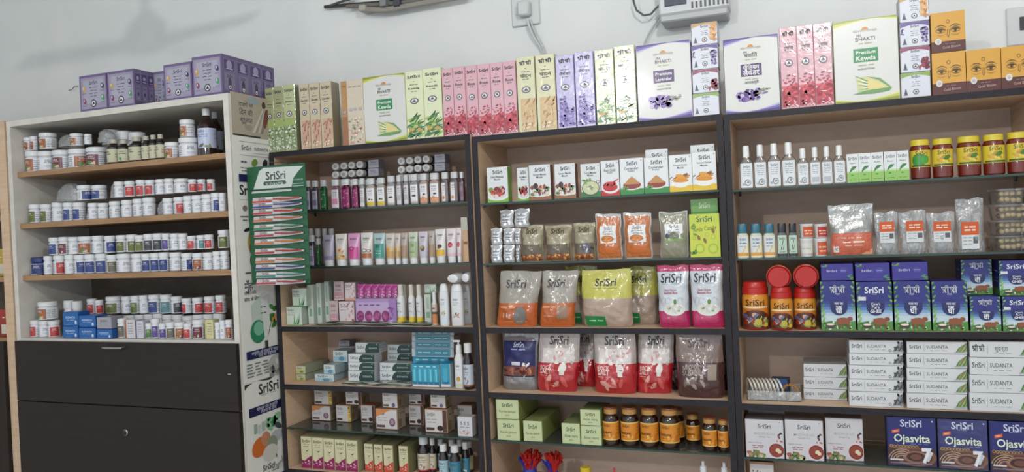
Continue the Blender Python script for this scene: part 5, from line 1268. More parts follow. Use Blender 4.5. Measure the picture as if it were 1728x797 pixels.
a1 = jrow('top cabinet shelf', 'lower', [(43, 64, 256, 'tub_o', 5), (65, 90, 256, 'tub_w', 60), (90, 117, 254, 'tub_d', 10), (117, 144, 252, 'tub_o', 75), (145, 177, 249, 'tub_d', 20),
    (181, 199, 235, 'vial_green'), (200, 216, 236, 'vial_green', 50), (217, 238, 231, 'vial_green'), (241, 254, 230, 'vial_blue'), (254, 266, 228, 'vial_blue'), (266, 278, 227, 'vial_blue'), (279, 303, 241, 'tub_o', 5), (304, 331, 233, 'tub_w', 60)],
    S1, YC, 'jars and bottles on the top cabinet shelf', 'c1')
zt1 = max(top_of(o) for o in a1[:5]) 
jrow('top cabinet shelf', 'upper', [(41, 55, 233, 'jar_o', 5), (55, 66, 231, 'jar_o', 5), (66, 95, 225, 'tub_o', 0), (119, 145, 226, 'tub_o', 5), (145, 160, 227, 'jar_w', 60)], zt1, YC + .004, 'jars stacked on the top cabinet shelf', 'c1u')
# a second row behind the dark bottles
b1 = jrow('top cabinet shelf', 'back', [(176, 199, 220, 'tub_a', 5), (200, 221, 222, 'tub_a', 5), (221, 243, 224, 'tub_a', 5)], S1, YC + .072, 'tall tubs behind the dark bottles', 'c1b')
put('tub_o', 'wide_tub', 304, 331, 203, top_of(a1[-1]), YC, 'white tub with orange-brown label stacked beside the two large brown syrup bottles', 'jar', 'jars stacked on the top cabinet shelf')
put('syrup', 'syrup_bottle', 335, 367, 184, S1, YC + .01, 'large brown syrup bottle with lavender label, further from the cabinet side', 'bottle', 'large syrup bottles', prev='c1', rz=math.radians(20))
put('syrup', 'syrup_bottle', 355, 380, 190, S1, YC + .075, 'large brown syrup bottle half hidden against the cabinet side', 'bottle', 'large syrup bottles', rz=math.radians(20))
a2 = jrow('second cabinet shelf', 'lower', [(51, 70, 345, 'jar_g', 5), (71, 88, 345, 'jar_g', 5), (89, 110, 342, 'jar_w', 60), (110, 126, 342, 'jar_b', 8), (126, 143, 342, 'jar_b', 8), (151, 168, 343, 'jar_w', 60), (168, 185, 343, 'jar_w', 40), (186, 206, 340, 'jar_w', 70), (206, 227, 338, 'jar_w', 50),
    (228, 243, 336, 'jar_w', 80), (243, 262, 334, 'jar_w', 60), (277, 295, 335, 'jar_w', 60), (296, 313, 333, 'jar_r', 60), (313, 327, 331, 'jar_w', 70), (327, 343, 330, 'jar_w', 50), (343, 360, 328, 'jar_w', 60), (360, 374, 326, 'jar_b', 60), (374, 385, 326, 'jar_w', 40)],
    S2, YC, 'jars on the second cabinet shelf', 'c2')
zt2 = max(top_of(o) for o in a2)
jrow('second cabinet shelf', 'upper', [(132, 157, 313, 'tub_b', 75), (158, 180, 313, 'tub_b', 10), (196, 211, 307, 'jar_w', 60), (212, 231, 306, 'jar_r', 40), (233, 248, 304, 'jar_r', 20), (248, 264, 304, 'jar_r', 20), (266, 281, 303, 'jar_w', 60), (281, 295, 302, 'jar_w', 60), (297, 319, 302, 'tub_w', 60), (320, 336, 303, 'jar_r', 50), (336, 351, 303, 'jar_r', 20), (351, 368, 303, 'jar_r', 20)],
    zt2, YC + .004, 'jars stacked on the second cabinet shelf', 'c2u')
a3 = jrow('third cabinet shelf', 'lower', [(51, 78, 434, 'jar_navylid', 30), (79, 91, 432, 'jar_w', 60), (91, 113, 431, 'jar_r', 65), (113, 128, 430, 'jar_w', 60), (128, 146, 430, 'jar_b', 60), (146, 163, 429, 'jar_b', 30), (163, 183, 428, 'jar_b', 30), (184, 199, 430, 'jar_a', 40), (199, 223, 428, 'tub_w', 60), (224, 243, 428, 'jar_w', 60),
    (243, 257, 428, 'jar_b', 30), (257, 272, 427, 'jar_b', 30), (272, 287, 426, 'jar_b', 30), (288, 308, 426, 'jar_w', 60), (308, 327, 427, 'jar_b', 85), (327, 345, 427, 'jar_o', 30), (346, 362, 426, 'jar_w', 60), (363, 376, 424, 'jar_w', 60), (376, 389, 423, 'jar_w', 70)],
    S3, YC, 'jars on the third cabinet shelf', 'c3')
zt3 = max(top_of(o) for o in a3)
jrow('third cabinet shelf', 'upper', [(86, 102, 401, 'jar_b', 15), (103, 118, 400, 'jar_d', 20), (119, 134, 400, 'jar_w', 60), (134, 158, 399, 'tub_o', 30), (158, 176, 398, 'jar_w', 60), (177, 198, 398, 'jar_b', 60), (199, 216, 397, 'jar_g', 20), (217, 232, 396, 'jar_g', 50), (232, 246, 397, 'jar_g', 30), (246, 261, 395, 'jar_k', 30), (261, 277, 394, 'jar_k', 30), (278, 290, 394, 'jar_p', 20), (291, 305, 394, 'jar_w', 60), (305, 318, 394, 'jar_w', 60), (319, 335, 398, 'jar_r', 20), (336, 349, 397, 'jar_t', 60), (349, 362, 396, 'jar_r', 30), (371, 388, 388, 'jar_g', 30)],
    zt3, YC + .004, 'jars stacked on the third cabinet shelf', 'c3u')
a4 = jrow('lowest cabinet shelf', 'lower', [(51, 69, 540, 'jar_r', 5), (70, 84, 541, 'jar_w', 60), (84, 101, 541, 'jar_r', 60)], S4, -.175, 'jars on the lowest cabinet shelf', 'c4')
bbs = []
for i, (x0, x1, y, l) in enumerate(((106, 132, 551, 'bottom blue carton nearest the red-labelled jars'), (133, 161, 553, 'bottom blue carton in the middle of the three on the cabinet floor'), (163, 189, 556, 'blue carton under the grey carton on the cabinet floor'))):
    bbs.append(put('bluebox', 'blue_carton', x0, x1, y, S4, -.19, l, 'carton', 'blue toothpaste cartons in the cabinet', prev='c4'))
put('bluebox', 'blue_carton', 106, 132, 527, top_of(bbs[0]), -.188, 'blue carton stacked on top, nearest the red-labelled jars', 'carton', 'blue toothpaste cartons in the cabinet')
put('bluebox', 'blue_carton', 133, 161, 533, top_of(bbs[1]), -.188, 'blue carton stacked on top, beside the grey carton', 'carton', 'blue toothpaste cartons in the cabinet')
put('greybox', 'grey_carton', 163, 188, 536, top_of(bbs[2]), -.186, 'grey carton stacked on the end blue carton', 'carton')
jrow('lowest cabinet shelf', 'past', [(191, 208, 537, 'jar_a', 20), (211, 228, 540, 'slimbox_brown'), (229, 242, 542, 'slimbox_violet'), (243, 257, 545, 'jar_n', 30), (258, 272, 537, 'jar_p', 30), (273, 284, 545, 'jar_p', 40), (284, 298, 543, 'jar_a', 40), (298, 314, 543, 'jar_o', 40), (314, 327, 545, 'jar_r', 20), (327, 346, 539, 'jar_d', 30), (346, 360, 540, 'slimbox_yellow'), (361, 372, 543, 'jar_w', 60), (373, 385, 540, 'jar_w', 30), (385, 396, 539, 'jar_o', 30)],
     S4, -.175, 'jars on the lowest cabinet shelf', 'c4')
o = jrow('lowest cabinet shelf', 'upper', [(66, 92, 509, 'tub_o', 5)], max(top_of(x) for x in a4), -.173, 'jars stacked on the lowest cabinet shelf', 'c4u')
# back rows of the lowest shelf: a support row and the jars seen above it
a4b = jrow('lowest cabinet shelf', 'back', [(150, 170, 532, 'jar_w', 60), (170, 190, 532, 'jar_w', 60), (190, 212, 533, 'jar_a', 60), (212, 230, 532, 'jar_w', 60), (230, 246, 531, 'jar_w', 60), (246, 262, 530, 'jar_w', 50), (262, 277, 529, 'jar_w', 60), (277, 294, 531, 'jar_w', 40), (294, 310, 531, 'jar_w', 60), (310, 328, 533, 'jar_w', 60), (328, 346, 531, 'jar_w', 60), (346, 362, 530, 'jar_w', 60), (362, 380, 529, 'jar_w', 60)],
     S4, -.092, 'jars in the back row of the lowest cabinet shelf', 'c4b')
zb = max(top_of(x) for x in a4b)
jrow('lowest cabinet shelf', 'upper back', [(151, 164, 504, 'jar_r', 20), (165, 176, 506, 'jar_r', 60), (178, 208, 500, 'tub_g', 20), (209, 223, 500, 'jar_w', 60), (224, 238, 499, 'jar_g', 20), (239, 252, 498, 'jar_w', 50), (253, 271, 497, 'jar_b', 20), (273, 290, 497, 'jar_t', 30), (291, 308, 500, 'jar_k', 60), (309, 326, 503, 'jar_r', -10), (326, 345, 502, 'jar_r', 60), (346, 365, 500, 'jar_r', 20), (367, 382, 498, 'jar_r', 20)],
     zb, -.090, 'jars stacked at the back of the lowest cabinet shelf', 'c4v')
jrow('lowest cabinet shelf', 'rear corner', [(112, 126, 507, 'jar_b', 0), (127, 140, 508, 'jar_r', 20)], S4, -.10, 'tall jars behind the blue cartons', 'c4w')
def film(kind, x0, x1, yt, z, Y, label, depth=.06):
    put(kind, 'plastic_bag', x0, x1, yt, z, Y, label, 'plastic bag', 'crumpled clear plastic bags in the cabinet', depth=depth)
film('film0', 94, 118, 226, zt1, YC, 'crumpled clear plastic bag among the tubs stacked on the top cabinet shelf')
film('film1', 161, 178, 218, zt1, YC, 'crumpled clear plastic bag beside the dark bottles on the top cabinet shelf')
film('film2', 90, 127, 309, zt2, YC, 'puffed clear plastic bag standing alone at the second cabinet shelf start')
film('film1', 183, 193, 308, zt2, YC, 'small clear plastic bag between navy and white jars, second cabinet shelf')
film('film0', 262, 276, 337, S2, YC, 'clear plastic scrap between white jars, second cabinet shelf floor')
film('film2', 144, 151, 346, S2, YC, 'narrow clear plastic scrap beside navy jars, second cabinet shelf floor')

# purple kit boxes on the cabinet top
Zc = 1.988
zk = Zc
def kit(p, x0, x1, yt, Y, l, prev='kit', depth=None):
    return put(p, 'kit_box', x0, x1, yt, zk + .0005, Y, l, 'box', 'purple kit boxes on the cabinet top', prev=prev, depth=depth)
kit('kit', 135, 181, 126, -.19, 'purple box at the far left end of the cabinet top', depth=.11)
kit('kit', 182, 227, 119, -.19, 'second purple box from the left end, showing its side', depth=.12)
kit('kit', 259, 279, 121, -.10, 'narrow purple box half hidden behind the two larger boxes', depth=.11)
kit('kit_deep', 277, 324, 107, -.19, 'larger purple box beside the one at the cabinet corner', depth=.28)
kit('kit_deep', 325, 375, 94, -.19, 'large purple box at the cabinet corner with printed side', depth=.28)

# posters on the cabinet side
def poster(y0, y1, label, fn, ya=-.190, yb=.02):
    X = CX1 + .0008; ymid = -.09
    def zz(py):
        lo = CAM
        px = 416 + (py - 230) * .055
        return onX(px, py, X).z
    z1, z0 = zz(y0), zz(y1)
    W, H = yb - ya, z1 - z0
    mb = MB(); mb.box(-W / 2, -.0004, 0, W / 2, .0004, H, '#efefe9', 'paper')
    me = mb.mesh('poster', False); Rm = Matrix.Rotation(math.pi / 2, 4, 'Z'); me.transform(Rm)
    o = link('poster', me, loc=(X, (ya + yb) / 2, z0)); tag(o, label, 'poster', 'posters on the cabinet side')
    A = Art(W, H, lambda x, z, off: (.0005 + off, x, z), 'paper', seed=4)
    A.vp = lambda py: (zz(py) - z0) / H
    fn(A); link('poster_print', A.mesh('poster_print'), o)
NAVY = '#1c2152'
def hindi_lines(A, cu, pys, wd, col, h=.012):
    for py in pys: A.words(cu, A.vp(py), wd, h * .5, col, 3)
def poster_a(A):
    v = A.vp
    A.rect(0, v(231), 1, 1, '#b5aa98'); A.rect(.02, v(228), .7, v(231), '#3a3632')
    for k, t in enumerate(('ताज़गी भरे', 'िदन की', 'शुरुआत')): A.text(t, .36, v(177 + 13 * k), .36 - .03 * k, '#4a4a55', .01)
    for k in range(4): A.poly([(.50 + .07 * k, v(222)), (.56 + .07 * k, v(222)), (.92, v(170 + 3 * k)), (.86, v(168 + 3 * k))], ['#d2cbc0', '#a8a095', '#c9c2b8', '#8f8578'][k])
    A.ell(.86, v(195), .06, .18, '#7a4a3a', rot=-15); A.ell(.82, v(172), .05, .06, '#4a3a34'); A.ell(.55, v(168), .16, .06, '#9aa8b0'); A.ell(.4, v(215), .1, .05, '#a39a8c')
    for py in (240, 263): A.rect(.16, v(py), .92, v(py) + .004, '#8a8a88')
    A.text('SriSri', .32, v(250), .24, '#5a5a5e', .012); A.text('SUDANTA', .70, v(250), .36, '#5a5a5e', .006); A.rect(.5, v(258), .88, v(258) + .003, '#8a8a88')
    for k, c in enumerate(('#5a6a7a', '#7aa04a', '#2f2f36')):
        A.ell(.24 + .27 * k, v(274), .08, .06, c, rot=30 * k) if k else A.words(.24, v(274), .14, .02, c)
        A.words(.24 + .27 * k, v(284), .16, .008, '#6a6a70'); A.words(.24 + .27 * k, v(289), .12, .008, '#6a6a70')
    A.rect(.10, v(308), 1, v(295), NAVY); A.text('सुदन्ता पेस्ट', .5, v(300), .4, '#cfd2e0', .01); A.text('से स्वच्छ', .52, v(305.5), .26, '#cfd2e0', .01)
poster(159, 311, 'upper poster with toothpaste tubes and a navy band, pasted on the cabinet side', poster_a)
def poster_b(A):
    v = A.vp
    A.text('SriSri', .36, v(321), .5, '#2c2c34', .02)
    A.rect(.1, v(338), .6, v(338) + .002, '#9a9a98')
    A.ell(.22, v(352), .06, .05, '#8f7a7a'); A.words(.5, v(352), .3, .008, '#77777c'); A.words(.3, v(366), .4, .008, '#77777c'); A.words(.3, v(372), .3, .008, '#77777c')
    A.ell(.25, v(388), .09, .03, '#2c2826', rot=12); A.ell(.36, v(410), .12, .2, '#c9a85a'); A.ell(.36, v(418), .08, .1, '#b55a6a'); A.ell(.34, v(440), .06, .10, '#6a4a3a'); A.words(.3, v(460), .3, .01, '#6a6a70')
    for k, t in enumerate(('मुँह', 'ताज़ा और', 'साफ़ के िलए')): A.text(t, .22 + .03 * k, v(482 + 11 * k), .22 + .08 * k, '#3f4048', .01)
    A.poly([(.24, v(515)), (.5, v(500)), (.6, v(572)), (.42, v(575)), (.28, v(558))], '#c9d6cc'); A.ell(.40, v(560), .20, .20, '#2f8a64'); A.ell(.42, v(555), .13, .12, '#7fc0a0')
    A.poly([(.5, v(505)), (.72, v(500)), (.62, v(582)), (.56, v(582))], '#dfe3e0'); A.rect(.555, v(590), .64, v(578), '#3f4a44'); A.poly([(.70, v(555)), (.78, v(540)), (.64, v(575))], '#3c4a40')
    A.scatter(.74, v(560), .86, v(520), 12, .06, ['#4f9a3c', '#d99a3a', '#3f7a34', '#c9b83c'], .6); A.words(.55, v(520), .14, .006, '#5a6a60'); A.words(.55, v(530), .14, .006, '#5a6a60')
    A.rect(.08, v(604), 1, v(590), NAVY); A.text('आयुर्वेद की शक्ति से भरपूर', .55, v(594.5), .7, '#cfd2e0', .01); A.text('दाँतों की देखभाल', .6, v(600), .46, '#cfd2e0', .01)
    hindi_lines(A, .34, (612, 617, 622, 627, 632), .54, '#7a7a80'); A.ell(.8, v(625), .2, .2, '#b9bab4'); A.ell(.72, v(630), .05, .08, '#4a4a4a'); A.scatter(.65, v(640), .95, v(612), 10, .05, ['#8a8c88', '#d6d8d4', '#6a6c6a'], .6)
poster(311.5, 641, 'long middle poster with green mouthwash and fruit, behind the toothbrush card', poster_b)
def poster_c(A):
    v = A.vp
    A.poly([(0, v(652)), (0, v(643)), (.2, v(643)), (.06, v(647))], '#2c2a28')
    A.poly([(.3, v(641.5)), (.75, v(641.5)), (.62, v(646))], '#2c2a28')
    A.text('SriSri', .60, v(657), .52, '#2c2c34', .02); A.words(.6, v(668), .4, .006, '#a9b5b0')
    A.rect(.08, v(699), 1, v(684), NAVY); A.text('स्वस्थ और चमकती', .54, v(688.5), .54, '#cfd2e0', .01); A.text('त्वचा के िलए', .58, v(694.5), .4, '#cfd2e0', .01)
    A.scatter(.5, v(725), .8, v(708), 16, .08, ['#5da06a', '#3f8a50', '#8fc09a', '#a9d0b0'], .6); A.rect(.18, v(728), .26, v(712), '#9ab0a4'); A.rect(.28, v(730), .36, v(715), '#c9d0cc'); A.rect(.38, v(728), .46, v(712), '#b0c0b8')
    A.ell(.3, v(752), .2, .16, '#d5702c', rot=20); A.ell(.46, v(742), .12, .12, '#c98a6a'); A.ell(.75, v(744), .16, .1, '#b9bcbf'); A.ell(.62, v(755), .14, .14, '#8f9a84'); A.ell(.56, v(768), .2, .14, '#d6d3cc'); A.ell(.8, v(728), .1, .05, '#4a4f55', rot=-30)
    A.scatter(.6, v(800), .95, v(775), 12, .05, ['#a9aaa6', '#7a7c7a', '#d9dad6'], .5)
    A.text('SriSri', .5, v(790), .3, '#3c3c44', .012); A.words(.5, v(800), .5, .008, '#77777c'); A.rect(.08, v(822), 1, v(810), NAVY)
poster(642, 840, 'lowest poster with an orange slice and navy band, beside the dark doors', poster_c)

# toothbrush card hung on the unit's front corner
KY = -.135
kx0, kx1 = xat(421, KY, 1.55), xat(519, KY, 1.55); kz1, kz0 = 1.735, 1.325
KW, KH = kx1 - kx0, kz1 - kz0; KX = (kx0 + kx1) / 2
mb = MB(); mb.box(-KW / 2, -.002, 0, KW / 2, .002, KH, '#1c5a38', 'gloss', .0008)
for k in range(8): mb.box(-KW / 2 + .01, -.004, .01 + k * .045, KW / 2 - .004, -.0021, .016 + k * .045, '#174a30', 'gloss')
card = link('display_card', mb.mesh('display_card', False), loc=(KX, KY, kz0)); tag(card, 'green hanging display card with curved white header, holding twelve toothbrushes', 'display card')
A = Art(KW, KH, lambda x, z, o: (x, -.0022 - o, z), 'gloss', seed=3)
A.poly([(.10, .80), (.22, .96), (.30, .985), (.98, .975), (.90, .94), (.80, .88), (.76, .80)], '#cfd6d0'); A.poly([(.10, .80), (.76, .80), (.76, .775), (.06, .775)], '#bfcac2')
A.text('SriSri', .50, .915, .34, '#3c423e', .018); A.poly([(.30, .835), (.28, .85), (.30, .868), (.66, .868), (.68, .85), (.66, .835)], '#3f5a4a'); A.text('SUDANTA', .48, .842, .30, '#cfd6d0', .01)
A.text('TOOTHBRUSH', .86, .865, .2, '#b9d0c0', .006); A.rect(.78, .83, .97, .835, '#b9c9bf'); A.rect(.78, .81, .97, .815, '#b9c9bf')
link('front_print', A.mesh('front_print'), card)
mb = MB(); mb.tube([(-.03, -.0, KH - .002), (-.03, .004, KH + .012), (.0, KY * -1 - .012, KH + .02)], .0016, '#8d8f8f', 'metal', 6); link('hook', mb.mesh('hook'), card)
bc = [('#c9463f', 'red'), ('#3f4f9a', 'navy blue'), ('#c23a3a', 'red'), ('#cf6a3f', 'orange'), ('#3f8a64', 'green'), ('#b5404a', 'red'), ('#d0803c', 'orange'), ('#b03a34', 'red'), ('#cf7a44', 'orange'), ('#40558f', 'navy blue'), ('#3f8f80', 'teal'), ('#b8434f', 'red')]
hts = [336, 345, 356, 368, 382, 394, 407, 423, 438, 450, 463, 475]
for k, (c, nm) in enumerate(bc):
    zb_ = onY(470, hts[k], KY).z
    mb = MB(); L = KW * .84
    mb.box(-L / 2, -.003, -.010, L * .06, -.0005, .010, '#c9c0c2', 'paper'); mb.add([(L * .0601, -.003, -.010), (L * .0601, -.003, .010), (L / 2, -.003, .002), (L / 2, -.003, -.004), (L * .0601, -.0005, -.010), (L * .0601, -.0005, .010), (L / 2, -.0005, .002), (L / 2, -.0005, -.004)], [[0, 3, 2, 1], [4, 5, 6, 7], [1, 2, 6, 5], [0, 4, 7, 3], [3, 7, 6, 2]], '#b9b4b4', 'paper')
    o = link('toothbrush_pack', mb.mesh('toothbrush_pack', False), loc=(KX + .004, KY - .0045, zb_ - .002), )
    tag(o, 'toothbrush pack with %s brush, %s from the top of the green card' % (nm, ORD[k + 1]), 'toothbrush', 'toothbrush packs on the green card')
    o.rotation_euler = (math.radians(-14), 0, 0)
    A = Art(L, .022, lambda x, z, o_: (x, -.003 - o_, z - .011), 'gloss', seed=k); A.rect(.0, .12, .40, .40, c); A.rect(.42, .3, .55, .7, '#e3dedd'); A.text('SriSri', .2, .68, .16, '#7a4a50')
    link('pack_print', A.mesh('pack_print'), o)
    mb = MB(); mb.tube([(-L * .06, -.006, .001), (L * .1, -.0065, .0005), (L * .25, -.0062, -.001), (L * .46, -.006, .002)], .0026, c, 'plastic', 6)
    mb.tube([(-L * .06, -.006, .001), (-L * .2, -.006, .003)], .0026, '#dedada', 'plastic', 6); mb.box(-L * .2, -.012, .0, -L * .06, -.006, .006, '#e8e6e4', 'plastic')
    link('brush', mb.mesh('brush'), o, label='%s handled brush' % nm)

# ------------------------------------------------------------------ incense on top of the shelf units
def top_row(items, z, Y, prev):
    for (p, nm, x0, x1, yt, lab, cat, grp) in items: put(p, nm, x0, x1, yt, z + .0004, Y, lab, cat, grp, prev=prev)
I = 'incense_carton'
G = 'incense cartons along the unit tops'
def many(p, xs, yt, lab, n, grp=G):
    out = []
    for i, (a, b) in enumerate(xs):
        y = yt[0] + (yt[1] - yt[0]) * i / max(1, len(xs) - 1)
        out.append((p, I, a, b, y, lab % ORD[i + 1], 'carton', grp))
    return out
r_ = many('inc_jasmine', [(449, 463), (463, 479), (479, 499)], (149, 143), '%s green jasmine incense carton from the cabinet side', 3)
r_[2] = ('inc_jasmine_pale',) + r_[2][1:]
r_ += many('inc_sandal', [(506, 523), (523, 541), (541, 561)], (142, 138), '%s tan sandal incense carton beside the green trio, in cling film', 3)
r_ += [('inc_wrapped', 'incense_bundle', 577, 614, 136, 'shiny film-wrapped bundle of incense beside the first tall white kewda box', 'carton', G)]
r_ += [('box_kewda', 'incense_box', 614, 685, 127, 'large white and green kewda box on the unit beside the cabinet', 'box', G)]
r_ += many('inc_kewda', [(685, 715), (715, 746)], (120, 115), '%s pale green incense carton beside the left large kewda box', 2)
r_ += many('inc_rose_en', [(747, 766), (766, 786)], (116, 113), '%s pink rose incense carton of the long run of six', 6)
top_row(r_, TL, .004, 'tops')
LAST.pop('tops', None)
LAST['tops'] = xat(786.5, .01, TM)
r_ = []
six = [(787, 807), (807, 829), (829, 850), (850, 872)]
for i, (a, b) in enumerate(six): r_.append(('inc_rose_en', I, a, b, 111 - 2.5 * i, '%s pink rose incense carton of the long run of six' % ORD[i + 3], 'carton', G))
r_ += many('inc_sandal_h', [(873, 904), (905, 938)], (96, 92), '%s cream sandal incense carton under the hanging plug cord', 2)
r_ += many('inc_lavender_h', [(939, 970), (971, 1003)], (93, 87), '%s lilac lavender incense carton beside the cream sandal pair', 2)
r_ += many('inc_kewda_h', [(1005, 1037), (1038, 1073)], (84, 77), '%s pale green incense carton beside the white lavender box', 2)
r_ += [('box_lav', 'incense_box', 1075, 1167, 72, 'large white lavender box with English title and purple swooshes', 'box', G)]
top_row(r_, TM, .012, 'tops')
def cones(x0, x1, lv, order, z, where, Y=.012):
    zz = z + .0004
    for i, (yt, k) in enumerate(zip(lv, order)):
        o = put('cone_' + k, 'cone_carton', x0 + i * -1.0, x1 - i * 1.0, yt, zz, Y, '%s cone incense carton from the bottom, %s' % (ORD[i + 1], where), 'carton', 'stacked cone incense cartons')
        zz = top_of(o)
cones(1169, 1214, (157, 117, 76, 38), ('green', 'rose', 'lav', 'sandal'), TM, 'stack beside the white lavender box with English title')
LAST['tops'] = .8025
r_ = [('box_lav_h', 'incense_box', 1222, 1315, 62, 'large white lavender box with Hindi title beside three pink cartons', 'box', G)]
r_ += many('inc_rose', [(1317, 1346), (1346, 1374), (1374, 1405)], (46, 39), '%s glossy pink rose incense carton of the three beside the Hindi box', 3)
r_ += [('box_kewda', 'incense_box', 1407, 1517, 31, 'large white and green kewda box beside the gold boxes', 'box', G)]
top_row(r_, TR, .012, 'tops')
cones(1520, 1571, (122, 79, 37, -7), ('green', 'rose', 'lav', 'sandal'), TR, 'tall stack beside the gold boxes')
LAST['tops'] = xat(1572, .012, TR)
g = []
for i, (a, b, y) in enumerate(((1573, 1630, 88), (1631, 1689, 83), (1690, 1750, 77))):
    g.append(put('gold', 'gold_carton', a, b, y, TR + .0004, .012, ('lower gold carton with drawn eyes, under the stacked one', 'middle gold carton with drawn eyes on the unit top', 'gold carton with drawn eyes cut by the frame edge')[i], 'carton', 'gold cartons with drawn eyes', prev='tops'))
put('gold', 'gold_carton', 1571, 1629, 20, top_of(g[0]), .013, 'gold carton with drawn eyes stacked on another', 'carton', 'gold cartons with drawn eyes')

# ------------------------------------------------------------------ unit beside the cabinet
z = ZL['l1']; YF = .004
its = [(513, 525, 305, 'oil_lav', 'lavender-grey label'), (525, 538, 305, 'oil_lav', 'lavender-grey label'), (539, 552, 304, 'oil_green', 'green body'), (558, 574, 303, 'oil_pink', 'pale pink label'), (575, 592, 302, 'oil_magenta', 'magenta swirl'), (593, 606, 302, 'oil_magenta', 'magenta swirl'), (606, 617, 301, 'oil_plain', 'plain pale label'),
       (617, 634, 301, 'oil_yellow', 'yellow-footed label'), (635, 651, 300, 'oil_yellow', 'yellow-footed label'), (652, 668, 297, 'oil_oval', 'dark oval on label'), (668, 679, 296, 'oil_plain', 'plain pale label'), (680, 691, 295, 'oil_plain', 'plain pale label'), (691, 707, 294, 'oil_oval', 'dark oval on label'), (707, 723, 293, 'oil_orange', 'orange-footed label'), (724, 742, 292, 'oil_orange', 'orange-footed label'), (744, 758, 291, 'oil_slim', 'slim striped label'), (759, 774, 290, 'oil_slim', 'slim striped label'), (775, 784, 290, 'oil_purple', 'dull purple label')]
for i, (a, b, y, p, d) in enumerate(its):
    put(p, 'oil_bottle', a, b, y, z, YF, 'oil bottle with %s, %s from left, below the incense' % (d, ORD[i + 1]), 'bottle', 'oil bottles on the first glass shelf', prev='l1')
# rear bottles that carry the lying ones
for grp, xs, where in (('a', (566, 580, 593, 607, 622, 640), 'nearer the toothbrush card'), ('b', (677, 691, 705, 719, 735, 752), 'nearer the dark post')):
    prev = 'l1' + grp
    sup = [put('oil_plain', 'oil_bottle', x - 6.5, x + 6.5, 303 if grp == 'a' else 294.5, z, .10, 'pale oil bottle, %s under the lying pile %s' % (ORD[i + 1], where), 'bottle', 'oil bottles behind the front row', prev=prev) for i, x in enumerate(xs)]
    zt = max(top_of(o) for o in sup)
    for lv in range(2):
        prev = 'ly' + grp + str(lv); LAST.pop(prev, None)
        hl = 0
        for i, x in enumerate(xs[:4]):
            if lv == 0: zz = zt
            o = put('lying', 'lying_bottle', x - 6.8, x + 6.8, 0, zz, .092, 'lying dark bottle, white cap outward, %s in %s layer %s' % (ORD[i + 1], ('lower', 'upper')[lv], where), 'bottle', 'dark bottles lying on the oil bottles', prev=prev, h=.0298)
            hl = max(hl, top_of(o))
        if lv == 0: zz0 = hl
        zz = hl
    for lv in range(2):
        c = put(PR['oil_lav'] if False else 'greybox', 'small_carton', xs[3] + 14, xs[3] + 32, 0, zt if lv == 0 else zt + .0303, .10, 'dark grey carton, %s layer beside lying bottles %s' % (('lower', 'upper')[lv], where), 'carton', 'grey cartons beside the lying bottles', h=.0295)
z = ZL['l2']
for i, (a, b) in enumerate(((520, 530), (531, 542), (543, 553), (554, 565))):
    put('oil_plain', 'small_bottle', a, b, 386, z, .085, 'small grey-capped bottle behind the tubes, %s from the toothbrush card' % ORD[i + 1], 'bottle', 'grey-capped bottles behind the tubes', prev='l2b')
put('oil_lav', 'small_bottle', 519, 532, 397, z, .006, 'lavender-labelled bottle at the tube shelf start', 'bottle', prev='l2')
put('oil_green', 'small_bottle', 533, 541, 403, z, .02, 'green bottle squeezed beside the lilac tube', 'bottle', prev='l2')
tb = [(541, 560, 397, 'lilac', 'lilac'), (562, 582, 395, 'almond', 'white almond print'), (583, 604, 394, 'pink', 'bright pink'), (605, 626, 393, 'coconut', 'white coconut print'), (627, 647, 394, 'teal', 'teal green'), (648, 664, 394, 'honey', 'beige honey print'), (664, 674, 394, 'honey', 'beige honey print'), (674, 686, 393, 'brown', 'tan'), (687, 703, 392, 'green', 'pale green'), (704, 720, 391, 'coffee', 'pale lilac coffee print'), (721, 732, 390, 'brown', 'tan'), (732, 750, 387, 'seed', 'white and yellow'), (751, 768, 386, 'pome', 'white pomegranate print'), (768, 778, 385, 'pome', 'white pomegranate print')]
for i, (a, b, y, p, d) in enumerate(tb):
    put('tube_' + p, 'cream_tube', a, b, y, z, YF, '%s squeeze tube, %s from the toothbrush card on the glass shelf' % (d, ORD[i + 1]), 'tube', 'squeeze tubes on the second glass shelf', prev='l2')
put('woodbox', 'slim_carton', 779, 790, 367, z, .01, 'tall slim tan carton against the dark post beside the tubes', 'carton', prev='l2')
z = ZL['l3']
o1 = put('soap_aloe', 'soap_carton', 483, 509, 518, z, 0.02, 'aloe soap carton at the shelf corner, lower of the two', 'carton', 'aloe soap cartons')
put('soap_aloe', 'soap_carton', 493, 517, 487, top_of(o1), .022, 'aloe soap carton stacked on the corner one', 'carton', 'aloe soap cartons', snug=False)
for i, (a, b) in enumerate(((519, 529), (530, 541), (542, 553))):
    put('soap_spine', 'soap_carton', a, b, 481 - 3 * i, z, .05 + .02 * i, 'pale upright carton showing its spine, %s beside the aloe soaps' % ORD[i + 1], 'carton', 'upright pale soap cartons', prev='l3', depth=.07)
o1 = put('soap_pink', 'soap_carton', 556, 571, 508, z, .08, 'dull pink carton beside the upright spines, lower one', 'carton', 'dull pink cartons', prev='l3')
put('soap_pink', 'soap_carton', 563, 580, 475, top_of(o1), .08, 'dull pink carton beside the upright spines, upper one', 'carton', 'dull pink cartons')
o1 = put('soap_rose', 'soap_carton', 572, 598, 509, z, .07, 'white rose-print carton beside the lilac pad pack, lower one', 'carton', 'rose-print cartons', prev='l3')
put('soap_rose', 'soap_carton', 582, 600, 477, top_of(o1), .085, 'white rose-print carton beside the pink pouches, upper one', 'carton', 'rose-print cartons')
o1 = put('padpack', 'pad_pack', 600, 670, 504, z, .07, 'lilac pack with four round magenta flowers', 'pack', prev='l3')
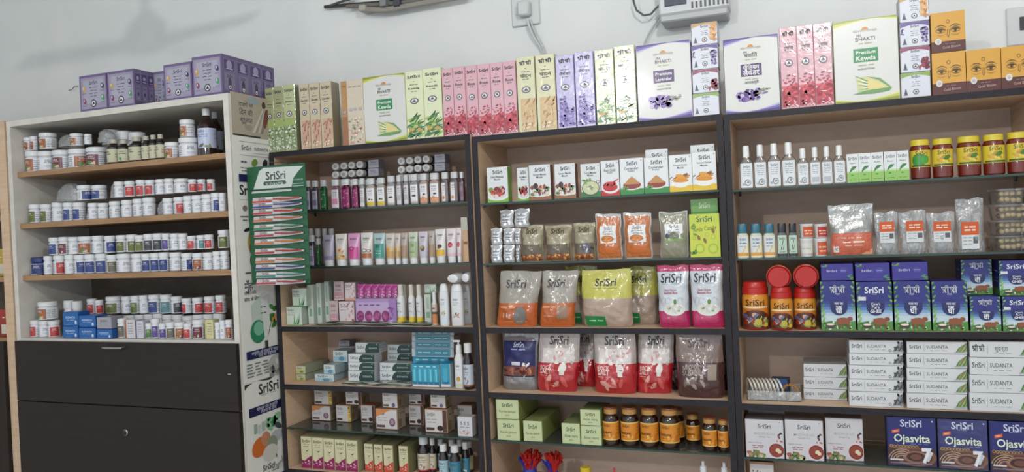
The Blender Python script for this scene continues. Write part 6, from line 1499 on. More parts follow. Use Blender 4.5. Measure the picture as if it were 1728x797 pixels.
for i, (a, b) in enumerate(((601, 613), (613, 625), (625, 637), (637, 649), (649, 660), (660, 671))):
    put('pad', 'pink_pouch', a, b, 480, top_of(o1), .075, 'small magenta pouch standing on the lilac pack, %s from left' % ORD[i + 1], 'pouch', 'magenta pouches on the lilac pack', prev='pad')
for i, (a, b, Y, n) in enumerate(((670, 685, .06, ''), (680, 690, .10, ''), (690, 702, .06, ''), (703, 715, .06, ''))):
    put('spray', 'spray_bottle', a, b, 480, z, Y, 'white capped bottle with yellow foot, %s beside the magenta pouches' % ORD[i + 1], 'bottle', 'white and yellow bottles', prev='l3' if i != 1 else None)
o1 = put('soap_spine', 'small_carton', 716, 728, 497, z, .07, 'pale carton between yellow-footed bottles and white lotions, lower one', 'carton', prev='l3')
o1 = put('soap_aloe', 'small_carton', 716, 736, 480, top_of(o1), .10, 'pale green carton between spray bottles and lotions, upper one', 'carton')
put('mini', 'small_bottle', 729, 739, 492, z, .03, 'tiny bottle with orange foot beside the large white lotions', 'bottle', prev='l3')
l1_ = put('lotion_a', 'lotion_bottle', 740, 758, 479, z, .012, 'large white lotion bottle with orange and blue print', 'bottle', 'large white lotion bottles', prev='l3')
l2_ = put('lotion_b', 'lotion_bottle', 759, 783, 479, z, .012, 'large white lotion bottle with red flower print', 'bottle', 'large white lotion bottles', prev='l3')
put('lotion_a', 'lotion_bottle', 779, 796, 479, z, .065, 'large white lotion bottle half hidden against the dark post', 'bottle', 'large white lotion bottles')
zz = max(top_of(l1_), top_of(l2_))
put('lotion_lying', 'lying_lotion', 752, 774, 0, zz, -.012, 'white bottle lying across the lotions, base outward, nearer the tubes of cream', 'bottle', 'white bottles lying on the lotions', h=.034)
put('lotion_lying', 'lying_lotion', 777, 792, 0, zz, -.005, 'white bottle lying across the lotions, base outward, beside the dark post', 'bottle', 'white bottles lying on the lotions', h=.036)
# folded newspaper under the goods
def paper(x0, x1, y0, zsh, Yf, label, seed):
    X0, X1 = xat(x0, Yf, zsh), xat(x1, Yf, zsh); R_ = random.Random(seed)
    mb = MB()
    for k in range(7):
        e = .008 * k; zz = zsh + .0006 + .0016 * k; n = 14
        pts = []
        for i in range(n + 1):
            x = X0 + e + (X1 - X0 - 2 * e) * i / n; q = .02 * math.sin(i * 1.1 + k * 2) * .4 + Yf + .009 * k + .012 * abs(math.sin(i * .9 + seed + k))
            pts += [(x, q, zz + .0006 * math.sin(i * 2.1 + k)), (x, Yf + .10, zz)]
        fs = [[2 * i, 2 * i + 2, 2 * i + 3, 2 * i + 1] for i in range(n)]
        mb.add(pts, fs, ['#eceee2', '#5d7566' if seed == 1 else '#85888a', '#eceee2', '#e4e6d8'][k % 4], 'paper')
        for i in range(n):
            if R_.random() < .35:
                a, b = pts[2 * i], pts[2 * i + 2]
                mb.add([(a[0], a[1] - .0005, a[2] + .0003), (b[0], b[1] - .0005, b[2] + .0003), (b[0], b[1] + .004, b[2] + .0004), (a[0], a[1] + .004, a[2] + .0004)], [[0, 1, 2, 3]], '#3a4f42' if seed == 1 else '#55585a', 'paper')
    tag(link('newspaper', mb.mesh('newspaper', False)), label, 'newspaper')
paper(521, 726, 545, ZL['l3'], .006, 'folded newspaper with dark stripes under the soap cartons', 1)
paper(566, 694, 640, ZL['l4'], .008, 'folded newspaper under the green and white toothpaste cartons', 2)
z = ZL['l4']
o1 = put('paste_olive', 'toothpaste_carton', 500, 515, 632, z, .06, 'long olive carton end-on at the shelf corner, lower', 'carton', 'long cartons seen end-on', depth=.16)
put('paste_olive', 'toothpaste_carton', 498, 514, 618, top_of(o1), .06, 'long olive carton end-on at the shelf corner, upper', 'carton', 'long cartons seen end-on', depth=.16)
o1 = put('paste_aqua', 'toothpaste_carton', 531, 563, 632, z, .055, 'pale blue carton end-on, lowest beside the folded newspaper', 'carton', 'long cartons seen end-on', depth=.14)
o2 = put('paste_aqua', 'toothpaste_carton', 546, 565, 616, top_of(o1), .055, 'pale blue carton end-on, second layer', 'carton', 'long cartons seen end-on', depth=.14)
put('paste_aqua', 'toothpaste_carton', 562, 586, 592, top_of(o2), .11, 'pale blue carton at the top rear of its stack', 'carton', 'long cartons seen end-on', depth=.06)
def stack(p, nm, x0, x1, ys, z, Y, lab, grp, depth=None, cat='carton'):
    zz = z; n = len(ys); out = []
    for i, y in enumerate(ys):
        o = put(p if isinstance(p, str) else p[i], nm, x0, x1, y, zz, Y, lab % (ORD[i + 1] + ' from the bottom'), cat, grp, depth=depth)
        zz = top_of(o); out.append(o)
    return out
zp = z + .007
s1 = stack('paste', 'toothpaste_carton', 588, 632, (626, 612, 598), zp, .05, 'green and white toothpaste carton, %s in the front stack', 'green and white toothpaste cartons', .05)
s2 = stack('paste', 'toothpaste_carton', 641, 693, (627, 613), zp, .075, 'green and white toothpaste carton, %s in the pair beside the blue packs', 'green and white toothpaste cartons', .05)
s3 = stack('paste', 'toothpaste_carton', 654, 694, (612, 597, 582), zp + .02, .135, 'green and white toothpaste carton, %s in the rear stack', 'green and white toothpaste cartons', .05)
put('paste', 'toothpaste_carton', 600, 640, 579, top_of(s1[-1]), .075, 'green and white toothpaste carton on top of the front stack, set back', 'carton', 'green and white toothpaste cartons', depth=.05)
o1 = put('greybox', 'grey_carton', 570, 600, 585, z, .19, 'tall grey carton in the shade behind the pale blue cartons', 'carton')
put('greybox', 'grey_carton', 571, 590, 575, top_of(o1), .19, 'small grey carton on top of the tall shaded one', 'carton')
o1 = put('bluepack', 'brush_pack', 695, 741, 615, z, .02, 'turquoise pack with five tubes printed, front one', 'pack', 'turquoise packs', depth=.06)
put('bluepack_slim', 'brush_pack', 743, 760, 614, z, .025, 'turquoise pack half hidden beside the front one', 'pack', 'turquoise packs', depth=.06)
base_ = put('bluepack', 'brush_pack', 697, 757, 603, z, .09, 'turquoise pack behind, under the stacked teal cartons', 'pack', 'turquoise packs', depth=.06)
zz = top_of(base_)
for i, y in enumerate((588, 577, 567, 558)):
    o = put('tealbar', 'teal_carton', 695, 766, y, zz, .085, 'long teal carton, %s from the bottom of the stack over the turquoise packs' % ORD[i + 1], 'carton', 'long teal cartons', depth=.06); zz = top_of(o)
put('pump', 'pump_bottle', 765, 783, 575, z, .02, 'white pump bottle beside the turquoise packs', 'bottle', prev='l4')
put('tonic_white', 'tonic_bottle', 782, 800, 579, z, .004, 'dark tonic bottle with pale label against the dark post', 'bottle', prev='l4')
z = ZL['l5']
lo = [(526, 558, 685, .10, 'swirl'), (567, 592, 684, .10, 'honey'), (609, 633, 684, .105, 'choc'), (634, 671, 690.5, .035, 'swirl'), (690, 715, 684, .11, 'choc'), (717, 755, 691, .03, 'choc'), (772, 797, 684, .13, 'lav')]
his = [(530, 560, 658, 0, 'honey'), (583, 610, 657, 1, 'choc'), (645, 671, 661, 3, 'lav'), (690, 716, 663, 4, 'choc'), (726, 752, 664, 5, 'lav')]
los = [put('soap_' + k, 'soap_carton', a, b, y, z, Y, 'tan soap carton on lower glass shelf, bottom layer, %s from left' % ORD[i + 1], 'carton', 'tan soap cartons', prev=None) for i, (a, b, y, Y, k) in enumerate(lo)]
for i, (a, b, y, j, k) in enumerate(his):
    Yb = los[j].location.y - .02
    put('soap_' + k, 'soap_carton', a, b, y, top_of(los[j]), Yb, 'tan soap carton on the lower glass shelf, top layer, %s from left' % ORD[i + 1], 'carton', 'tan soap cartons')
put('whitepouch', 'white_carton', 772, 797, 704, z, .004, 'white carton with dotted print at the glass shelf end', 'carton')
z = ZL['l6']
for i, (a, b) in enumerate(((508, 527), (527, 546), (546, 565), (565, 584), (584, 604))):
    put('serum_pink', 'serum_carton', a, b, 737 + i * 1.6, z, .01, 'cream carton with magenta foot, %s from the dark post' % ORD[i + 1], 'carton', 'cream and magenta cartons', prev='l6', depth=.12)
for i, (a, b) in enumerate(((615, 630), (631, 646), (647, 664), (673, 689))):
    put('serum_orange', 'serum_carton', a, b, 749 + i * 1.3, z, .03, 'cream carton with orange foot, %s beside the magenta ones' % ORD[i + 1], 'carton', 'cream and orange cartons', prev='l6', depth=.12)
bt = [(704, 726, 737, .05, 'tonic_red', 'red and cream label'), (726, 738, 738, .07, 'tonic_red', 'red and cream label'), (741, 758, 749, .012, 'tonic_blue', 'pale blue label'), (759, 778, 751, .006, 'tonic_teal', 'teal label'), (780, 794, 745, .05, 'tonic_teal', 'teal label')]
for i, (a, b, y, Y, k, d) in enumerate(bt):
    put(k, 'tonic_bottle', a, b, y, z, Y, 'dark tonic bottle with %s, %s beside the orange-footed cartons' % (d, ORD[i + 1]), 'bottle', 'dark tonic bottles', rz=.3)
for i, (a, b, y, k) in enumerate(((738, 752, 740, 'tonic_blue'), (757, 771, 741, 'tonic_blue'), (771, 785, 741, 'tonic_cream'), (786, 800, 744, 'tonic_cream'))):
    put(k, 'tonic_bottle', a, b, y, z, .10, 'dark tonic bottle in the back row, %s from the red-labelled ones' % ORD[i + 1], 'bottle', 'dark tonic bottles', rz=.3)

# ------------------------------------------------------------------ middle unit
z = ZM['m1']; YF = .006
sp = [(822, 857, 282, 'salad', YF, 'salad masala carton at the glass shelf start'), (873, 893, 283, 'salad', .02, 'salad masala carton half hidden behind the next carton'), (893, 929, 278, 'garam', YF, 'garam masala carton beside the salad ones'),
      (936, 971, 276, 'garam', YF, 'garam masala carton beside the green curry carton'), (980, 1013, 276, 'curry', YF, 'curry masala carton with pot of pale curry'), (1014, 1045, 271, 'chilli', YF, 'red chilli carton with white bowl'),
      (1046, 1086, 267, 'coriander', YF, 'coriander carton beside the red chilli one'), (1087, 1128, 265, 'coriander', YF, 'coriander carton beside the turmeric ones, another behind it'), (1129, 1168, 261, 'turmeric', YF, 'turmeric carton beside the coriander ones'), (1168, 1209, 256, 'turmeric', YF, 'turmeric carton against the dark post')]
for a, b, y, k, Y, l in sp: put('sp_' + k, 'spice_carton', a, b, y, z, Y, l, 'carton', 'spice cartons on the glass shelf', prev='m1')
put('sp_coriander', 'spice_carton', 1090, 1128, 252, z, .055, 'taller white carton rising behind the second coriander carton', 'carton', 'spice cartons on the glass shelf')
put('sp_turmeric', 'spice_carton', 1166, 1207, 244, z, .055, 'taller white carton rising behind the end turmeric carton', 'carton', 'spice cartons on the glass shelf')
z = ZM['m2']
rows = {}
for i, (a, b) in enumerate(((827, 846), (848, 867), (867, 877))):
    o = put('silver', 'silver_pouch', a, b, 414, z, .01 + .012 * (i == 2), 'small silver pouch, bottom layer, %s from the corner' % ORD[i + 1], 'pouch', 'small silver pouches', prev='m2'); rows[i] = o
zt = max(top_of(o) for o in rows.values())
for i, (a, b) in enumerate(((827, 846), (848, 867), (867, 878))):
    o = put('silver', 'silver_pouch', a, b, 386, zt, .012, 'small silver pouch, middle layer, %s from the corner' % ORD[i + 1], 'pouch', 'small silver pouches', prev='m2u'); rows[3 + i] = o
zt = max(top_of(rows[3 + i]) for i in range(3))
for i, (a, b, y) in enumerate(((842, 865, 355), (866, 892, 353))):
    put('silver', 'silver_pouch', a, b, y, zt, .016, 'small silver pouch, top layer, %s from the corner' % ORD[i + 1], 'pouch', 'small silver pouches', prev='m2v')
for i in range(2):
    put('silver', 'silver_pouch', 878 + 4 * i, 897, (414, 388)[i], z if i == 0 else z + .062, .06, 'small silver pouch in the rear beside the tea packs, %s layer' % ('lower', 'upper')[i], 'pouch', 'small silver pouches')
for i, (a, b, y, k) in enumerate(((877, 915, 379, 'brownpack'), (917, 963, 379, 'brownpack'), (966, 1003, 376, 'brownpack2'))):
    put(k, 'tea_pack', a, b, y, z, .012, ('khaki tea pack beside the silver pouches', 'khaki tea pack in the middle of the three', 'khaki tea pack with dark round print beside orange pouch')[i], 'pack', 'khaki tea packs', prev='m2')
put('pouch_orange', 'spice_pouch', 1004, 1048, 361, z, .008, 'clear pouch of orange powder beside the khaki tea packs', 'pouch', 'clear powder pouches', prev='m2')
put('pouch_orange', 'spice_pouch', 1051, 1099, 359, z, .008, 'clear pouch of orange powder nearer the olive powder pouch', 'pouch', 'clear powder pouches', prev='m2')
put('pouch_olive', 'spice_pouch', 1112, 1161, 358, z, .008, 'clear pouch of olive powder beside the green candy carton', 'pouch', 'clear powder pouches', prev='m2')
put('amla', 'candy_carton', 1164, 1215, 361, z, .008, 'yellow-green amla candy carton with fruit slices', 'carton', prev='m2')
put('amla_back', 'candy_carton', 1167, 1213, 336, z, .07, 'darker green carton rising behind the amla candy', 'carton')
z = ZM['m3']
def tilt(o, rx, ry=0): o.rotation_euler = (rx, ry, o.rotation_euler[2]); return o
put('ragi0', 'flour_pouch', 836, 906, 459, z, .01, 'grey and orange flour pouch at the shelf corner', 'pouch', 'grey and orange flour pouches', prev='m3')
put('ragi1', 'flour_pouch', 909, 970, 458, z, .014, 'grey and orange flour pouch with window beside the yellow bags', 'pouch', 'grey and orange flour pouches', prev='m3')
put('dal2', 'grain_bag', 952, 1006, 450, z, .085, 'yellow-topped grain bag behind, beside the orange pouches', 'bag', 'yellow-topped grain bags')
put('dal', 'grain_bag', 979, 1062, 456, z, .006, 'yellow-topped grain bag standing in front of the other two', 'bag', 'yellow-topped grain bags', prev='m3')
put('dal2', 'grain_bag', 1048, 1107, 451, z, .085, 'yellow-topped grain bag behind, beside the pink rice bags', 'bag', 'yellow-topped grain bags')
put('rice', 'rice_bag', 1108, 1162, 442, z, .006, 'white and pink rice bag beside the yellow-topped bag', 'bag', 'white and pink rice bags', prev='m3')
put('rice', 'rice_bag', 1164, 1221, 442, z, .006, 'white and pink rice bag against the dark post', 'bag', 'white and pink rice bags', prev='m3')
z = ZM['m4']
put('ojas_pouch', 'drink_pouch', 844, 905, 563, z, .045, 'navy and silver pouch with large 7 at the shelf corner', 'pouch', prev='m4')
sl = [(904, 972, 561, .03, 'salt0', 'red rock salt bag beside the navy pouch'), (960, 1004, 561, .115, 'salt1', 'red rock salt bag half hidden between two others'), (1000, 1070, 559, .03, 'salt1', 'red rock salt bag in the middle of the shelf'), (1073, 1133, 563, .05, 'salt0', 'red rock salt bag beside the brown sugar')]
for i, (a, b, y, Y, k, l) in enumerate(sl): put(k, 'salt_bag', a, b, y, z, Y, l, 'bag', 'red rock salt bags', prev='m4' if Y < .1 else None)
put('sugar', 'sugar_bag', 1140, 1219, 563, z, .012, 'brown sugar bag at the shelf end', 'bag', 'brown sugar bags', prev='m4')
put('sugar', 'sugar_bag', 1120, 1160, 564, z, .12, 'brown sugar bag behind, beside the rock salt', 'bag', 'brown sugar bags')
put('sugar', 'sugar_bag', 1190, 1228, 566, z, .125, 'brown sugar bag behind, against the dark post', 'bag', 'brown sugar bags')
z = ZM['m5']
o1 = put('karela', 'juice_carton', 839, 877, 708.5, z, .008, 'pale green juice carton at the glass shelf corner, lower', 'carton', 'pale green juice cartons', prev='m5', depth=.2)
put('karela', 'juice_carton', 837, 875, 674, top_of(o1), .008, 'pale green juice carton at the glass shelf corner, upper', 'carton', 'pale green juice cartons', depth=.2)
put('karela', 'juice_carton', 883, 915, 711, z, .012, 'pale green juice carton standing single beside the corner stack', 'carton', 'pale green juice cartons', prev='m5', depth=.2)
put('aloe_juice', 'juice_carton', 948, 979, 715, z, .010, 'pale green juice carton beside the stacked pair by the honey', 'carton', 'pale green juice cartons', prev='m5', depth=.14)
o1 = put('aloe_juice', 'juice_carton', 980, 1015, 719.5, z, .008, 'pale green juice carton next to the honey, lower', 'carton', 'pale green juice cartons', prev='m5', depth=.14)
put('aloe_juice', 'juice_carton', 979, 1013, 692, top_of(o1), .008, 'pale green juice carton next to the honey, upper', 'carton', 'pale green juice cartons', depth=.14)
for i, (a, b) in enumerate(((1017, 1046), (1048, 1079), (1081, 1112), (1114, 1147))):
    put('honey', 'honey_jar', a, b, 685 + i * .6, z, .008, 'large honey jar, %s beside the juice cartons' % ORD[i + 1], 'jar', 'large honey jars', prev='m5')
put('honey', 'honey_jar', 1128, 1156, 688, z, .085, 'large honey jar mostly hidden behind the fourth one', 'jar', 'large honey jars')
for i, (a, b, y, Y) in enumerate(((1158, 1182, 697, .07), (1185, 1211, 703, .01), (1212, 1230, 705, .012))):
    put('honey_small', 'honey_jar', a, b, y, z, Y, ('small honey jar set back beside the large ones', 'small honey jar in the middle of the three', 'small honey jar against the dark post')[i], 'jar', 'small honey jars')
# lowest shelf, only tops in view
z = ZM['m6'] + .001
def brush(x0, x1, yt, label, seed):
    X0, X1 = xat(x0, .05, z + .1), xat(x1, .05, z + .1); h = zat(yt, (X0 + X1) / 2, .05) - z; R_ = random.Random(seed)
    r = (X1 - X0) / 2
    mb = MB(); mb.loft([(0, r * .7, r * .6, 2, '#26348f'), (h * .5, r * .6, r * .5, 2, '#2c3a9c'), (h * .62, r * .5, r * .4, 2, '#2c3a9c')], 14)
    o = link('dusting_brush', mb.mesh('handle'), loc=((X0 + X1) / 2, .05 + r, z)); tag(o, label, 'brush', 'red and blue brushes')
    for nm, c, n in (('red_bristles', '#c0281f', 90), ('blue_bristles', '#2c369c', 50)):
        m2 = MB()
        for i in range(n):
            a = R_.uniform(0, 6.28); t = R_.uniform(.0, 1); q = .35 if c[1] == 'c' else -.3
            b = Vector((r * .4 * math.cos(a), r * .4 * math.sin(a), h * (.5 + .1 * t)))
            e = Vector((r * (1.0 * math.cos(a) * R_.uniform(.3, 1) + q * .4), r * math.sin(a) * R_.uniform(.3, 1), h * R_.uniform(.72, 1.0 if q > 0 else .85)))
            m2.tube([b, (b + e) / 2 + Vector((0, 0, .004)), e], .0035, c, 'rough', 5)
        b_ = link(nm, m2.mesh(nm), o); b_['kind'] = 'stuff'
brush(868, 906, 766, 'red and blue bristle brush nearer the shelf corner', 1)
brush(912, 943, 768, 'red and blue bristle brush nearer the yellow cap', 2)
mb = MB(); mb.loft([(0, .022, .022, 2, '#c9a71f'), (.07, .022, .022, 2, '#d2b022')], 18, mat='gloss'); lm = MB(); lm.loft([(.07, .020, .020, 2, '#d9bb2c'), (.088, .020, .020, 2, '#d9bb2c'), (.09, .018, .018, 2, '#e0c53a')], 18)
PR['yellow'] = Proto(.044, .044, .09, mb.mesh('bottle'), [('cap', lm.mesh('cap'))], round_=True)
put('yellow', 'yellow_bottle', 979, 1000, 788, z, .03, 'bottle with yellow cap showing above the frame bottom', 'bottle')
mb = MB(); mb.loft([(0, .009, .009, 2, '#b3222a'), (.08, .009, .009, 2, '#b3222a')], 12, mat='gloss'); lm = MB(); lm.loft([(.08, .006, .006, 2, '#c9303a'), (.1, .003, .003, 2, '#c9303a')], 10)
PR['redtip'] = Proto(.018, .018, .1, mb.mesh('bottle'), [('tip', lm.mesh('tip'))], round_=True)
put('redtip', 'red_tube', 1033, 1042, 790, z, .03, 'thin red tipped tube showing above the frame bottom', 'tube')
mb = MB(); mb.loft([(0, .018, .018, 2, '#c9d3dc'), (.09, .018, .018, 2, '#c9d3dc'), (.104, .009, .009, 2, '#d6dde2')], 18, mat='gloss'); lm = MB(); lm.loft([(.104, .011, .011, 2, '#dfe3e6'), (.125, .010, .010, 2, '#dfe3e6'), (.126, .005, .005, 2, '#dfe3e6'), (.14, .005, .005, 2, '#dfe3e6')], 14)
PR['pumpspray'] = Proto(.036, .036, .14, mb.mesh('bottle'), [('spray_head', lm.mesh('spray_head'))], round_=True)
put('pumpspray', 'spray_bottle', 1178, 1198, 778, z, .03, 'white spray bottle at the frame bottom, nearer the middle', 'bottle', 'spray bottles at the frame bottom')
put('pumpspray', 'spray_bottle', 1214, 1233, 780, z, .03, 'white spray bottle at the frame bottom, against the dark post', 'bottle', 'spray bottles at the frame bottom')

# ------------------------------------------------------------------ unit of ghee and toothpaste
z = ZR['r1']; YF = .006
cb = [(1248, 1271, 246, 'clear_big'), (1272, 1294, 244, 'clear_big'), (1295, 1318, 242, 'clear_big'), (1319, 1343, 240, 'clear_big'), (1345, 1365, 250, 'clear_coco'), (1366, 1385, 248, 'clear_small'), (1386, 1405, 247, 'clear_small'), (1406, 1427, 245, 'clear_coco')]
for i, (a, b, y, k) in enumerate(cb):
    put(k, 'clear_bottle', a, b, y, z, YF, '%s clear bottle with white cap, %s from the dark post' % ('tall' if i < 4 else 'shorter', ORD[i + 1]), 'bottle', 'clear bottles with white caps', prev='r1')
for i, (a, b) in enumerate(((1429, 1449), (1449, 1470), (1470, 1491), (1492, 1513), (1513, 1534))):
    put('neem', 'neem_carton', a, b, 260 - 1.4 * i, z, YF, 'white and green neem carton, %s beside the clear bottles' % ORD[i + 1], 'carton', 'white and green neem cartons', prev='r1')
for i, (a, b, y, k) in enumerate(((1534, 1570, 237, 'pickle_g'), (1571, 1608, 235, 'pickle'), (1613, 1655, 231, 'pickle'), (1656, 1695, 228, 'pickle'), (1696, 1737, 224, 'pickle'))):
    put(k, 'pickle_jar', a, b, y, z, YF, 'red jar with yellow lid, %s beside the neem cartons' % ORD[i + 1] + (', green label print' if i == 0 else ''), 'jar', 'red jars with yellow lids', prev='r1')
z = ZR['r2']
for i, (a, b) in enumerate(((1243, 1264), (1265, 1287), (1288, 1309))):
    put('wash', 'wash_bottle', a, b, 378, z, YF, 'small teal-capped bottle, %s from the dark post' % ORD[i + 1], 'bottle', 'small teal-capped bottles', prev='r2')
for i, (a, b) in enumerate(((1311, 1329), (1330, 1346))):
    put('oil_black', 'oil_bottle', a, b, 377, z, YF, 'small black-capped green bottle, %s beside the teal caps' % ORD[i + 1], 'bottle', 'small black-capped bottles', prev='r2')
c1 = put('cup_white', 'small_tub', 1349, 1373, 402, z, .006, 'small white tub, lower one beside the black caps', 'tub', 'small wrapped tubs', prev='r2')
c2 = put('cup_orange', 'small_tub', 1374, 1396, 402, z, .006, 'small tub with orange label, lower one beside the papad pack', 'tub', 'small wrapped tubs', prev='r2')
put('cup_orange', 'small_tub', 1349, 1373, 378, top_of(c1), .006, 'small tub with orange label, upper one above the white tub', 'tub', 'small wrapped tubs')
put('cup_red', 'small_tub', 1374, 1396, 378, top_of(c2), .006, 'small tub with red label, upper one beside the papad pack', 'tub', 'small wrapped tubs')
put('papad', 'papad_pack', 1399, 1475, 345, z, .02, 'flat papad pack with silver top and orange-red printed foot', 'pack', prev='r2')
sn = [(1477, 1517, 358, 'snack_a', 'beside the papad pack'), (1518, 1565, 357, 'snack_b', 'second from the papad pack'), (1566, 1614, 358, 'snack_c', 'third from the papad pack'), (1615, 1663, 335, 'snack_d', 'tallest, beside the cookie tubs')]
for a, b, y, k, l in sn: put(k, 'snack_bag', a, b, y, z, .012, 'clear bag with orange and white card, ' + l, 'bag', 'clear bags with orange cards', prev='r2')
# clear tubs of cookies
TW, TH = xat(1735, .02, z) - xat(1668, .02, z), 0
cm = MB(); cm.loft([(0, .0185, .0185, 2, '#d3b987'), (.003, .020, .020, 2, '#dcc699'), (.008, .0195, .0195, 2, '#dcc699'), (.0095, .016, .016, 2, '#d3b987')], 14, mat='rough')
cookie = cm.mesh('cookie')
tz = z + .0005; R_ = random.Random(5)
for lv, (y, nm) in enumerate(((397, 'lowest'), (371, 'second from the bottom'), (344, 'third from the bottom'), (318, 'topmost'))):
    xc = xat(1703 + (lv == 3) * -5, .07, tz); h = zat(y, xc, .02) - tz; rx = TW / 2 * (1 if lv < 3 else .86)
    mb = MB(); mb.loft([(0, rx * .88, .05, 4, '#ffffff'), (h * .86, rx * .98, .056, 4, '#ffffff')], 28, mat='clear', cap1=False)
    o = link('cookie_tub', mb.mesh('tub'), loc=(xc, .066, tz)); tag(o, 'clear plastic tub of tan cookies, %s of the stack' % nm, 'tub', 'stacked clear tubs of cookies')
    lm = MB(); lm.loft([(h * .86, rx * 1.02, .059, 4, '#ffffff'), (h - .0008, rx * 1.02, .059, 4, '#ffffff')], 28, mat='clear'); link('lid', lm.mesh('lid'), o, label='clear snap-on lid')
    nx = 5 if lv < 3 else 4; step = (rx * 2 * .80 - .01) / nx
    for j in range(2):
        for L in range(2):
            for i in range(nx):
                q = bpy.data.objects.new('cookie', cookie); COLL.objects.link(q)
                s = min(step * .46 / .02, (h * .8 / 2) * .46 / .02)
                q.scale = (s, s, 1.2); q.rotation_euler = (math.radians(90 + R_.uniform(-16, 16)), 0, R_.uniform(-.2, .2))
                q.location = (xc - rx * .80 + .005 + step * (i + .5), .066 - .028 + j * .034, tz + .003 + (h * .8 / 2) * (L + .52))
                tag(q, 'tan cookie in the %s clear tub, %s %s row, %s from left' % (nm, ('front', 'rear')[j], ('lower', 'upper')[L], ORD[i + 1]), 'cookie', 'cookies in the %s tub' % nm)
    tz += h
z = ZR['r3']
for i, (a, b, y, Y, l) in enumerate(((1252, 1298, 475, .012, 'orange jar with red lid at the shelf corner'), (1300, 1338, 484, .002, 'orange jar with red lid standing in front of the others'), (1339, 1378, 484, .02, 'orange jar with red lid beside the blue ghee cartons'))):
    put('chyawan', 'jam_jar', a, b, y, z, Y, l, 'jar', 'orange jars with red lids', prev='r3')
for i, (cx_, cy_, l) in enumerate(((1314, 467, 'jar lying with red lid outward above the middle orange jar'), (1360, 466, 'jar lying with red lid outward beside the ghee cartons'))):
    e = onY(cx_, cy_, .03); 
    inst(PR['chyawan_lying'], 'jam_jar', (e.x, .04, e.z - .036), l, 'jar', 'orange jars with red lids', 0, (.98, .85, .98))
gh = [(1385, 1443, 475, 'ghee_h'), (1446, 1506, 476, 'ghee_e'), (1509, 1570, 475, 'ghee_h'), (1573, 1633, 475, 'ghee_h')]
gs = []
for i, (a, b, y, k) in enumerate(gh):
    gs.append(put(k, 'ghee_carton', a, b, y, z, .012, 'large blue ghee carton with cow print, %s from the orange jars' % ORD[i + 1], 'carton', 'large blue ghee cartons', prev='r3'))
for i, (a, b, y) in enumerate(((1385, 1440, 436), (1443, 1502, 434), (1505, 1566, 434))):
    put('ghee_lying', 'ghee_carton', a, b, y, top_of(gs[i]), .022, 'violet-blue carton lying on the %s large ghee carton' % ORD[i + 1], 'carton', 'violet-blue cartons lying on top')
g1 = put('ghee_h', 'small_ghee_carton', 1637, 1689, 501, z, .012, 'small blue ghee carton beside the large ones, lower', 'carton', 'small blue ghee cartons', prev='r3')
g2 = put('ghee_e', 'small_ghee_carton', 1692, 1744, 501, z, .012, 'small blue ghee carton cut by the frame edge, lower', 'carton', 'small blue ghee cartons', prev='r3')
put('ghee_h', 'small_ghee_carton', 1622, 1674, 437, top_of(g1), .06, 'small blue ghee carton stacked beside the large ones, upper', 'carton', 'small blue ghee cartons', prev='r3u')
put('ghee_e', 'small_ghee_carton', 1686, 1742, 440, top_of(g2), .03, 'small blue ghee carton cut by the frame edge, upper', 'carton', 'small blue ghee cartons', prev='r3u')
z = ZR['r4']
G = 'white toothpaste cartons in stacks'
def pstack(p, x0, x1, ys, Y, where): stack(p, 'toothpaste_carton', x0, x1, ys, z + .0004, Y, 'white toothpaste carton, %s, ' + where, G, .12)
pstack('sudanta_c', 1356, 1429, (657, 637, 615), .085, 'short stack beside the bangles')
pstack('sudanta_m', 1433, 1524, (662, 641, 617, 597, 575), .02, 'stack with dark bubble print')
pstack('sudanta_c', 1530, 1632, (665, 644, 622, 598, 577), .02, 'stack with green leaf print')
pstack(['sudanta_c', 'sudanta_c', 'sudanta_c', 'sudanta_h'], 1636, 1742, (664, 634, 604, 577), .015, 'stack cut by the frame edge')
# tray of bangles
tx0, tx1 = xat(1262, .05, z + .02), xat(1352, .05, z + .02); ty = .045
W = tx1 - tx0
mb = MB(); mb.box(-W / 2, 0, .0005, W / 2, .12, .003, '#ffffff', 'clear'); 
for q in ((-W / 2, 0, W / 2, .0015), (-W / 2, .1185, W / 2, .12), (-W / 2, .0016, -W / 2 + .0015, .1184), (W / 2 - .0015, .0016, W / 2, .1184)): mb.box(q[0], q[1], .003, q[2], q[3], .030, '#ffffff', 'cling')
tag(link('clear_tray', mb.mesh('clear_tray', False), loc=((tx0 + tx1) / 2, ty, z)), 'clear plastic tray of bangles at the shelf corner', 'tray')
for i in range(9):
    mb = MB(); R0 = .026; pts = [(0, R0 * math.cos(t * math.pi / 12), R0 + .002 + R0 * math.sin(t * math.pi / 12)) for t in range(24)]
    mb.tube(pts + [pts[0]], .0030, '#e2ddd0', 'gloss', 7)
    o = link('bangle', mb.mesh('bangle'), loc=(tx0 + .010 + i * .0105, ty + .045, z + .004)); o.rotation_euler = (0, math.radians(-12), math.radians(20))
    tag(o, 'pale metal bangle standing in the clear tray, %s from the dark post' % ORD[i + 1], 'bangle', 'bangles in the clear tray')
for i in range(10):
    a = i * math.pi / 5; bm_ = None
    if i == 0:
        mb = MB()
        for j in range(16):
            t = j * math.pi / 8; c_ = (.021 * math.cos(t), .016 * math.sin(t) * .6, .026 + .016 * math.sin(t))
            mb.loft([(c_[2] - .0045, .002, .002, 2, '#a9763c'), (c_[2] - .002, .0045, .0045, 2, '#b5854a'), (c_[2] + .002, .0045, .0045, 2, '#b5854a'), (c_[2] + .0045, .002, .002, 2, '#a9763c')], 8, dx=c_[0], dy=c_[1])
        o = link('bead_bracelet', mb.mesh('bead_bracelet'), loc=(tx0 + W * .80, ty + .03, z + .0)); tag(o, 'tan bead bracelet standing in the clear tray beside the bangles', 'bracelet')
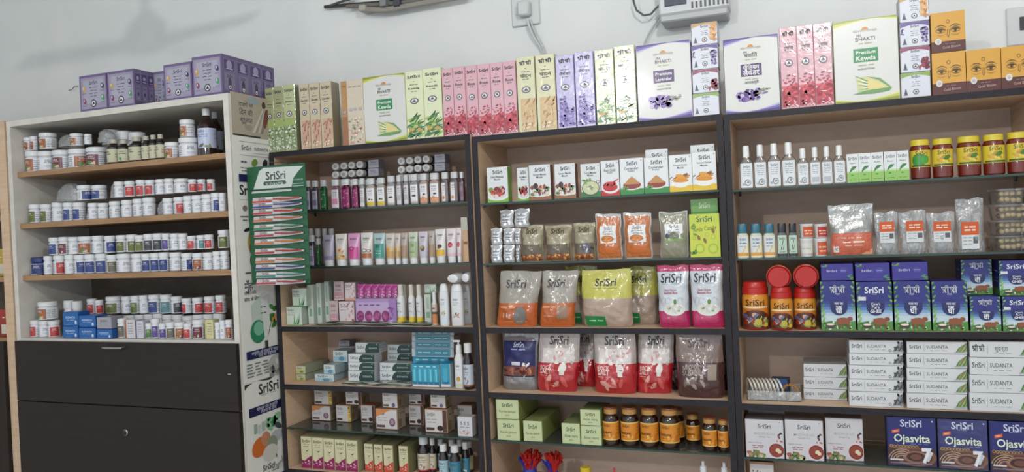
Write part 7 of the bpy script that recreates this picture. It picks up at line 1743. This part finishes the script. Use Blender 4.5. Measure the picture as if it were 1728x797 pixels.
mb = MB(); mb.box(-.026, 0, 0, .026, .004, .05, '#2a2e38', 'gloss', .001); mb.box(-.018, -.0012, .012, .018, -.0002, .042, '#3f66a8', 'paper')
o = link('dark_card', mb.mesh('dark_card', False), loc=(tx0 + W * .62, ty + .10, z + .004)); tag(o, 'dark card with blue print standing behind the bangles', 'card')
z = ZR['r5']
te = [(1258, 1323, 708, .006, 'beside the dark post'), (1325, 1390, 709, .006, 'in the middle of the three'), (1393, 1457, 706, .028, 'set back beside the empty glass')]
to = []
for a, b, y, Y, l in te: put('tea', 'tea_carton', a, b, y, z, Y, 'grey-white herbal tea carton with a red cup, ' + l, 'carton', 'herbal tea cartons', prev='r5')
b_ = put('tea', 'tea_carton', 1262, 1324, 706, z, .09, 'herbal tea carton hidden behind, carrying two flat ones', 'carton', 'herbal tea cartons')
zz = top_of(b_)
for i, y in enumerate((700, 692)):
    o = put('tea_flat', 'flat_carton', 1262, 1324, y, zz, .09, 'flat grey carton lying over the tea cartons, %s one' % ('lower', 'upper')[i], 'carton', 'flat grey cartons'); zz = top_of(o)
for i, (a, b, y, k, Y, l) in enumerate(((1497, 1580, 703, 'ojas', -.002, 'navy drink carton with large 7, beside the empty glass'), (1583, 1667, 706, 'ojas2', -.004, 'duller navy drink carton with large 7, in the middle'), (1670, 1757, 711, 'ojas', -.006, 'navy drink carton cut by the frame edge'))):
    put(k, 'drink_carton', a, b, y, z, Y + .012, l, 'carton', 'navy drink cartons', prev='r5')
z = ZR['r6']
put('soap_lav', 'small_carton', 1266, 1308, 780, z, .04, 'carton with dark flowers at the frame bottom below the tea', 'carton')

# goods at the edge of the neighbouring cabinet
for zz, c, lab in ((1.38, '#c9a83a', 'yellow carton cut by the frame edge in the beige cabinet'), (1.137, '#a8342c', 'red carton cut by the frame edge in the beige cabinet')):
    p_ = carton(.075, .06, .11, c, lambda A: (A.rect(.1, .1, .9, .45, '#d8d2c4'), A.words(.5, .7, .6, .04, '#f0e8dc')), sidecol=c, topcol=c, mat='gloss')
    inst(p_, 'shelf_carton', (-1.99, -.14, zz + .001), lab, 'carton')
